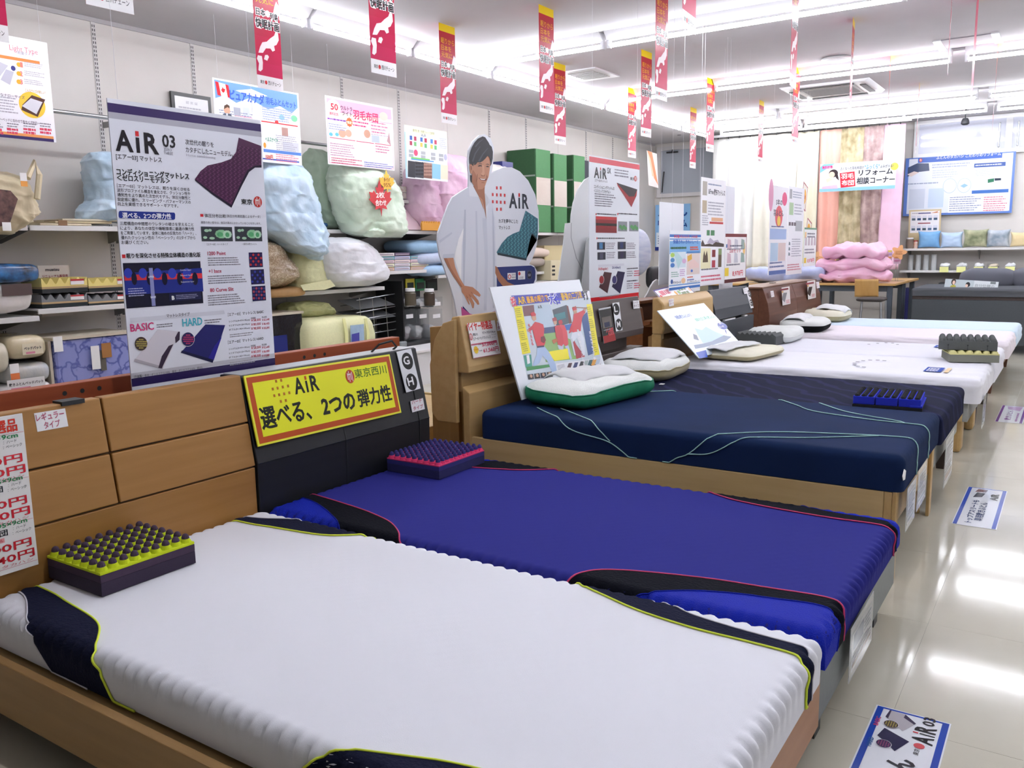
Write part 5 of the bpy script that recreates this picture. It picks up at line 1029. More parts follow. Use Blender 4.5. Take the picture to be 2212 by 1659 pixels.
for pts, cc in (([(268, 985), (300, 850), (340, 760), (322, 900), (318, 1150)], '#f0f1f5'), ([(340, 640), (352, 640), (350, 900), (340, 1200), (332, 1200), (330, 900)], '#bcc2d2'), ([(420, 650), (432, 650), (440, 1000), (428, 1300), (418, 1300), (425, 1000)], '#c6cbda'), ([(540, 620), (552, 700), (560, 1000), (562, 1340), (545, 1345), (545, 1000)], '#bcc2d2'), ([(188, 960), (268, 955), (268, 985), (188, 988)], '#c2c8d6'), ([(160, 860), (250, 800), (255, 812), (165, 880)], '#c6cbda'), ([(470, 700), (500, 705), (510, 1000), (500, 1360), (480, 1365), (488, 1000)], '#cbd0de')): PC(pts, cc, 3)
PC([(372, 478), (395, 455), (440, 540), (445, 548), (378, 545)], '#e2e5ee', 4); PC([(490, 520), (512, 555), (515, 590), (498, 620), (480, 560)], '#ccd0d8', 4)
b.part('trousers'); PC([(318, 1335), (380, 1385), (440, 1400), (520, 1380), (575, 1362), (575, 1500), (330, 1500)], '#c45a98', 2); PC([(430, 1400), (442, 1400), (452, 1500), (436, 1500)], '#a4447e', 3)
b.part('skin')
PC([(192, 988), (262, 985), (275, 1050), (305, 1125), (345, 1190), (318, 1200), (262, 1120), (222, 1050)], SK, 4); PC([(192, 988), (215, 987), (245, 1060), (330, 1195), (318, 1200), (262, 1120), (222, 1050)], SK2, 5)
PC([(318, 1195), (345, 1185), (400, 1195), (440, 1228), (458, 1252), (450, 1264), (425, 1252), (400, 1240), (440, 1290), (448, 1318), (436, 1322), (412, 1290), (386, 1262), (412, 1312), (408, 1345), (398, 1346), (388, 1312), (365, 1272), (378, 1315), (374, 1322), (362, 1300), (340, 1255), (322, 1230)], SK, 5)
for a, e in (((400, 1240), (386, 1226)), ((386, 1262), (372, 1244)), ((365, 1272), (354, 1254))): PC([a, (a[0] - 4, a[1] + 2), (e[0] - 2, e[1]), e], SK3, 6)
PC([(562, 1042), (576, 1052), (602, 1105), (650, 1158), (712, 1186), (690, 1195), (620, 1192), (585, 1150), (562, 1095)], SK2, 4)
PC([(402, 470), (440, 540), (470, 568), (498, 708), (492, 600), (486, 520), (484, 470)], SK2, 4); PC([(440, 540), (470, 568), (480, 640), (455, 575)], SK, 5)
b.part('face')
PD([(650, 620), (665, 700), (655, 820), (652, 940), (700, 1025), (760, 1072), (840, 1068), (885, 1020), (912, 940), (950, 850), (972, 720), (985, 600), (965, 470), (880, 480), (700, 540)], SK, 6)
PD([(650, 930), (700, 1025), (760, 1072), (840, 1068), (885, 1020), (880, 1100), (868, 1240), (800, 1195), (735, 1110)], SK2, 5); PD([(652, 700), (700, 760), (735, 830), (745, 920), (760, 1072), (700, 1025), (652, 940), (655, 820)], SK2, 7)
PD([(608, 640), (622, 612), (650, 622), (668, 680), (660, 760), (640, 800), (622, 770), (610, 700)], SK, 7); PD([(625, 650), (645, 650), (652, 700), (640, 740), (628, 710)], SK3, 8)
PD([(835, 640), (868, 640), (880, 780), (868, 825), (828, 815), (812, 790), (838, 760)], '#cf9a7c', 8); PD([(812, 795), (828, 818), (868, 826), (886, 800), (880, 835), (820, 832)], SK3, 8)
for pts in ([(752, 652), (790, 634), (824, 640), (832, 662), (800, 656), (772, 664)], [(895, 664), (925, 648), (950, 656), (955, 676), (925, 672)]): PD(pts, '#33231f', 9)
for pts in ([(745, 628), (790, 604), (832, 612), (832, 622), (790, 618)], [(890, 625), (925, 610), (960, 622), (960, 632), (925, 624)]): PD(pts, '#4a362f', 9)
PD([(765, 865), (800, 868), (850, 885), (905, 878), (925, 880), (905, 912), (860, 918), (805, 900)], '#7a3a34', 9); PD([(785, 872), (850, 888), (898, 882), (870, 905), (820, 898)], '#f2ece6', 10)
PD([(742, 800), (752, 800), (746, 900), (728, 940), (722, 930), (738, 880)], SK3, 9); PD([(915, 800), (930, 850), (918, 900), (910, 870)], SK3, 9); PD([(820, 940), (870, 945), (880, 962), (825, 958)], SK2, 9)
b.part('hair')
PD([(610, 605), (604, 500), (618, 410), (645, 325), (690, 240), (755, 165), (840, 122), (888, 138), (915, 180), (952, 235), (965, 270), (1005, 310), (1026, 400), (1022, 520), (1000, 620), (975, 662), (985, 600), (962, 495), (930, 470), (895, 515), (850, 560), (800, 590), (752, 585), (720, 625), (690, 640), (688, 600), (668, 660), (648, 622)], '#26282e', 11)
for pts in ([(650, 560), (700, 420), (790, 300), (800, 305), (715, 440), (670, 590)], [(760, 560), (840, 430), (930, 330), (936, 336), (850, 450), (785, 580)], [(700, 300), (780, 210), (850, 170), (852, 176), (790, 225), (715, 320)]): PD(pts, '#44474f', 12)
PD([(618, 815), (650, 820), (652, 940), (640, 948), (625, 900)], '#22242a', 7)
st = b.build('display_standee', 'life-size cardboard cut-out of a smiling man in white shirt beside oval advert', 'standee', '#dde1ea', outline=out, rough=.35)
MB().prism([(-.03, 0), (-.32, 0), (-.03, 1.0)], 'Y', 4.2, 4.206).build('rear_strut', mat('card_grey', '#c8cbd0', .7), st, mw=Matrix.Translation((SX, 0, 0)))
for ch in st.children:
    if ch.name.startswith('rear_strut'): ch.matrix_parent_inverse = st.matrix_basis.inverted()
# second stand-up oval board seen from behind, grey-white back with folding strut
b = Board.X(-.9, 5.3, 6.6, 0, 2.0, sheet=.008); c = conv(1060, 300, .20496)
O2 = [(690, 1640), (720, 1450), (770, 1100), (790, 890), (845, 885), (850, 800), (870, 680), (920, 530), (990, 430), (1080, 380), (1180, 400), (1230, 500), (1260, 700), (1250, 1000), (1220, 1250), (1260, 1640)]
out = [b.loc(*c(*p)) for p in O2]; out = [(out[0][0] - .03, 0)] + out + [(out[-1][0], 0)]
b.part('seam').poly([c(*p) for p in ((845, 885), (852, 885), (850, 1040), (905, 1250), (965, 1370), (960, 1372), (898, 1255), (843, 1042))], '#9aa0a4', 1)
bs = b.build('display_standee', 'blank white back of a cut-out display standing left of the red banded poster', 'standee', '#d2d6d8', outline=out, rough=.6)
def px3(pts, cv, X): return [pt(*cv(*p), X=X) for p in pts]
S = px3(((1010, 1070), (1030, 1045), (1120, 1040), (1150, 1640), (950, 1640)), c, -.85)
MB().add([p for p in S] + [p - Vector((.006, 0, 0)) for p in S], [[0, 1, 2, 3, 4], [9, 8, 7, 6, 5]] + [((i + 1) % 5, i, 5 + i, 5 + (i + 1) % 5) for i in range(5)]).build('rear_strut', mat('card_grey2', '#b9bdbf', .7), bs)
# ---------------------------------------------------------------- wall shelving on the left
M_shelf = mat('shelf_enamel', '#dddddc', .4)
M_brk = mat('bracket_grey', '#8c8b88', .5)
def shelf(y0, y1, z, label, front=-3.2):
    r = empty('wall_shelf', (WX, y0, z), label, 'shelf', 'white wall shelves on the left wall')
    MB().box(WX + .008, y0 + .006, z - .012, front - .012, y1 - .006, z).build('board', M_shelf, r)
    MB().box(front - .012, y0 + .006, z - .034, front, y1 - .006, z).build('front_lip', M_shelf, r, bevel=.003)
    for y in (y0 + .03, y1 - .034):
        MB().prism([(WX + .008, z - .013), (front - .06, z - .013), (front - .06, z - .03), (WX + .03, z - .11), (WX + .008, z - .11)], 'Y', y, y + .004).build('bracket', M_brk, r)
    return r
LV = [('top', 1.462, (2.08, 2.91, 3.75, 4.58, 6.26, 7.09, 8.75, 9.58, 11.2, 12.05)), ('middle', .925, (2.08, 2.91, 3.75, 4.58, 6.26))]
nm = {('top', 2.08): 'under the beige tote bag', ('top', 2.91): 'holding flat beige sheets', ('top', 3.75): 'behind the tall mattress poster', ('top', 4.58): 'under the blue and green quilt bags', ('top', 6.26): 'under the pink quilts', ('top', 7.09): 'behind the cut-out man', ('top', 8.75): 'under the green storage boxes', ('top', 9.58): 'right of the green storage boxes', ('top', 11.2): 'hidden behind the red banded poster',
      ('middle', 2.08): 'under the white bedding pack', ('middle', 2.91): 'under the foam samples', ('middle', 3.75): 'behind the tall poster', ('middle', 4.58): 'under the beige bundle and white cushion'}
for n_, z, ys in LV:
    for a, b_ in zip(ys, ys[1:]):
        if n_ == 'middle' and a == 2.08: shelf(a, b_, .885, 'white shelf ' + nm[(n_, a)], -3.17)
        else: shelf(a, b_, z, '%s white shelf %s' % (n_, nm[(n_, a)]))
shelf(6.28, 7.09, 1.77, 'short upper shelf with small packets beside the pink quilts', -3.3)
shelf(6.28, 7.09, 1.07, 'shelf holding the stacks of thin boxed pads')
shelf(7.09, 8.75, 1.005, 'shelf under the folded blue quilts')
shelf(8.75, 9.58, .98, 'shelf under the rolled beige pads')
shelf(9.58, 11.2, 1.02, 'shelf with papers right of the oval display back')
shelf(8.75, 9.58, .74, 'low shelf under the cream cartons')
dk = empty('shelf_base', (WX, 2, 0), 'low grey plinth of the wall shelving', 'shelf')
MB().box(WX + .015, 2.0, 0, -3.2, 11.2, .3).build('plinth', mat('plinth_grey', '#a9a6a2', .6), dk); MB().box(WX + .015, 2.0, .3, -3.19, 11.2, .32).build('deck', M_shelf, dk)
# hanging rail
hr = empty('hang_rail', (-3.3, 3, 2.21), 'chrome hanging rail along the left wall', 'rail')
MB().tube([(-3.3, 2.2, 2.21), (-3.3, 6.2, 2.21)], .014, 10).build('bar', M_steel, hr, smooth=True)
for y in (2.92, 3.76, 4.59, 6.18): MB().box(WX + .006, y - .006, 2.19, -3.29, y + .006, 2.23).build('arm', M_brk, hr)
# ---------------------------------------------------------------- goods on the shelves
def bagm(n, col, col2=None, rough=.35, scale=6): return mat('bag_' + n, col, rough, col2=col2, var=0 if col2 else .06, scale=scale, bump=.9, bscale=9, sheen=.1)
def crumple(name, label, cat, prof, X0, X1, m, seed=1, amp=.03, nth=72, parent=None, group=None, fr=5, lean=0):
    """bulging cloth or plastic bag: prof = outline rows (z, y left, y right) top to bottom at depth X0..X1"""
    V = []; F = []; n = len(prof) - 1; nv = 46
    def row(t):
        t *= n; i = min(int(t), n - 1); f = t - i; f = f * f * (3 - 2 * f); a, b_ = prof[i], prof[i + 1]; return [a[k] + (b_[k] - a[k]) * f for k in range(3)]
    sg = lambda v, p: math.copysign(abs(v) ** p, v)
    for j in range(nv + 1):
        t = j / nv; z, yl, yr = row(t); cy = (yl + yr) / 2; hy = (yr - yl) / 2; full = min(1, hy / .12) * (1 - .85 * abs(2 * t - 1) ** 6); cx = (X0 + X1) / 2 + lean * (.5 - t); hx = (X1 - X0) / 2 * max(.12, full)
        for i in range(nth):
            th = 2 * math.pi * i / nth; p = Vector((cx + hx * sg(math.cos(th), .75), cy + hy * sg(math.sin(th), .8), z)); q = p * fr + Vector((seed * 5.3, seed, seed * 2))
            rd = 1 - abs(noise.noise(q * 1.7)) * 2; nn = Vector((math.cos(th), math.sin(th), 0))
            r2 = 1 - abs(noise.noise(q * 3.1 + Vector((3, 1, p.z * 2)))) * 2; r3 = 1 - abs(noise.noise(q * 6.3 + Vector((1, 7, 0)))) * 2
            p += nn * amp * (noise.noise(q) + .5 * rd * rd + .42 * r2 * r2 + .2 * r3 - .5) * (1 if 0 < j < nv else .3) + Vector((0, 0, amp * .5 * noise.noise(q * 2 + Vector((9, 0, 0))))); V.append(p)
    for j in range(nv):
        for i in range(nth): F.append((j * nth + i, j * nth + (i + 1) % nth, (j + 1) * nth + (i + 1) % nth, (j + 1) * nth + i))
    F.append(list(range(nth))[::-1]); F.append([nv * nth + i for i in range(nth)])
    return MB().add(V, F).build(name, m, parent, smooth='all', label=label, cat=cat if parent is None else None, group=group)
def rows(X, pts): return [(pt(xa, y, X=X).z, pt(xa, y, X=X).y, pt(xb, y, X=X).y) for y, xa, xb in pts]
def tagcard(parent, x, y, X, w_=.03, h_=.05, col='#f2f2f2', name='tag', band=None):
    p = pt(x, y, X=X); o = MB().box(p.x, p.y, p.z - h_, p.x + .002, p.y + w_, p.z).build(name, mat('tag_' + col.strip('#'), col, .5), parent)
    if band: MB().box(p.x + .002, p.y, p.z - h_, p.x + .0026, p.y + w_, p.z - h_ * .6).build('tag_band', mat('tag_' + band.strip('#'), band, .5), o)
# beige tote with clear window
r = empty('tote_bag', tuple(pt(40, 505, X=-3.1)), 'beige cloth tote bag with clear window hanging over the top shelf at the left edge', 'bag')
crumple('bag_body', None, None, rows(-3.05, [(365, -60, 30), (385, -70, 75), (420, -75, 88), (455, -75, 100), (478, -60, 78), (505, -40, 38)]), -3.28, -3.0, bagm('beige', '#d6c9a8', rough=.7), 1, .03, parent=r)
S = [pt(x, y, X=-2.955) for x, y in ((-30, 405), (22, 412), (38, 430), (20, 485), (-30, 495))]
MB().add(S, [list(range(5))]).build('window', mat('window_brown', '#7d5a55', .15, col2='#4b3838', scale=30), r, thick=.004)
MB().tube([pt(60, 385, X=-2.98), pt(75, 350, X=-3.02), pt(85, 378, X=-2.98), pt(80, 430, X=-2.97)], .018, 6).build('handle', bagm('beige', '#d6c9a8', rough=.7), r, smooth=True)
tagcard(r, 42, 373, -2.94, .04, .08, '#f2f2f2', 'tag', '#e8a04a'); tagcard(r, 4, 480, -2.93, .05, .05)
r = empty('folded_sheet', tuple(pt(160, 487, X=-3.3)), 'flat folded beige sheets with brown bands on the top left shelf', 'bedding')
for i, (ya, yb, z, cc) in enumerate(((3.0, 3.35, 1.464, '#d8ccb0'), (3.1, 3.5, 1.48, '#cabb98'), (3.15, 3.6, 1.496, '#dcd2ba'))):
    MB().box(-3.6, ya, z, -3.23, yb, z + .014).build('sheet', mat('linen_%d' % i, cc, .8, var=.05, scale=40), r, bevel=.004)
MB().box(-3.4, 3.12, 1.464, -3.228, 3.18, 1.499).build('band', mat('band_brown', '#8a6a4a', .6), r)
B_blue = bagm('blue', '#cfe3f2', '#b2d0e8')
crumple('quilt_bag', 'pale blue quilt bag half hidden left of the tall mattress poster', 'quilt bag', rows(-3.25, [(325, 212, 300), (345, 204, 310), (390, 210, 320), (430, 212, 320), (455, 192, 320), (478, 190, 310)]), -3.55, -3.15, B_blue, 3, .025)
# bedding packs, middle and lower left
def pack(label, x0, y0, x1, y1, X, depth, m, seed=1, e=.3, amp=.012, name='bedding_pack', extras=None, grp=None):
    a0, a1, z0, z1 = reg(x0, y0, x1, y1, X=X); r = empty(name, (X - depth / 2, (a0 + a1) / 2, z0), label, 'bedding pack', grp)
    softbox('pack_body', (X - depth / 2, (a0 + a1) / 2, (z0 + z1) / 2), (depth, a1 - a0, z1 - z0), m, e, amp, 6, seed, parent=r)
    if extras: extras(r)
    return r
M_clear = lambda n, c, c2=None: mat('wrap_' + n, c, .18, col2=c2, var=0 if c2 else .05, scale=14, bump=.5, bscale=16, coat=.4)
def ex_a(r): MB().box(-3.15, *pt(5, 640, X=-3.15)[1:2], pt(5, 640, X=-3.15).z, -3.146, pt(66, 600, X=-3.15).y, pt(66, 612, X=-3.15).z).build('label_card', mat('label_dark', '#5a4a48', .3), r)
pack('white bedding pack under the blue one on the middle left shelf', -60, 612, 78, 678, -3.16, .4, M_clear('white', '#e6e2e0'), 1, extras=ex_a)
pack('bright blue pack in black mesh case on the middle left shelf', -60, 568, 92, 611, -3.16, .4, M_clear('bluepack', '#3c86cc', '#2b3038'), 2, e=.22)
b = Board.X(-3.45, 2.95, 3.2, .95, 1.28, sheet=.006); q0 = reg(82, 573, 150, 604, X=-3.45); b = Board.X(-3.45, q0[0], q0[1], q0[2] - .25, q0[3], sheet=.006)
b.part('lettering').text('muatsu', 98, 586, 128, 6, '#33303a', .03); b.text('リニューアル新発売', 92, 601, 147, 7, '#8a3a4a', .02)
b.build('sign', 'small white printed card standing behind the yellow foam samples', 'sign', '#dcd8d6')
def wavefoam(label, x0, x1, y0, y1, X, cols, grp):
    a0, a1, z0, z1 = reg(x0, y0, x1, y1, X=X); r = empty('foam_sample', (X, a0, z0), label, 'foam sample', grp); h = z1 - z0
    lay = [(0, .28, cols[0], 'base_layer'), (.28, .42, cols[1], 'middle_layer')]
    for f0, f1, cc, nm_ in lay: MB().box(X - .26, a0, z0 + h * f0, X, a1, z0 + h * f1).build(nm_, fm(nm_ + cc.strip('#'), cc), r)
    n = 40; top = [(a0 + (a1 - a0) * i / n, z0 + h * (.78 + .2 * math.cos(i * 2 * math.pi / 8))) for i in range(n + 1)]
    MB().prism([(a0, z0 + h * .42)] + [(a1, z0 + h * .42)] + top[::-1], 'X', X - .26, X).build('wave_layer', fm('w' + cols[2].strip('#'), cols[2]), r)
    p = MB().box(X + .001, a0 + (a1 - a0) * .62, z0 + h * .5, X + .004, a0 + (a1 - a0) * .92, z0 + h * .86).build('price_card', mat('tag_f4f2f2', '#f4f2f2', .5), r)
    MB().box(X + .004, a0 + (a1 - a0) * .62, z0 + h * .74, X + .005, a0 + (a1 - a0) * .92, z0 + h * .86).build('red_band', mat('tag_b82a30', '#b82a30', .5), p)
for y, lv, cols in ((632, 'upper', ('#33383a', '#c2a67a', '#f0df8c')), (663, 'lower', ('#2c3334', '#c9aa80', '#84878a'))):
    for x0, x1, sd in ((90, 189, 'left'), (191, 290, 'right')):
        wavefoam('%s wavy foam sample, %s one of the %s pair' % ('yellow topped' if lv == 'upper' else 'grey topped', sd, lv), x0, x1, y - 33 if lv == 'upper' else y - 29, y - (3 if x0 > 100 else 0), -3.23, cols, 'wavy foam samples on the shelf')
pack('cream bed pad pack printed with black script, lower left shelf', 22, 725, 106, 775, -3.15, .4, M_clear('cream', '#dccfae'), 4)
pack('pale pack with clear top at the far left of the lower shelf', -70, 742, 28, 815, -3.14, .4, M_clear('ivory', '#d8d2be'), 5)
pack('grey and white quilted pack below the cream one', 20, 785, 114, 828, -3.13, .4, M_clear('greyw', '#cfccc4', '#b6bcc2'), 6, extras=lambda r: tagcard(r, 20, 787, -3.11, .055, .1, '#f2f2f2', 'tag', '#e8804a'))
pack('white bed pad pack printed with black script at the bottom left', 0, 830, 116, 862, -3.12, .4, M_clear('white2', '#e2e0e0'), 7, e=.2, amp=.004)
for (x0, x1, y, t, X, lb) in ((52, 90, 757, 'ベッドパット', -3.12, 0), (20, 95, 836, '敷きふとんベッドパット', -3.1, 1)):
    bb = Board.X(X, pt(x0, y, X=X).y - .01, pt(x1, y, X=X).y + .01, pt(x0, y, X=X).z - .03, pt(x0, y, X=X).z + .04, sheet=.002); bb.part('lettering').text(t, x0, y, x1, 7, '#4a4648', .02)
    bb.part('pink_bar').rectuv(.02, .005, bb.w * .6, .018, '#d88aa0', 1); bb.build('print_label', 'printed paper label on the %s bed pad pack' % ('cream', 'bottom white')[lb], 'label', '#e6dcc2' if not lb else '#e6e4e4')
# lilac damask box
a0, a1, z0, z1 = reg(120, 728, 292, 850, X=-3.14)
def damask(n, c1, c2, sc=9):
    M = mat(n, c1, .25, coat=.3); nt = M.node_tree; bs_ = nt.nodes['Principled BSDF']; tc = nt.nodes.new('ShaderNodeTexCoord'); v_ = nt.nodes.new('ShaderNodeTexVoronoi'); v_.inputs['Scale'].default_value = sc; v_.feature = 'DISTANCE_TO_EDGE'
    n_ = nt.nodes.new('ShaderNodeTexNoise'); n_.inputs['Scale'].default_value = sc * 1.4; mx = nt.nodes.new('ShaderNodeMixRGB'); mx.inputs[0].default_value = .12; nt.links.new(tc.outputs['Object'], n_.inputs['Vector']); nt.links.new(tc.outputs['Object'], mx.inputs[1]); nt.links.new(n_.outputs['Color'], mx.inputs[2]); nt.links.new(mx.outputs[0], v_.inputs['Vector'])
    rp = nt.nodes.new('ShaderNodeValToRGB'); rp.color_ramp.elements[0].color = lin(c2); rp.color_ramp.elements[1].color = lin(c1); rp.color_ramp.elements[0].position = .02; rp.color_ramp.elements[1].position = .09; nt.links.new(v_.outputs[0], rp.inputs[0]); nt.links.new(rp.outputs[0], bs_.inputs['Base Color']); return M
r = empty('blanket_box', (-3.14, a0, z0), 'lilac damask blanket in clear topped carton, lower left shelf', 'blanket')
MB().box(-3.55, a0, z0, -3.14, a1, z1).build('blanket', damask('damask_lilac', '#8e97d2', '#5c66ac'), r, bevel=.02)
MB().box(-3.56, a0 - .01, z1 + .001, -3.13, a1 + .01, z1 + .02).build('carton_lid', mat('carton', '#c9c0ae', .6), r); MB().box(-3.56, a0 - .03, z0, -3.15, a0 - .012, z1).build('carton_side', mat('carton', '#c9c0ae', .6), r)
tagcard(r, 114, 728, -3.12, .06, .1); tagcard(r, 195, 748, -3.12, .06, .16); tagcard(r, 218, 742, -3.125, .07, .1, '#a5723c', 'paper_tag'); tagcard(r, 215, 757, -3.13, .04, .14, '#5f5a52', 'ribbon')
# blue and green quilt bags
r = empty('quilt_bag', tuple(pt(630, 480, X=-3.05)), 'pale blue quilt in clear bag drooping over the top shelf below the sky poster', 'quilt bag')
crumple('bag_body', None, None, rows(-3.02, [(345, 560, 640), (380, 545, 662), (420, 550, 672), (460, 560, 682), (500, 575, 692), (530, 610, 694), (548, 650, 690), (562, 672, 687)]), -3.185, -2.84, B_blue, 5, .035, parent=r)
B_grn = bagm('green', '#dcebd9', '#c8dec6')
crumple('quilt_bag', 'mint green quilt bag standing behind the tagged green one', 'quilt bag', rows(-3.3, [(318, 690, 715), (350, 686, 745), (400, 684, 750), (450, 696, 755), (482, 708, 760), (493, 712, 758)]), -3.6, -3.25, bagm('green_d', '#bcd2bb', '#a6c0a6'), 7, .025)
r = empty('quilt_bag', tuple(pt(800, 495, X=-3.05)), 'mint green quilt bag with red and yellow maple leaf tags', 'quilt bag')
crumple('bag_body', None, None, rows(-3.02, [(352, 725, 830), (380, 728, 850), (410, 735, 858), (450, 745, 868), (480, 755, 875), (500, 765, 877), (512, 790, 876)]), -3.3, -2.86, B_grn, 8, .03, parent=r)
crumple('bag_knot', None, None, rows(-2.95, [(488, 800, 822), (500, 790, 830), (512, 795, 826)]), -3.05, -2.88, B_grn, 9, .015, parent=r)
LEAF = [(0, -1), (.08, -.55), (.5, -.62), (.42, -.45), (.95, -.05), (.8, .02), (.88, .35), (.6, .3), (.5, .42), (.25, .15), (.34, .62), (.18, .55), (0, 1), (-.18, .55), (-.34, .62), (-.25, .15), (-.5, .42), (-.6, .3), (-.88, .35), (-.8, .02), (-.95, -.05), (-.42, -.45), (-.5, -.62), (-.08, -.55)]
for x, y, s_, cc, t1, t2, lb in ((822, 428, .16, '#cf2f36', '2枚', '合わせ', 'red'), (836, 393, .11, '#f0c040', 'ポーランド', '95%', 'yellow')):
    p = pt(x, y, X=-2.84); bb = Board((p.x, p.y, p.z), (0, 1, .05), (0, -.05, 1), .01, .01, sheet=.003)
    bb.part('lettering').textuv(t1, -s_ * .35, 0, s_ * .7, s_ * .34, '#fbf6f0' if lb == 'red' else '#a86a2a', .02, 2); bb.textuv(t2, -s_ * .45, -s_ * .42, s_ * .9, s_ * .34, '#fbf6f0' if lb == 'red' else '#a86a2a', .02, 2)
    bb.build('leaf_tag', '%s maple leaf tag on the mint green quilt bag' % lb, 'tag', cc, outline=[(u * s_, v * s_) for u, v in LEAF])
pack('small blue pack wedged behind the green quilt bags on the top shelf', 688, 478, 712, 493, -3.3, .25, M_clear('bl3', '#4a78b0'), 8)
# beige bundle, yellow bag, white cushion
crumple('blanket_bundle', 'brown paisley blanket bundle on the middle shelf beside the tall poster', 'blanket', rows(-3.05, [(515, 560, 592), (530, 548, 615), (555, 540, 635), (585, 538, 655), (605, 540, 660), (625, 545, 640)]), -3.45, -3.0, damask('paisley', '#a08a70', '#d4c6ac', 26), 11, .02)
M_ylw = mat('nonwoven_yellow', '#e3e3b4', .75, var=.04, scale=60, bump=.25, bscale=200)
r = empty('storage_bag', tuple(pt(690, 620, X=-3.15)), 'tall pale yellow storage bag between the brown bundle and white cushion', 'bag')
crumple('bag_body', None, None, rows(-3.12, [(518, 640, 704), (545, 638, 712), (580, 642, 715), (600, 648, 716), (612, 652, 722), (626, 655, 724)]), -3.45, -3.1, M_ylw, 12, .014, parent=r)
S = [pt(x, y, X=-3.07) for x, y in ((648, 616), (712, 604), (724, 618), (700, 626), (655, 628))]
MB().add(S, [list(range(5))]).build('bottom_flap', M_ylw, r, thick=.006)
crumple('cushion', 'big white cushion with gathered end on the middle shelf', 'cushion', rows(-3.0, [(512, 735, 790), (525, 715, 810), (545, 708, 830), (570, 712, 848), (590, 718, 858), (610, 735, 855), (621, 765, 835)]), -3.5, -2.95, bagm('white', '#e6e8ee', rough=.6), 13, .022)
pack('folded brown paper pack under the paisley bundle', 585, 622, 665, 642, -3.08, .4, mat('kraft', '#b58f5c', .6, var=.1, scale=12, bump=.4, bscale=18), 14, e=.2, amp=.01)
# lower deck
def carton(label, x0, y0, x1, y1, X, depth, m, cat='box', name='carton', extras=None, bevel=.006):
    a0, a1, z0, z1 = reg(x0, y0, x1, y1, X=X); r = empty(name, (X - depth / 2, (a0 + a1) / 2, z0), label, cat)
    MB().box(X - depth, a0, z0, X, a1, z1).build('body', m, r, bevel=bevel)
    if extras: extras(r, a0, a1, z0, z1, X)
    return r
def ex_d(r, a0, a1, z0, z1, X):
    MB().box(X, a0 + .02, z0, X + .003, a0 + (a1 - a0) * .5, z0 + (z1 - z0) * .55).build('label', mat('label_navy', '#1f2a78', .3), r); MB().box(X - .4, a0 - .01, z1, X + .01, a1 + .01, z1 + .02).build('lid_edge', mat('carton', '#c9c0ae', .6), r)
carton('dark wrapped blanket box with navy label on the lower deck', 583, 680, 655, 775, -3.12, .4, M_clear('black', '#22232c', '#15161c'), extras=ex_d)
r = empty('storage_bag', tuple(pt(740, 745, X=-3.05)), 'pale yellow storage bag with two handles and clear window on the lower deck', 'bag')
a0, a1, z0, z1 = reg(668, 685, 818, 775, X=-3.0)
softbox('bag_body', (-3.22, (a0 + a1) / 2, (z0 + z1) / 2), (.46, a1 - a0, z1 - z0), M_ylw, .25, .02, 5, 15, parent=r)
for xx in (748, 795):
    pp = [pt(xx - 6, 688, X=-2.98), pt(xx, 720, X=-2.975), pt(xx + 1, 770, X=-2.975)]
    MB().add([p + Vector((0, k, 0)) for p in pp for k in (-.018, .018)], [(0, 1, 3, 2), (2, 3, 5, 4)]).build('strap', mat('strap_yellow', '#eaeaa8', .7), r, thick=.004)
S = [pt(x, y, X=-2.977) for x, y in ((757, 703), (786, 700), (788, 770), (758, 772))]; MB().add(S, [(0, 1, 2, 3)]).build('window', M_clear('pale_blue', '#a9c4dc'), r, thick=.003)
S = [pt(x, y, X=-2.972) for x, y in ((760, 722), (776, 718), (776, 770), (760, 772))]; MB().add(S, [(0, 1, 2, 3)]).build('leaflet', mat('leaflet_blue', '#4a4ca8', .4), r, thick=.002)
crumple('storage_bag', 'crumpled olive yellow bag lying behind the handled yellow bag', 'bag', rows(-3.3, [(655, 640, 690), (664, 625, 720), (676, 625, 730), (690, 640, 735)]), -3.55, -3.25, mat('nonwoven_olive', '#c2c590', .75, bump=.3, bscale=30), 16, .03)
# wire leaflet rack
r = empty('wire_rack', tuple(pt(810, 700, X=-3.2)), 'silver wire rack with sloping shelves beside the storage bags', 'rack')
w_ = MB()
for i, y in enumerate((645, 672, 688, 705, 722, 740)):
    A, B_ = pt(770, y + 4, X=-3.2), pt(862, y - 12, X=-3.2); w_.tube([A, B_], .005, 5); w_.tube([A + Vector((-.2, 0, .06)), B_ + Vector((-.2, 0, .06))], .004, 5)
for k in range(4):
    A, B_ = pt(776 + k * 28, 642, X=-3.2), pt(784 + k * 28, 745, X=-3.2); w_.tube([A, B_], .004, 5)
w_.build('wires', mat('chrome_wire', '#a2a5a8', .3, metal=.8), r, smooth=True)
for y in (668, 694): 
    A, B_ = pt(772, y, X=-3.2), pt(866, y - 12, X=-3.2)
    MB().add([A, B_, B_ + Vector((-.25, 0, .08)), A + Vector((-.25, 0, .08))], [(0, 1, 2, 3)]).build('shelf_plate', mat('clear_plate', '#8e9296', .25), r, thick=.004)
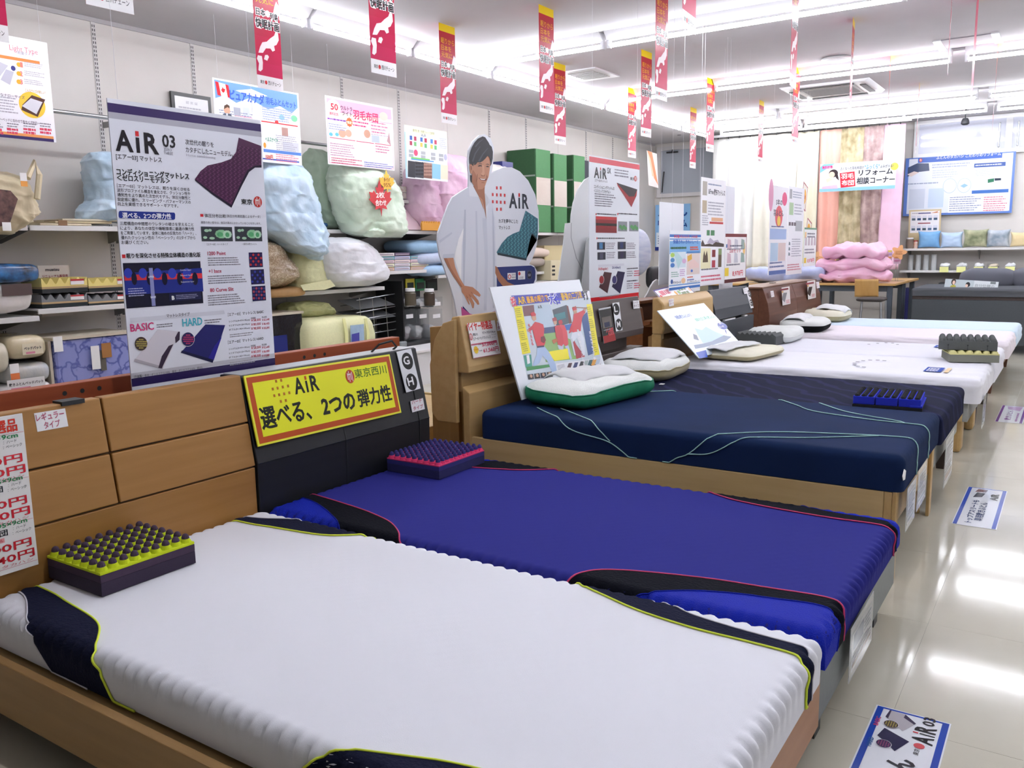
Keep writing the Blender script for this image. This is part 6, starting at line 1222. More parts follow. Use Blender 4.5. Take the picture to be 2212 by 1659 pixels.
# stacked thin boxed pads
cols = ['#d8b99a', '#5a4c66', '#7ab2bc', '#e8d8d4', '#e4e6c8', '#c9cfe4', '#e9e4e4', '#b9c2e0', '#e8cfd8', '#dfe0e8']
k = 0
for (xa, xb) in ((818, 852), (853, 886), (888, 926)):
    for i in range(5):
        y = 584 - i * 8.2 - (0 if xa < 880 else 0); 
        if xa == 888 and i > 3: continue
        p, q = pt(xa, y, X=-3.22), pt(xb, y, X=-3.22); cc = cols[(k * 3 + i) % 10]; k += 1
        rr_ = empty('boxed_pad', (-3.3, p.y, p.z), 'thin boxed pad, %s from the bottom of the %s stack' % (ORD[i], {818: 'left', 853: 'middle', 888: 'right'}[xa]), 'box', 'thin boxed pads on the shelf')
        zb = 1.072 + i * .0355; MB().box(-3.5, p.y, zb, -3.22, q.y, zb + .032).build('box', mat('pad_' + cc.strip('#'), cc, .4), rr_, bevel=.003)
        MB().box(-3.2195, p.y + .01, zb + .01, -3.2185, q.y - .02, zb + .02).build('label_strip', mat('pad_label', '#a89aa4', .5), rr_)
# folded blue quilts, pink quilts
for i, (y0, y1, xa, xb, cc) in enumerate(((520, 545, 890, 990, '#8fb4d2'), (545, 572, 905, 1010, '#b9c6de'), (572, 594, 915, 1020, '#a2c4e2'))):
    a0, a1, z0, z1 = reg(xa, y0, xb, y1, X=-3.18)
    softbox('folded_quilt', (-3.4, (a0 + a1) / 2, (z0 + z1) / 2), (.44, a1 - a0, z1 - z0 + .012), bagm('bq%d' % i, cc, rough=.6), .35, .02, 6, 20 + i, label='folded blue quilt, %s of the stack behind the cut-out man' % ('top', 'middle', 'bottom')[i], cat='quilt')
B_pnk = bagm('pink', '#f0d2e6', '#e2b6d6')
crumple('quilt_bag', 'pink quilt bag standing left on the top shelf beside the chart poster', 'quilt bag', rows(-3.2, [(335, 925, 965), (360, 908, 985), (400, 898, 985), (440, 897, 980), (470, 905, 975), (498, 915, 965)]), -3.5, -3.1, B_pnk, 24, .03)
crumple('quilt_bag', 'pink quilt bag standing behind the cut-out man', 'quilt bag', rows(-3.1, [(330, 960, 1010), (370, 948, 1030), (420, 950, 1040), (460, 962, 1040), (498, 985, 1035)]), -3.4, -2.98, bagm('pink2', '#f0d0e4', '#e4b8d6'), 25, .03)
crumple('quilt_bag', 'white quilt bag showing between the man and the oval advert', 'quilt bag', rows(-3.3, [(352, 1060, 1105), (380, 1050, 1120), (440, 1050, 1120), (495, 1055, 1115)]), -3.6, -3.25, bagm('white2', '#f2ede8'), 26, .02)
MB().box(-3.5, pt(1085, 345, X=-3.3).y, pt(1085, 360, X=-3.3).z, -3.3, pt(1108, 345, X=-3.3).y, pt(1085, 348, X=-3.3).z).build('quilt_label', mat('label_navy', '#1f2a78', .3), label='navy label card on the white quilt bag', cat='label')
r = empty('fence_tray', tuple(pt(940, 495, X=-3.12)), 'small orange wooden fence tray before the pink quilts', 'tray')
a0, a1, z0, z1 = reg(912, 478, 962, 498, X=-3.12); MB().box(-3.14, a0, z0, -3.12, a1, z1 - .02).build('front', mat('orange_wood', '#d89a3c', .6), r)
for i in range(10):
    y = a0 + (a1 - a0) * i / 10; MB().prism([(y, z1 - .02), (y + (a1 - a0) * .085, z1 - .02), (y + (a1 - a0) * .042, z1)], 'X', -3.14, -3.12).build('picket', mat('orange_wood', '#d89a3c', .6), r)
for i, (x0, y0, x1, y1, cc, lb) in enumerate(((852, 402, 878, 415, '#c9b59a', 'tan packet on top of the packet row, short upper shelf'), (852, 416, 878, 429, '#d8c9b4', 'beige packet row on the short upper shelf'), (880, 414, 920, 430, '#b6b9dc', 'lilac packet row on the short upper shelf'))):
    carton(lb, x0, y0, x1, y1, -3.33, .2, mat('packet%d' % i, cc, .4, col2='#e8e4e4', scale=60), cat='packets', name='packet_row', bevel=.002)
p0, p1 = pt(866, 447, X=-3.25), pt(918, 496, X=-3.16)
r = empty('display_box', tuple(p1), 'pale pink sloping cushion box on the top shelf under the packets', 'box')
V = [(-3.35, p0.y, p0.z), (-3.35, p0.y + .25, p0.z), (-3.2, p1.y, p1.z), (-3.2, p1.y - .28, p1.z), (-3.55, p0.y, 1.465), (-3.55, p0.y + .25, 1.465), (-3.22, p1.y, 1.465), (-3.22, p1.y - .28, 1.465)]
MB().add(V, [(0, 1, 2, 3), (4, 7, 6, 5), (0, 4, 5, 1), (1, 5, 6, 2), (2, 6, 7, 3), (3, 7, 4, 0)]).build('body', mat('pink_box', '#ead0da', .35), r, bevel=.004)
# green storage boxes
M_gb, M_gw = mat('canvas_green', '#2f5a37', .7, var=.06, scale=50, bump=.2, bscale=300), mat('clear_film', '#c9bfb6', .12, bump=.6, bscale=14, coat=.5)
def gbox(label, ya, yb, z1, X):
    r = empty('storage_box', (X, ya, 1.465), label, 'storage box'); h = z1 - 1.465
    MB().box(X - .42, ya, 1.466, X, yb, z1).build('body', M_gb, r, bevel=.012); MB().box(X, ya + .01, 1.466, X + .004, yb - .01, z1 - .004).build('front_panel', mat('canvas_green_l', '#4f8a58', .65, var=.05, scale=50, bump=.2, bscale=300), r)
    MB().box(X + .004, ya + .012, 1.466 + h * .33, X + .007, yb - .012, 1.466 + h * .66).build('clear_window', M_gw, r)
    for f in (.32, .67): MB().box(X - .415, ya - .003, 1.466 + h * f, X - .005, ya, 1.466 + h * f + .02).build('grey_strip', mat('strip_grey', '#9aa59a', .6), r)
gbox('green storage box with clear window, nearest of the three', 9.06, 9.42, 2.47, -3.2); gbox('green storage box with clear window, middle of the three', 9.44, 9.78, 2.44, -3.17); gbox('green storage box with clear window, farthest of the three', 10.0, 10.32, 2.47, -3.2)
carton('dark navy garment cover right of the green storage boxes', 1260, 347, 1283, 490, -3.22, .3, mat('cover_dk', '#252a38', .6, bump=.3, bscale=20), cat='garment cover', name='garment_cover', bevel=.02)
# rolls and cartons behind the oval advert
for i, (x0, y0, x1, y1, cc, lb) in enumerate(((1150, 534, 1196, 557, '#dccabb', 'beige rolled pad on the shelf behind the oval advert'), (1150, 556, 1186, 578, '#a89e94', 'grey rolled pad below the beige roll'))):
    a0, a1, z0, z1 = reg(x0, y0, x1, y1, X=-3.18); softbox('rolled_pad', (-3.38, (a0 + a1) / 2 - .1, (z0 + z1) / 2), (.42, a1 - a0 + .25, z1 - z0), cloth('roll%d' % i, cc), .6, .012, 5, 30 + i, label=lb, cat='pad')
carton('cream carton on the shelf right of the rolled pads', 1176, 530, 1222, 562, -3.3, .3, mat('carton_c', '#d2c498', .6)); carton('small cream carton with printed label below the rolled pads', 1190, 562, 1212, 605, -3.1, .3, mat('carton_d', '#d8cfae', .6), extras=lambda r, a0, a1, z0, z1, X: [MB().box(X, a0 + .03, z0 + .06 + i * .05, X + .002, a0 + .1, z0 + .085 + i * .05).build('print_mark', M_dark, r) for i in range(3)])
carton('folded grey plaid blanket at the bottom behind the oval advert', 1150, 606, 1205, 620, -3.15, .4, mat('plaid', '#a8a8a0', .8, col2='#8d8d86', scale=60), cat='blanket', name='blanket')
# acrylic fluff display
a0, a1, z0, z1 = reg(870, 600, 958, 745, X=-3.12); z0 = max(z0, .323)
r = empty('fluff_display', (-3.2, (a0 + a1) / 2, z0), 'black backed acrylic display of down fluff boxes beside the wire rack', 'display')
M_acr = mat('acrylic', '#dfe6ea', .05, trans=.85, alpha=.45)
MB().box(-3.45, a0, z0, -3.43, a1, z1 + .12).build('back_board', mat('board_black', '#1c1d20', .4), r); MB().box(-3.45, a0 - .02, z0, -3.1, a0, z1 - .02).build('side_board', mat('board_black', '#1c1d20', .4), r)
for k, (x0, x1, cc) in enumerate(((876, 895, '#e2d23a'), (897, 918, '#2f8a55'), (920, 944, '#101214'))):
    q = reg(x0, 602, x1, 628, X=-3.42); MB().box(-3.425, q[0], q[2], -3.415, q[1], q[3]).build('header_card', mat('card_' + cc.strip('#'), cc, .4), r)
    MB().box(-3.414, q[0] + .02, q[2] + .02, -3.412, q[1] - .02, q[3] - .04).build('header_picture', mat('card_dkg', '#23322a', .4), r)
for row_, (ya, yb) in enumerate(((642, 662), (668, 735))):
    for k in range(3):
        q = reg(872 + k * 29, ya, 898 + k * 29, yb, X=-3.14); bx = MB().box(-3.4, q[0], q[2], -3.14, q[1], q[3]).build('clear_box', M_acr, r)
        MB().box(-3.139, q[0] + .04, q[3] - .09, -3.136, q[1] - .04, q[3] - .05).build('name_strip', M_white, r)
        fh = (q[3] - q[2]) * (.45 if row_ else .7); softbox('fluff', (-3.27, (q[0] + q[1]) / 2, q[2] + fh / 2 + .005), (.2, (q[1] - q[0]) * .85, fh), cloth('fluff', '#eef0f2', bump=.8, bscale=60), .8, .04, 14, 40 + k + row_ * 3, parent=r)
for xj, cc in ((887, '#5a5448'), (928, '#4a4038')):
    p = pt(xj, 660, X=-3.08); j = MB().lathe([(.055, 0), (.058, .02), (.058, .12), (.04, .14)], (p.x, p.y, p.z), 14).build('jar', mat('jar_' + cc.strip('#'), cc, .2), r, smooth=True)
    MB().lathe([(.05, .14), (.05, .17), (.045, .172)], (p.x, p.y, p.z), 14).build('jar_lid', M_white, j, smooth=True)
q = reg(872, 738, 958, 762, X=-3.05); MB().box(-3.4, q[0], .323, -3.05, q[1], max(q[3], .36)).build('base_tray', mat('tray_dark', '#3a3d40', .3), r)
# cabinet and leaflet holder between display and headboards
q = reg(880, 752, 990, 800, X=-2.7); r = empty('counter', (-2.85, (q[0] + q[1]) / 2, 0), 'white counter behind the black headboard', 'counter'); MB().box(-3.0, q[0], 0, -2.7, q[1], q[3] - .025).build('body', M_white, r); MB().box(-3.02, q[0] - .02, q[3] - .024, -2.68, q[1] + .02, q[3]).build('top', M_white, r, bevel=.003)
carton('small glass tumbler on the white counter', 866, 738, 880, 754, -2.75, .06, mat('tumbler', '#c9d2d6', .1, trans=.5), cat='glass', name='tumbler', bevel=.01)
# papers on the far shelf, black chair back, oval rest
for i in range(3): MB().box(-3.5, 10.0 + i * .25, 1.022 + i * .02, -3.22, 10.4 + i * .25, 1.04 + i * .02).build('paper_pile', mat('paper_%d' % i, ('#d8d2c4', '#b8b4c8', '#c4c8d4')[i], .6), label='flat pile of papers on the right shelf, %s of three' % ('left', 'middle', 'right')[i], cat='papers')
# ---------------------------------------------------------------- posters over the farther headboards
def PXB(X, x0, y0, x1, y1, **k):
    a0, a1, z0, z1 = reg(x0, y0, x1, y1, X=X); return Board.X(X, a0, a1, z0, z1, **k)
b = PXB(-.24, 1424, 438, 1476, 613); b.part('edge_fold').rectuv(0, 0, b.w, .004, '#d8dce4', 1)
b.build('poster', 'blank white board back standing left of the blue striped sheet poster', 'poster', '#eef1f8', strings=up_strings(b))
b = PXB(-.13, 1446, 498, 1513, 632); c = conv(1370, 480, .13261); W_, H_ = b.w, b.h
b.part('blue_stripes').rectuv(0, H_ - .05, W_, H_ - .03, '#3f78c8', 1).rectuv(0, H_ - .07, W_, H_ - .06, '#7aa8e0', 1).rectuv(0, .03, W_, .05, '#3f78c8', 1).rectuv(0, .06, W_, .07, '#7aa8e0', 1)
b.part('picture').rectuv(0, H_ * .63, W_, H_ - .08, '#7fb6e8', 1).rect(*c(590, 485), *c(840, 740), '#dbe9f2', 1).poly([c(*p) for p in ((640, 485), (700, 485), (790, 600), (715, 760))], '#bfe0e4', 2).rect(*c(855, 475), *c(1068, 850), '#e8d8d2', 1).poly([c(*p) for p in ((865, 555), (935, 515), (940, 600), (870, 645))], '#e8b84a', 2).poly([c(*p) for p in ((880, 660), (970, 600), (1050, 680), (1050, 740), (890, 750))], '#f0d2cc', 2).rect(*c(855, 475), *c(1068, 505), '#4a86c8', 2)
for y, cc in ((535, '#b6d86a'), (618, '#5a96d0'), (702, '#4a7fc8')): b.ell(*c(622, y), 4.6, 4.8, cc, 3)
b.ell(*c(812, 632), 4.4, 5.2, '#d8b4d8', 3).ell(*c(935, 792), 2.4, 3, '#3f6cc8', 3).ell(*c(610, 970), 2.6, 5, '#2f58a8', 3).ell(*c(798, 952), 4.5, 6, '#f0c8a0', 3)
b.part('lettering'); T('昨日届いたふとんで、この心地', 648, 258, 1025, 50, '#d84a6a', .02, 4); T('快適きれいきれいし〜と', 632, 352, 1040, 70, '#2f62c4', .02, 4); T('ドライシート', 632, 1010, 755, 44, '#33405a', .02, 4); T('ラップクリップシーツ', 858, 1000, 1060, 40, '#33405a', .01, 4)
b.lines(*c(590, 398), *c(890, 440), 1, '#3a6a4a', 3, .9); b.lines(*c(908, 390), *c(1062, 460), 2, '#e0604a', 3, .8); b.lines(*c(600, 800), *c(725, 900), 3, '#8fb8b0', 3); b.lines(*c(740, 760), *c(840, 880), 4, '#c89ad0', 3); b.lines(*c(860, 880), *c(975, 905), 1, '#e06a4a', 3, .8); b.lines(*c(860, 920), *c(1000, 950), 1, '#6a78c0', 3, .8)
b.build('poster', 'blue and white sheet poster over the rounded oak headboard', 'poster', '#f4f7fd', strings=up_strings(b))
b = Board.quad(pt(1445, 642, X=-.1), pt(1510, 624, X=-.1), pt(1440, 658, X=-.06)); W_, H_ = b.w, b.h
b.part('border').rectuv(0, 0, W_, H_, '#5a4a90', 1).rectuv(.012, .012, W_ * .56, H_ - .01, '#f6f2f6', 2).rectuv(W_ * .57, .012, W_ - .012, H_ - .01, '#f4f4f8', 2)
b.part('lettering').linesuv(.06, .018, W_ * .4, H_ - .015, 2, '#d87a8a', 3, .8).linesuv(W_ * .64, .018, W_ * .9, H_ - .015, 2, '#8a9a7a', 3, .8); b.part('dots')
for u, cc in ((.035, '#d85a62'), (W_ * .5, '#f0b860'), (W_ * .6, '#a0c88a'), (W_ * .95, '#f0c8a0')): b.elluv(u, H_ / 2, .02, .02, cc, 3, 12)
b.build('sign', 'slim purple edged strip sign on top of the rounded oak headboard', 'sign', '#f0ecf4')
b = PXB(-.135, 1513, 386, 1566, 615); W_, H_ = b.w, b.h
b.part('picture').rectuv(.03, H_ - .14, .13, H_ - .03, '#b4aea4', 1).rectuv(.03, H_ - .28, .13, H_ - .18, '#c2b49a', 1).rectuv(.2, H_ * .58, W_ - .05, H_ * .6, '#c83a3a', 1).rectuv(.24, H_ * .605, W_ - .06, H_ * .64, '#e8b48a', 1).rectuv(.14, H_ * .47, .21, H_ * .52, '#4a8a5a', 1).rectuv(.23, H_ * .47, .32, H_ * .52, '#4a8a5a', 1)
b.polyuv([(.02, H_ * .37), (W_ - .02, H_ * .36), (W_ - .02, H_ * .39), (.35, H_ * .41), (.28, H_ * .385), (.2, H_ * .395), (.1, H_ * .385), (.05, H_ * .43), (.02, H_ * .4)], '#4a3a34', 2).polyuv([(.15, H_ * .4), (.3, H_ * .39), (.45, H_ * .4), (.4, H_ * .43), (.3, H_ * .42), (.22, H_ * .45)], '#b8b0c4', 1).rectuv(.0, H_ * .16, .24, H_ * .35, '#f0ebc2', 1).polyuv([(.06, H_ * .22), (.18, H_ * .22), (.17, H_ * .28), (.15, H_ * .33), (.12, H_ * .28), (.09, H_ * .33), (.07, H_ * .28)], '#5a4a34', 2)
for u, v, cc in ((.27, .3, '#8a2a34'), (.27, .2, '#b03a4a'), (.42, .31, '#8aa06a'), (.42, .25, '#6a5a44'), (.42, .2, '#6a5a44')): b.rectuv(u, H_ * v - .03, u + .08, H_ * v + .03, cc, 2)
b.part('lettering').textuv('&Free', .16, H_ - .125, .12, .04, '#3a3a44', .02, 2).textuv('敷布マットレス', .29, H_ - .13, W_ - .31, .05, '#3a3a44', .015, 2).linesuv(.15, H_ - .06, W_ - .03, H_ - .035, 1, '#8a98b8').linesuv(.16, H_ - .3, W_ - .03, H_ - .18, 5, '#b0b0bc').linesuv(.03, H_ * .56, .18, H_ * .66, 5, '#b0b0bc').linesuv(.03, .03, W_ - .03, .09, 2, '#d8607a').linesuv(.03, .12, W_ - .05, .145, 1, '#6a6a78')
b.build('poster', 'tall white mattress poster between the charcoal headboard and white curtains', 'poster', '#f4f4f8', strings=up_strings(b))
b = PXB(-.3, 1556, 402, 1585, 625); b.part('edge_fold').rectuv(0, 0, b.w, .004, '#d8dce4', 1); b.build('poster', 'plain white sheet back peeking out right of the tall white poster', 'poster', '#e8ebf3', strings=up_strings(b))
b = PXB(-.13, 1566, 505, 1612, 609); W_, H_ = b.w, b.h
b.part('border').rectuv(0, H_ - .028, W_, H_, '#7a2028', 1).rectuv(0, 0, W_, .03, '#5a1820', 1).rectuv(W_ - .012, 0, W_, H_, '#6a2026', 1)
b.part('picture').rectuv(.02, H_ - .12, .1, H_ - .09, '#4a78b8', 1).elluv(W_ - .07, H_ - .13, .035, .06, '#f4c87a', 1).rectuv(.0, .06, .1, .13, '#f0d23a', 1)
for i in range(3):
    for j in range(2): b.polyuv([(.05 + i * .18, .17 + j * .12), (.16 + i * .18, .17 + j * .12), (.14 + i * .18, .25 + j * .12), (.06 + i * .18, .26 + j * .12)], ('#d8b8c4', '#cfcfd8', '#9ab0a8')[i], 1)
b.part('lettering').textuv('2点セット', .11, H_ - .165, .3, .035, '#c03a5a', .02, 2).linesuv(.12, H_ - .12, W_ - .12, H_ - .09, 1, '#6a6a80').textuv('8,978円', .2, .05, .28, .05, '#d8304a', .03, 2).linesuv(.04, .14, W_ - .06, .17, 1, '#7a7a88').linesuv(.04, .28, W_ - .06, .3, 1, '#7a7a88')
b.build('poster', 'white price poster with dark red top and foot over the charcoal headboard', 'poster', '#f6f3f4', strings=up_strings(b))
b = PXB(-.2, 1662, 402, 1700, 592); W_, H_ = b.w, b.h
b.part('picture').elluv(W_ * .8, H_ - .12, .09, .07, '#e85a8a', 1).elluv(.02, H_ - .1, .08, .16, '#e6a0c0', 1).rectuv(.02, H_ * .4, W_ - .02, H_ * .52, '#a9bfe6', 1).rectuv(.05, H_ * .15, W_ * .5, H_ * .36, '#bcd4ea', 1).rectuv(W_ * .52, H_ * .15, W_ - .03, H_ * .36, '#e0ccc8', 1).elluv(W_ * .5, H_ * .66, .13, .11, '#e86a72', 1).elluv(W_ * .5, H_ * .61, .06, .05, '#f4d45a', 2).rectuv(.02, 0, W_, .04, '#5a78b8', 1)
b.part('lettering').textuv('5年の', .2, H_ - .19, .22, .06, '#3a3a4a', .02, 2).textuv('羽ふとん', .12, H_ - .3, .35, .06, '#3a3a4a', .02, 2).linesuv(.04, .06, W_ - .05, .14, 2, '#6a7aa8').linesuv(.06, H_ * .53, W_ - .05, H_ * .56, 1, '#5a6a9a')
b.build('poster', 'white and blue sheet poster with pink balloon over the walnut headboard', 'poster', '#f4f2f8', strings=up_strings(b))
b = PXB(-.21, 1701, 404, 1735, 592); W_, H_ = b.w, b.h
b.part('picture').rectuv(.04, H_ - .13, .13, H_ - .03, '#a8a8ac', 1).rectuv(.04, H_ - .3, .2, H_ - .17, '#b4d0a8', 1).rectuv(.3, H_ * .5, W_ - .05, H_ * .62, '#b4b8bc', 1)
for i in range(3): b.rectuv(.04 + i * .1, H_ * .56, .12 + i * .1, H_ * .6, '#6a6066', 1)
for i in range(3): b.polyuv([(.06, H_ * (.22 + .06 * i)), (.13, H_ * (.22 + .06 * i)), (.12, H_ * (.25 + .06 * i)), (.07, H_ * (.26 + .06 * i))], '#7a8a90', 1)
b.part('lettering').linesuv(.16, H_ - .12, W_ - .04, H_ - .04, 3, '#a8b0c0').linesuv(.24, H_ - .3, W_ - .04, H_ - .17, 4, '#b8b8c4').linesuv(.18, H_ * .2, W_ - .05, H_ * .42, 8, '#b4b4c0').linesuv(.04, .04, W_ - .05, .12, 3, '#d88a9a')
b.build('poster', 'white mattress detail poster over the middle of the walnut headboard', 'poster', '#f2f2f7', strings=up_strings(b))
b = PXB(-.2, 1736, 492, 1763, 575); W_, H_ = b.w, b.h
b.part('border').rectuv(0, H_ - .02, W_, H_, '#7aa88a', 1).rectuv(0, 0, .012, H_, '#a8c8b0', 1).rectuv(W_ - .012, 0, W_, H_, '#a8c8b0', 1)
b.part('picture').rectuv(.03, H_ - .12, .1, H_ - .05, '#f0c88a', 1).rectuv(.03, .04, .13, .1, '#f2cc3a', 1)
for i in range(4): b.polyuv([(.05 + i * .13, .24), (.13 + i * .13, .24), (.12 + i * .13, .33), (.06 + i * .13, .34)], '#c8b8c0', 1)
b.part('lettering').textuv('8,978円', .18, .04, .3, .05, '#d83a5a', .02, 2).linesuv(.14, H_ - .12, W_ - .04, H_ - .05, 2, '#6a6a78').linesuv(.04, .14, W_ - .05, .21, 2, '#8a8a98')
b.build('poster', 'small white price poster with green edge at the right of the walnut headboard', 'poster', '#f4f5f4', strings=up_strings(b))
for x, y, lb in ((1728, 389, 'upper'), (1738, 470, 'lower')):
    tl = pt(x, y, X=-.25); b = Board.quad(tl, tl + Vector((0, .2, -.06)), tl + Vector((0, .07, -.28 if y < 400 else -.2))); W_, H_ = b.w, b.h
    b.part('border').rectuv(0, 0, W_, H_, '#b04a5a', 1).rectuv(.015, .015, W_ - .015, H_ - .015, '#f6eee0', 2); b.part('star').elluv(W_ / 2, H_ / 2, W_ * .34, H_ * .3, '#f4b83a', 3, 12); b.part('lettering').textuv('特価', W_ * .3, H_ * .42, W_ * .4, H_ * .16, '#c8502a', .03, 4)
    b.build('swing_tag', '%s tilted yellow starburst tag before the cream curtain' % lb, 'tag', '#f4eee4')
p = pt(1385, 325, X=-1.76); tl = Vector((p.x + .01, p.y, p.z)); b = Board.quad(tl, tl + Vector((.02, .22, -.02)), tl + Vector((.05, .08, -.38))); b.part('swirl').polyuv([(0, b.h), (b.w * .5, b.h), (b.w, .03), (b.w * .6, .1)], '#e8935a', 1).polyuv([(0, b.h), (b.w * .3, b.h * .8), (b.w * .6, b.h * .3), (b.w * .4, b.h * .3)], '#f4d8b0', 2)
b.build('swing_tag', 'curled orange and white tag under the curled flag', 'tag', '#f2efe9', strings=[(b.to3(.1, b.h, 0), Vector((tl.x, tl.y + .1, CH)))])
# board on the pillow side of the creased white mattress
tl, tr, bl = pt(1452, 677, X=.02), pt(1547, 660, X=.02), pt(1510, 773, X=.3)
b = Board.quad(tl, tr, bl, sheet=.006); c = conv(1440, 560, .16275)
b.part('picture').poly([c(*p) for p in ((370, 915), (470, 940), (520, 895), (640, 960), (760, 1010), (600, 1090), (480, 1115), (420, 1010))], '#b9d6e8', 1).poly([c(*p) for p in ((360, 1140), (480, 1120), (600, 1090), (760, 1010), (860, 1030), (780, 1090), (500, 1170), (380, 1190))], '#8a98b0', 2).poly([c(*p) for p in ((350, 990), (400, 1010), (430, 1080), (360, 1060))], '#7a8498', 2).poly([c(*p) for p in ((385, 1240), (520, 1205), (545, 1300), (440, 1318))], '#3a5ec8', 2).ell(*c(740, 885), 10, 9, '#4a5ab0', 3).poly([c(*p) for p in ((770, 945), (785, 940), (800, 1000))], '#4a5ab0', 3)
b.part('lettering'); T('快眠は敷きふとんから', 135, 800, 375, 54, '#5a78c8', .01, 3); T('傾斜を生む夢の敷ふとん', 398, 830, 700, 50, '#6ac8a8', .01, 3); T('腰に', 700, 868, 770, 30, '#e8ecf8', .02, 5); T('違いが', 700, 918, 785, 30, '#e8ecf8', .02, 5)
b.build('advert_board', 'pale blue board with bed drawing leaning on the rounded oak headboard', 'poster', '#e4f0f8', rough=.3)
# advert card with bed photo on the chocolate headboard
tl, tr, bl = pt(1290, 668, X=-.035), pt(1316, 663, X=-.035), pt(1305, 742, X=.0); b = Board.quad(tl, tr, bl, sheet=.003); W_, H_ = b.w, b.h
b.part('picture').rectuv(0, .04, W_, H_ - .01, '#26282c', 1).rectuv(.02, H_ * .42, W_ - .02, H_ * .74, '#6a6460', 2).rectuv(.04, H_ * .44, W_ - .05, H_ * .58, '#2e3450', 3).rectuv(0, 0, W_, .045, '#a02028', 1); b.part('lettering').textuv('11,000', .05, H_ * .26, W_ * .6, .03, '#e05a62', .03, 3).textuv('4,000', .07, H_ * .17, W_ * .5, .025, '#e05a62', .03, 3).linesuv(.02, H_ * .33, W_ - .03, H_ * .4, 1, '#8a8c92', 3)
b.build('leaflet', 'dark leaflet with bed photo in a clear sleeve on the chocolate headboard', 'leaflet', '#c9ccd0', rough=.15)
# ---------------------------------------------------------------- curtains
def curtain(label, xa, xb, z0, m, seed, fold=.09, amp=.035):
    def f(u, v):
        x = xa + (xb - xa) * u; z = z0 + (2.86 - z0) * v
        return (x + .02 * noise.noise(Vector((x * 3, z, seed))) * (1 - v), 12.9 + amp * math.sin(x * 2 * math.pi / fold + seed + .5 * noise.noise(Vector((x * 2, z * .8, seed)))) * (.6 + .4 * (1 - v)) + .02 * noise.noise(Vector((x * 5, z * 2, seed))), z)
    r = empty('curtain', ((xa + xb) / 2, 12.9, z0), label, 'curtain', 'sample curtains along the back window')
    MB().grid(f, max(12, int((xb - xa) / fold * 12)), 24).build('cloth', m, r, smooth='all', thick=.003)
    for i in range(max(2, int((xb - xa) / .16))):
        x = xa + (xb - xa) * (i + .5) / max(2, int((xb - xa) / .16)); MB().box(x - .006, 12.885, 2.855, x + .006, 12.9, 2.885).build('hook', M_dark, r)
def ccloth(n, col, c2=None, sc=8): return mat('curtain_' + n, col, .85, col2=c2, var=0 if c2 else .03, scale=sc, sheen=.2, bump=.15, bscale=200)
curtain('long white sample curtain at the left of the back window', -2.38, -1.72, .93, ccloth('white', '#eeeeea'), 1, .22, .03)
curtain('ivory white sample curtain left of the cream one', -1.72, -1.1, .93, ccloth('ivory', '#ece9dc'), 2, .2, .03)
curtain('cream sample curtain left of the salmon pink one', -1.1, -.8, .93, ccloth('cream', '#e6e2cc'), 3, .14, .03)
curtain('salmon pink sample curtain behind the hanging reform sign', -.8, -.5, .95, ccloth('salmon', '#f0b6a6'), 4, .15, .03)
curtain('golden brown sample curtain with cream blossoms', -.5, -.2, .95, ccloth('gold', '#d9cfae', '#8d7f5a', 7), 5, .13, .03)
curtain('mauve brown lace patterned sample curtain', -.2, .06, .95, ccloth('mauve', '#c9b3b0', '#927878', 9), 6, .12, .03)
curtain('lilac pink sample curtain at the right end', .06, .33, .9, ccloth('lilac', '#ecc9e2'), 7, .3, .015)
rl = empty('curtain_rail', (-1, 12.9, 2.9), 'white curtain rail under the far ceiling lights', 'rail')
MB().box(-2.5, 12.88, 2.886, .4, 12.92, 2.92).build('track', M_white, rl)
for x in (-2.4, -1, .3): MB().box(x - .02, 12.89, 2.92, x + .02, 12.91, CH).build('hanger', M_white, rl)
r = empty('window_bench', (-1.8, 13, 0), 'beige bench shelf with dark front below the white curtains', 'bench')
MB().box(-2.6, 12.8, .9, -.9, 13.5, .925).build('top', mat('bench_beige', '#d8cfb4', .5), r); MB().box(-2.6, 12.83, .8, -.9, 13.5, .9).build('front', mat('bench_olive', '#6e664e', .6), r); MB().box(-2.6, 12.84, .74, -.9, 13.5, .8).build('lower_board', mat('bench_beige', '#d8cfb4', .5), r); MB().box(-2.6, 12.86, 0, -.9, 13.5, .74).build('base', mat('bench_base', '#8a826a', .6), r)
# hanging consultation-corner sign
b = Board((-.7, 12.6, 1.985), (1, 0, 0), (0, 0, 1), .985, .38); c = conv(1720, 260, .26522); W_, H_ = b.w, b.h
b.part('sky_band').rectuv(0, .32, W_, H_, '#cfe4f6', 1).rectuv(0, 0, W_, .045, '#8cc4ec', 1).polyuv([(0, .26), (.2, H_), (.05, H_), (0, .34)], '#7ab8ea', 2).elluv(W_ - .02, H_ - .09, .05, .05, '#f4dc5a', 2)
b.part('picture').poly([c(*p) for p in ((205, 500), (225, 470), (260, 455), (345, 470), (345, 545), (210, 560))], '#f6e2e8', 3).ell(*c(250, 470), 10, 9, '#fbf4f6', 4).ell(*c(303, 432), 10, 8.5, '#33262a', 4).poly([c(*p) for p in ((310, 430), (338, 435), (348, 490), (325, 470))], '#33262a', 4).ell(*c(290, 443), 6.5, 6.5, '#f0ccb8', 6).poly([c(*p) for p in ((215, 540), (330, 525), (340, 555), (205, 560))], '#e8b8cc', 4).poly([c(*p) for p in ((240, 480), (275, 470), (300, 480), (250, 510))], '#f0ccb8', 5)
b.part('red_label').poly([c(*p) for p in ((355, 430), (475, 415), (482, 535), (362, 550))], '#e0283c', 3)
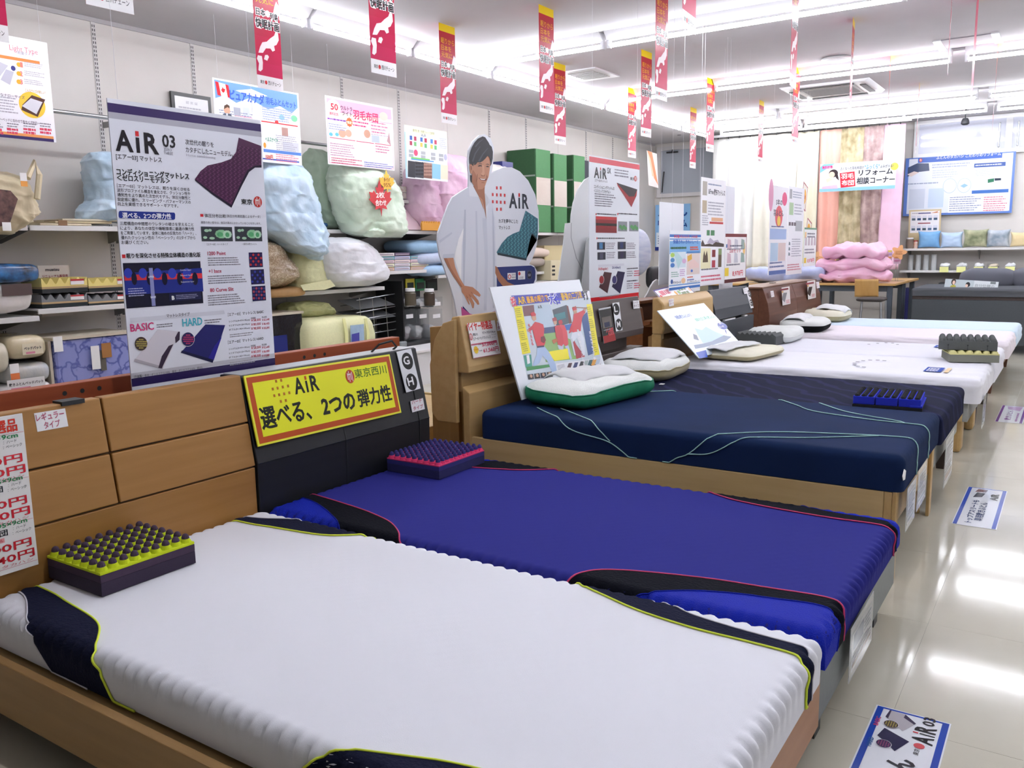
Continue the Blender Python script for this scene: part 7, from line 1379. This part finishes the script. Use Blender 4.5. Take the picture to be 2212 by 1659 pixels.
b.part('lettering'); T('無料診断', 212, 398, 298, 26, '#e0407a', .03, 6); T('古くなった羽毛布団が', 358, 407, 552, 24, '#5a6470', .015, 4); T('“ふっくら”', 558, 400, 678, 38, '#4a9ad8', .015, 4); T('よみがえる!', 685, 388, 790, 26, '#5a6470', .015, 4); T('リフォーム', 508, 452, 785, 46, '#2a2e38', .02, 4); T('相談コーナー', 492, 522, 800, 56, '#2a2e38', .02, 4); T('羽毛', 365, 478, 468, 44, '#fbf2f2', .02, 5); T('布団', 370, 532, 468, 44, '#fbf2f2', .02, 5)
b.build('hanging_sign', 'white and sky blue consultation sign hanging before the patterned curtains', 'sign', '#f6f9fd', strings=up_strings(b))
# ---------------------------------------------------------------- back wall board and shelves on the right
b = Board((.25, 13.55, 1.64), (1, 0, 0), (0, 0, 1), 1.36, .812, sheet=.03); c = conv(1720, 260, .26522); W_, H_ = b.w, b.h
b.part('blue_border').rectuv(0, 0, W_, H_, '#6a8ad4', 1).rectuv(.045, .03, W_ - .03, H_ - .015, '#e9effb', 2).rectuv(.16, H_ - .075, W_ - .16, H_ - .008, '#3f68c4', 3)
b.part('picture').poly([c(*p) for p in ((910, 385), (985, 350), (1080, 350), (1085, 410), (1000, 420), (905, 460))], '#4a5674', 3).poly([c(*p) for p in ((905, 440), (960, 415), (1000, 425), (935, 460))], '#e8d8d4', 4).ell(*c(1250, 533), 15, 16, '#b8cdf0', 3).ell(*c(1250, 533), 14, 15, '#eef3fc', 4).ell(*c(1368, 530), 15, 16, '#b8cdf0', 3).ell(*c(1368, 530), 14, 15, '#eef3fc', 4).poly([c(*p) for p in ((1335, 535), (1370, 515), (1400, 530), (1365, 550))], '#9ac4f0', 5).poly([c(*p) for p in ((1560, 480), (1612, 472), (1610, 500), (1560, 510))], '#2f7a5a', 4).poly([c(*p) for p in ((1615, 472), (1668, 470), (1668, 488), (1615, 492))], '#26384a', 4).rect(*c(918, 560), *c(1045, 720), '#d4dcec', 3).rect(*c(1075, 555), *c(1200, 710), '#cfe0f4', 3).rect(*c(1450, 345), *c(1705, 378), '#3f5ea8', 3).rect(*c(1430, 565), *c(1728, 592), '#4a78c4', 3).rect(*c(1240, 605), *c(1728, 745), '#f8f9fd', 3)
b.part('lettering'); crest(b, *c(1014, 325), 3.4, 4); T('ふとんのタカハシ こだわりのリフォーム', 1140, 318, 1665, 26, '#eef2fc', .01, 5); b.lines(*c(1108, 345), *c(1425, 385), 2, '#a8b4d4', 4); b.lines(*c(1110, 395), *c(1330, 470), 4, '#ccd4e6', 4); b.lines(*c(912, 500), *c(1190, 525), 1, '#a8b4cc', 4); b.lines(*c(1460, 395), *c(1700, 450), 4, '#c8d0e4', 4); b.lines(*c(1248, 615), *c(1510, 740), 7, '#9aa6c4', 4); b.lines(*c(1525, 615), *c(1720, 740), 7, '#dc8aa0', 4); b.lines(*c(1460, 350), *c(1695, 372), 1, '#d8e0f4', 5)
b.build('notice_board', 'large blue bordered repair notice board on the back wall', 'board', '#dfe7f8', rough=.15)
def bshelf(z, label):
    r = empty('wall_shelf', (.3, 13.2, z), label, 'shelf'); MB().box(.3, 13.2, z - .03, 2.9, WY - .03, z).build('board', M_shelf, r, bevel=.003)
    for x in (.38, 1.26, 2.2): MB().prism([(13.58, z - .031), (13.3, z - .031), (13.3, z - .05), (13.55, z - .16), (13.58, z - .16)], 'X', x, x + .006).build('bracket', M_brk, r)
bshelf(1.18, 'upper white shelf with cushions on the back wall'); bshelf(.875, 'lower white shelf with fluff bowls on the back wall')
b = Board((.36, 13.42, 1.2), (1, 0, 0), (0, -.12, 1), .41, .52, sheet=.02); b.part('panel').rectuv(.02, .2, .39, .5, '#f2f0f2', 1); b.part('picture')
for j in range(2):
    b.rectuv(.12, .345 + j * .14 - .02, .28, .36 + j * .14 - .02, ('#a85a62', '#5a5a8a')[j], 2)
    for i in range(5): b.rectuv(.035 + i * .07, .23 + j * .14, .09 + i * .07, .3 + j * .14, '#dfe0ea', 2); b.rectuv(.04 + i * .07, .235 + j * .14, .085 + i * .07, .265 + j * .14, ('#5a6a78', '#33507a', '#4a5a60', '#5a708a', '#4a6078')[i], 3)
b.part('swirl').polyuv([(.28, .47), (.38, .5), (.36, .48), (.39, .47)], '#d89a7a', 2); b.part('lettering').linesuv(.04, .46, .25, .49, 1, '#b8b4bc', 2)
b.build('sample_board', 'small tan sample board with two rows of pictures behind the blue cushion', 'board', '#d8c49a')
def throw(label, x, w_, h_, m, seed, rot=0, y=13.33, extra=None):
    V = []; n = 16
    for sd in (1, -1):
        for j in range(n + 1):
            for i in range(n + 1):
                u, v = 2 * i / n - 1, 2 * j / n - 1; k = (1 - u ** 4) * (1 - v ** 4); pin = 1 - .12 * (1 - abs(u) ** 2) * abs(v) ** 2 ; pin2 = 1 - .12 * (1 - abs(v) ** 2) * abs(u) ** 2
                V.append((u * w_ / 2 * pin2, -sd * (.005 + .065 * max(0, k) ** .6) + .01 * noise.noise(Vector((u * 3, v * 3, seed))) * k, h_ / 2 + v * h_ / 2 * pin))
    N1 = (n + 1) ** 2; F = []
    for sd in range(2):
        for j in range(n):
            for i in range(n): q = sd * N1 + j * (n + 1) + i; f = (q, q + 1, q + n + 2, q + n + 1); F.append(f if sd == 0 else f[::-1])
    ring = [i for i in range(n + 1)] + [j * (n + 1) + n for j in range(1, n + 1)] + [n * (n + 1) + i for i in range(n - 1, -1, -1)] + [j * (n + 1) for j in range(n - 1, 0, -1)]
    F += [(ring[(k + 1) % len(ring)], ring[k], ring[k] + N1, ring[(k + 1) % len(ring)] + N1) for k in range(len(ring))]
    r = empty('throw_cushion', (x, y, 1.183), label, 'cushion', 'small cushions on the back shelf', rz=rot); o = MB().add(V, F).build('cover', m, None, smooth='all'); under(o, r); o.rotation_euler.x = .12
    if extra: extra(r)
    return r
throw('sky blue cushion with brown heart button, leftmost on the back shelf', .645, .29, .24, ccloth('cu1', '#6aa4dc', '#8cc0ea', 5), 1)
throw('pale blue plain cushion, second on the back shelf', .93, .28, .22, ccloth('cu2', '#bcd4f0'), 2); throw('olive green floral cushion in the middle of the back shelf', 1.22, .31, .25, ccloth('cu3', '#c4c4a0', '#6e7a5a', 9), 3, .05); throw('grey blue floral cushion, fourth on the back shelf', 1.49, .29, .24, ccloth('cu4', '#d2d8de', '#7f93a4', 9), 4, -.06); throw('pale yellow cushion at the right of the back shelf', 1.76, .26, .2, ccloth('cu5', '#ecd8a8'), 5)
def jar(label, x, y, z, r_, h, m, lid, name='jar'):
    r = empty(name, (x, y, z), label, 'jar'); MB().lathe([(r_ * .9, 0), (r_, .01), (r_, h * .85), (r_ * .8, h * .9)], (x, y, z), 16).build('glass', m, r, smooth=True); MB().lathe([(r_ * .95, h * .87), (r_ * .95, h), (r_ * .9, h + .002)], (x, y, z), 16).build('lid', lid, r, smooth=True)
jar('white lidded jar of dark down at the left of the back shelf', .40, 13.3, 1.181, .05, .15, mat('jar_dark', '#8a7a6e', .15), M_white); jar('small jar with orange label beside the dark jar', .475, 13.32, 1.181, .03, .11, mat('jar_orange', '#d88a5a', .3, col2='#e8e0d8', scale=20), mat('lid_red', '#b03a34', .4))
for i in range(4):
    x = .425 + i * .1; r = empty('fluff_tube', (x, 13.3, .876), 'clear tube of white down, %s from the left' % ORD[i], 'tube', 'clear down tubes on the lower back shelf')
    MB().lathe([(.036, 0), (.036, .215), (.033, .216)], (x, 13.3, .876), 16).build('tube_wall', mat('tube_clear', '#d6dadc', .1, trans=.4, alpha=.6), r, smooth=True); MB().lathe([(.031, .002), (.032, .1), (.031, .16 + .03 * (i % 2)), (.01, .175 + .03 * (i % 2))], (x, 13.3, .876), 12).build('down', cloth('fluff', '#eef0f2'), r, smooth=True)
for i, x in enumerate((.87, 1.08, 1.29, 1.46, 1.66)):
    r = empty('fluff_bowl', (x, 13.28, .876), 'clear bowl of down with yellow card, %s from the left' % ORD[i], 'bowl', 'down bowls on the lower back shelf')
    MB().lathe([(.035, 0), (.055, .02), (.068, .055), (.066, .055)], (x, 13.28, .876), 16).build('bowl', mat('tube_clear', '#d6dadc', .1, trans=.4, alpha=.6), r, smooth=True); softbox('down', (x, 13.28, .935), (.12, .12, .07), cloth('fluff' if i != 3 else 'fluff_tan', '#eef0f2' if i != 3 else '#d8ccb8'), .9, .02, 20, 60 + i, parent=r)
    MB().add([(x - .055, 13.196, .925), (x + .055, 13.196, .925), (x + .055, 13.192, .85), (x - .055, 13.192, .85)], [(0, 1, 2, 3)]).build('card', mat('card_lemon', '#eef0a0' if i < 4 else '#f0f0e8', .6), r, thick=.002)
for i, (xa, xb, z0, z1, cc, lb) in enumerate(((.35, .75, .0, .62, '#22245e', 'navy blue carton under the back shelf beside the desk'), (.8, 2.8, .0, .7, '#3f4448', 'dark grey cabinet under the back shelf behind the sofa bed'))):
    r = empty('carton' if i == 0 else 'cabinet', ((xa + xb) / 2, 13.4, 0), lb, 'box' if i == 0 else 'cabinet'); MB().box(xa, 13.3, z0, xb, 13.58, z1).build('body', mat('under_%d' % i, cc, .5), r, bevel=.005)
    MB().box(xa + .1, 13.297, z1 - .2, xa + .22, 13.3, z1 - .08).build('label', mat('under_lab', '#8a86c8', .5), r)
# ---------------------------------------------------------------- desks, chair, quilts
M_leg = mat('desk_leg', '#4c5560', .45); M_top = wood('desk_top', '#cda468', '#c2985a', 'X', .3)
def desk(label, xa, xb, ya, yb, z):
    r = empty('desk', ((xa + xb) / 2, (ya + yb) / 2, 0), label, 'desk'); MB().box(xa, ya, z - .028, xb, yb, z).build('top', M_top, r, bevel=.004)
    for x in (xa + .04, xb - .1):
        for y in (ya + .04, yb - .1): MB().box(x, y, 0, x + .06, y + .06, z - .028).build('leg', M_leg, r, bevel=.006)
    MB().box(xa + .1, ya + .06, z - .1, xb - .1, ya + .08, z - .028).build('apron', M_leg, r)
desk('wooden desk with grey legs under the pink quilt pile', -.56, .62, 10.98, 11.86, .785); desk('wooden desk behind the first one, its legs showing at the right', -.56, .62, 11.9, 12.76, .785); desk('pale wooden desk under the blue quilts, left of the walnut headboard', -1.75, -.6, 10.98, 11.86, .772)
r = empty('chair', (-.25, 12.3, 0), 'bentwood chair with black seat and chrome legs seen under the desk', 'chair')
a0, a1, z0, z1 = reg(1848, 608, 1898, 641, Y=10.9); xc = (a0 + a1) / 2
MB().grid(lambda u, v: (a0 + (a1 - a0) * u, 10.86 - .03 * math.sin(math.pi * u) + .04 * (1 - v), z0 + (z1 - z0 + .03) * v), 12, 8).build('backrest', wood('plywood', '#d9ac6a', '#cf9f5a', 'Z', .35), r, smooth='all', thick=.012)
s0, s1, sz, _ = reg(1856, 640, 1916, 650, Y=10.75)
softbox('seat', ((s0 + s1) / 2, 10.68, sz + .025), (s1 - s0, .4, .05), mat('seat_black', '#3a3330', .6), .4, .004, 4, 70, parent=r)
for lx, px_ in ((s0 + .02, 1845), (s0 + .05, 1855), (s1 - .05, 1906), (s1 - .02, 1908)):
    pp = pt(px_, 690, Y=10.6); MB().tube([(lx, 10.66 if px_ in (1855, 1906) else 10.8, sz + .01), (pp.x, 10.6 if px_ in (1855, 1906) else 10.85, 0.02), (pp.x, 10.6 if px_ in (1855, 1906) else 10.85, 0)], .012, 8).build('leg', M_steel, r, smooth=True)
M_pq = bagm('pinkq', '#f2c8dc', '#e6a6c8', rough=.6, scale=5)
for i, (z0, z1, sx, ox, yy) in enumerate(((.786, .93, .9, .1, 11.25), (.92, 1.06, .86, .11, 11.27), (1.05, 1.22, .74, .1, 11.3))):
    softbox('folded_quilt', (ox, yy, (z0 + z1) / 2 + .008), (sx, .46, z1 - z0 + .012), M_pq, .6, .07, 5.5, 80 + i, label='puffy pink quilt fold, %s layer of the pile on the desk' % ('bottom', 'middle', 'top')[i], cat='quilt', n=34)
M_bq = bagm('blueq', '#c4ccee', '#a8b4e0', rough=.6, scale=8)
softbox('folded_quilt', (-.95, 11.3, .87), (.6, .45, .19), M_bq, .5, .05, 6, 90, label='lilac blue striped quilt on the left desk', cat='quilt', n=22); softbox('folded_quilt', (-.5, 11.25, .89), (.5, .4, .21), M_bq, .5, .05, 6, 91, label='lilac blue striped quilt beside the pink pile', cat='quilt', n=22)
for x, y, lb in ((1762, 558, 'left'), (1942, 545, 'right')):
    p = pt(x, y, Y=11.6); bb = Board((p.x, p.y, p.z), (1, 0, 0), (0, 0, 1), .01, .01, sheet=.006)
    bb.part('lettering').linesuv(-.04, -.03, .05, .02, 3, '#a86a3a', 2); fc = bb.build('flower_card', 'orange flower shaped card at the %s of the pink quilt pile' % lb, 'card', '#eab27a', outline=[((.075 + .02 * math.cos(5 * a)) * math.cos(a), (.075 + .02 * math.cos(5 * a)) * math.sin(a)) for a in [k * math.pi / 20 for k in range(40)]]); MB().tube([(p.x, p.y + .01, .787), (p.x, p.y + .01, p.z)], .005, 6).build('stick', M_acr, fc)
r = empty('leaflet_stand', (.45, 11.7, .786), 'clear leaflet stand with striped leaflets beside the pink quilts', 'leaflet stand'); q = reg(1912, 540, 1948, 570, Y=11.7)
MB().tube([(.5, 11.7, .786), (.5, 11.7, q[3])], .008, 6).box(.4, 11.62, .786, .6, 11.78, .794).build('stand', M_acr, r)
for k in range(2): 
    xa = q[0] + k * (q[1] - q[0]) * .52; o = MB().box(xa, 11.69, q[2], xa + (q[1] - q[0]) * .44, 11.694, q[3]).build('leaflet', mat('leaflet_lilac', '#e4c8e0', .4), r)
    for i in range(4): MB().box(xa + .01, 11.687, q[2] + .03 + i * .04, xa + (q[1] - q[0]) * .4, 11.689, q[2] + .05 + i * .04).build('leaflet_band', mat('band_%d' % i, ('#c88ab8', '#e8a860', '#a0a0d8', '#e8d860')[i], .5), o)
# ---------------------------------------------------------------- dark grey sofa bed at the right
r = empty('sofa_bed', (1.8, 11.6, 0), 'dark grey bed with charcoal mattress and plump pillows at the right edge', 'bed')
M_sg = mat('sofa_grey', '#4b5055', .75, var=.05, scale=80, bump=.15, bscale=300); M_sm = cloth('sofa_matt', '#5a5d62')
MB().box(.8, 11.05, .1, 3.0, 11.08, .6).build('side_panel', M_sg, r, bevel=.004); MB().box(.8, 11.08, .1, .84, 12.1, .6).build('foot_panel', M_sg, r, bevel=.004); MB().box(.84, 11.08, .25, 3.0, 12.1, .58).build('base', M_sg, r); MB().box(.8, 11.06, .602, 3.0, 12.1, .64).build('wood_edge', W_choc, r)
for x, y in ((.9, 11.1), (2.8, 11.1), (.9, 12), (2.8, 12)): MB().box(x, y, 0, x + .06, y + .06, .1).build('leg', M_dark, r)
mS = Mattress(.79, 3.0, 11.03, 12.1, .642, .735, .035, 0, 1, .01, 12); mS.body('mattress', M_sm, r, res=.05)
for i, x in enumerate((1.5, 2.05, 2.6)): softbox('bolster', (x, 11.95, .82), (.62, .3, .24), cloth('sofa_pillow', '#6d6f78'), .55, .02, 4, 95 + i, parent=r)
tl, tr, bl = pt(2041, 602, Y=11.35), pt(2156, 609, Y=11.35), pt(2038, 628, Y=11.3)
b = Board.quad(tl, tr, bl, sheet=.006); c = conv(1920, 440, .16879)
b.part('picture').rectuv(0, 0, b.w * .55, b.h, '#bcc8cc', 1).ell(*c(830, 1000), 5, 7, '#3a2a26', 2).ell(*c(832, 1010), 3, 4.4, '#e4c4b0', 3).poly([c(*p) for p in ((770, 1105), (790, 1050), (830, 1035), (858, 1050), (850, 1105))], '#b8b04a', 2).ell(*c(1012, 1035), 5, 5.4, '#26262c', 2).ell(*c(995, 1050), 3, 3.4, '#e4c4b0', 3).poly([c(*p) for p in ((975, 1105), (1000, 1070), (1040, 1085), (1050, 1108))], '#e8ecee', 2).rect(*c(1300, 1000), *c(1370, 1030), '#7a8284', 2)
b.part('lettering'); T('自分仕様の', 1100, 1065, 1350, 40, '#a8b0b4', .02, 3); T('マットレスへ', 1095, 1108, 1345, 36, '#a8b0b4', .02, 3)
b.build('sign', 'pale grey sign with two seated women standing on the dark grey mattress', 'sign', '#d6dde0', rough=.3)
# ---------------------------------------------------------------- odds and ends in the middle distance
b = Board((-3.62, 13.58, 1.2), (1, 0, 0), (0, 0, 1), .62, .76); b.part('field').rectuv(0, 0, .62, .76, '#8fc0ec', 1).rectuv(.02, .02, .6, .3, '#e8f0fa', 2).rectuv(.0, 0, .62, .06, '#2a3a8a', 2); b.part('lettering').textuv('ふとん', .05, .56, .52, .14, '#24509a', .03, 3).textuv('リフォーム', .05, .38, .52, .12, '#24509a', .03, 3).linesuv(.05, .1, .57, .26, 4, '#7a8ab0', 3)
b.build('poster', 'sky blue poster on the back wall beside the transom window corner', 'poster', '#b8d4f0')
b = Board.X(-.535, 5.9, 7.0, 0, 1.3, sheet=.012); c = conv(1280, 600, .13261)
O3 = [(760, 480), (800, 400), (850, 330), (900, 250), (950, 140), (1000, 60), (1050, 25), (1090, 35), (1130, 60), (1250, 70), (1260, 330), (1230, 480)]
out = [b.loc(*c(*p)) for p in O3]; out = [(out[0][0] - .02, .1)] + out + [(out[-1][0], .1)]
b.part('edge').poly([c(*p) for p in ((800, 400), (850, 330), (900, 250), (950, 140), (958, 144), (908, 255), (858, 335), (808, 405))], '#c6c6c6', 1); b.build('display_standee', 'pale grey rounded cut-out back rising behind the sloping brown headboard', 'standee', '#c9c8c8', outline=out, rough=.6)
o = softbox('round_cushion', tuple(pt(1374, 545, X=-1.5)), (.25, .5, .5), mat('stripe_blue', '#dfe4f0', .7, col2='#b4c0dc', scale=3, stretch=(1, 1, 9)), .95, .01, 4, 99, label='round blue striped cushion half hidden by the red banded poster', cat='cushion')
r = empty('office_chair', (-1.5, 8.2, 0), 'black office chair back behind the blank white board', 'chair'); q = reg(1406, 575, 1432, 622, X=-1.4)
softbox('backrest', (-1.4, (q[0] + q[1]) / 2, (q[2] + q[3]) / 2), (.08, q[1] - q[0] + .15, q[3] - q[2]), M_dark, .4, .004, 3, 100, parent=r); MB().tube([(-1.45, (q[0] + q[1]) / 2, q[2]), (-1.5, (q[0] + q[1]) / 2, .45), (-1.5, (q[0] + q[1]) / 2, 0)], .03, 8).build('stem', M_dark, r); softbox('seat', (-1.65, (q[0] + q[1]) / 2, .48), (.45, .45, .08), M_dark, .4, .004, 3, 101, parent=r)
r = empty('low_table', (-1.8, 7.2, 0), 'white low table with stacked papers seen between the posters', 'table'); q = reg(1375, 612, 1410, 622, X=-1.3)
MB().box(-2.7, q[0] - .3, .86, -1.95, q[1] + .3, .89).build('top', M_white, r, bevel=.004)
for x in (-2.65, -2.05):
    for y in (q[0] - .2, q[1] + .2): MB().box(x, y, 0, x + .04, y + .04, .86).build('leg', M_brk, r)
# ---------------------------------------------------------------- notices on the floor, sleeves at the bed feet
def floor_sign(label, x0, x1, y0, y1, edge, draw):
    b = Board((x1, y0, .0012), (0, 1, 0), (-1, 0, 0), y1 - y0, x1 - x0, sheet=.001); W_, H_ = b.w, b.h
    b.part('border').rectuv(.004, .004, W_ - .004, .02, edge, 1).rectuv(.004, H_ - .02, W_ - .004, H_ - .004, edge, 1).rectuv(W_ - .012, .004, W_ - .004, H_ - .004, edge, 1)
    draw(b, W_, H_); b.build('floor_sign', label, 'floor sign', '#e9ecf4', rough=.08)
def s1(b, W_, H_):
    e = conv(1560, 1180, .28877)
    def TX(t, p0, p1, h, col, bold=.01):
        u0, v0 = b.loc(*e(*p0)); u1, _ = b.loc(*e(*p1)); b.textuv(t, u0, v0, u1 - u0, h, col, bold, 3)
    b.part('lettering'); u0, v0 = b.loc(*e(1572, 1500)); u1, _ = b.loc(*e(1620, 1380)); k = u1 - u0
    b.textuv('A', u0, v0, k * .42, .05, '#26282e', .03); b.rectuv(u0 + k * .5, v0, u0 + k * .56, v0 + .036, '#26282e', 3); b.rectuv(u0 + k * .5, v0 + .039, u0 + k * .56, v0 + .052, '#d2323a', 3); b.textuv('R', u0 + k * .66, v0, k * .36, .05, '#26282e', .03)
    b.textuv('03', u0 + k * 1.1, v0 + .008, k * .5, .03, '#26282e', .02, 3); TX('BASIC', (1165, 1345), (1205, 1285), .012, '#cc4a78', .02); TX('HARD', (1110, 1500), (1140, 1435), .012, '#3a6aa8', .02); TX('東京', (1465, 1570), (1475, 1525), .013, '#33343c')
    u, v = b.loc(*e(1340, 1659)); b.textuv('次世代敷きふとん', u - .42, v - .03, .46, .07, '#2e3038', .02, 3)
    b.part('picture'); PE = lambda pts, col, L=2: b.poly([e(*p) for p in pts], col, L)
    PE([(1255, 1228), (1372, 1262), (1450, 1330), (1350, 1385), (1300, 1345), (1222, 1275)], '#b9b4bc'); PE([(1372, 1262), (1450, 1330), (1436, 1338), (1358, 1285)], '#3c3450', 3); PE([(1222, 1275), (1255, 1228), (1268, 1232), (1240, 1290)], '#3c3450', 3)
    PE([(1215, 1360), (1400, 1465), (1290, 1535), (1255, 1500), (1160, 1415)], '#27264e')
    for x, y, c1, c2 in ((1263, 1335, '#4a3f3c', '#c3b25c'), (1207, 1480, '#3a2a58', '#a04a78')):
        u, v = b.loc(*e(x, y)); b.elluv(u, v, .02, .019, '#e6e2ea', 4); b.elluv(u, v, .0185, .0175, c1, 5)
        for i_ in range(-2, 3):
            for j_ in range(-2, 3):
                if i_ * i_ + j_ * j_ < 6: b.elluv(u + i_ * .006, v + j_ * .006, .002, .002, c2, 6, 6)
    u, v = b.loc(*e(1473, 1497)); b.elluv(u, v, .013, .013, '#d85a62', 3)
floor_sign('blue edged mattress notice laid on the floor, nearest the camera', 2.035, 2.22, 1.58, 2.365, '#2a4cb0', s1)
def s2(b, W_, H_):
    b.part('lettering').textuv('トップアスリートも', .05, H_ - .075, .4, .03, '#3a4a78', .02).textuv('専用敷きふとん', .1, .065, .32, .034, '#3a4a78', .02).textuv('AiR', W_ - .22, .03, .13, .035, '#26282e', .03); b.part('picture').polyuv([(W_ - .2, H_ - .04), (W_ - .1, H_ - .05), (W_ - .1, .09), (W_ - .18, .1)], '#4a4c5a', 2).polyuv([(W_ - .09, H_ - .04), (W_ - .03, H_ - .05), (W_ - .03, .085), (W_ - .08, .09)], '#6a3a44', 2)
floor_sign('blue edged floor notice beside the green lined mattress', 2.018, 2.196, 4.18, 4.88, '#3f5cc0', s2)
floor_sign('purple edged floor notice farthest down the aisle', 2.0, 2.17, 6.8, 7.52, '#7a4a9a', lambda b, W_, H_: (b.part('lettering').textuv('敷きふとん', .1, .08, .4, .04, '#9a6aa8', .02).linesuv(.06, .03, .5, .06, 1, '#b08ab8'), b.part('picture').polyuv([(.5, .04), (W_ - .03, .03), (W_ - .05, H_ - .04), (.55, H_ - .05)], '#c4a8cc', 2)))
M_slv = mat('clear_sleeve', '#d6dbde', .08, alpha=.5, coat=.6)
for i, (ya, yb, z0, z1, X, lb) in enumerate(((2.23, 2.53, .11, .262, 1.985, 'clear sleeve with leaflet hanging at the foot of the indigo bed'), (3.35, 3.56, .19, .36, 1.945, 'left clear sleeve hanging at the foot of the oak bed'), (3.6, 3.84, .2, .37, 1.945, 'right clear sleeve hanging at the foot of the oak bed'), (4.42, 4.74, .09, .33, 1.95, 'long clear sleeve with brown foot hanging at the quilted mattress'), (5.72, 5.9, .15, .34, 2.0, 'clear sleeve hanging at the foot of the creased white mattress'))):
    b = Board((X, ya, z0), (0, 1, 0), (.0, 0, 1), yb - ya, z1 - z0, sheet=.002); W_, H_ = b.w, b.h
    b.part('leaflet').rectuv(.02, .02, W_ - .02, H_ * .85, '#b9bcc0', 1).rectuv(.03, .03, W_ - .03, H_ * .25, '#8a6a62' if i in (0, 3) else '#8a929c', 2).rectuv(.04, H_ * .5, W_ * .55, H_ * .8, '#70788a', 2); b.part('lettering').linesuv(.03, H_ * .28, W_ - .03, H_ * .46, 3, '#5c6068', 3).linesuv(W_ * .58, H_ * .5, W_ - .03, H_ * .8, 4, '#747a84', 3)
    b.build('leaflet_sleeve', lb, 'leaflet', sheetmat=M_slv, rough=.15)
for x, y, X, lb in ((1952, 1025, 1.95, 'oak bed mattress'), ):
    p = pt(x, y, X=1.936); MB().add([p + Vector((0, a, b_)) for a, b_ in ((-.03, .0), (0, .02), (.04, .005), (.03, -.025), (-.01, -.02))], [list(range(5))]).build('care_label', M_white, label='small white care label sticking out below the green lined mattress', cat='label', thick=.002)
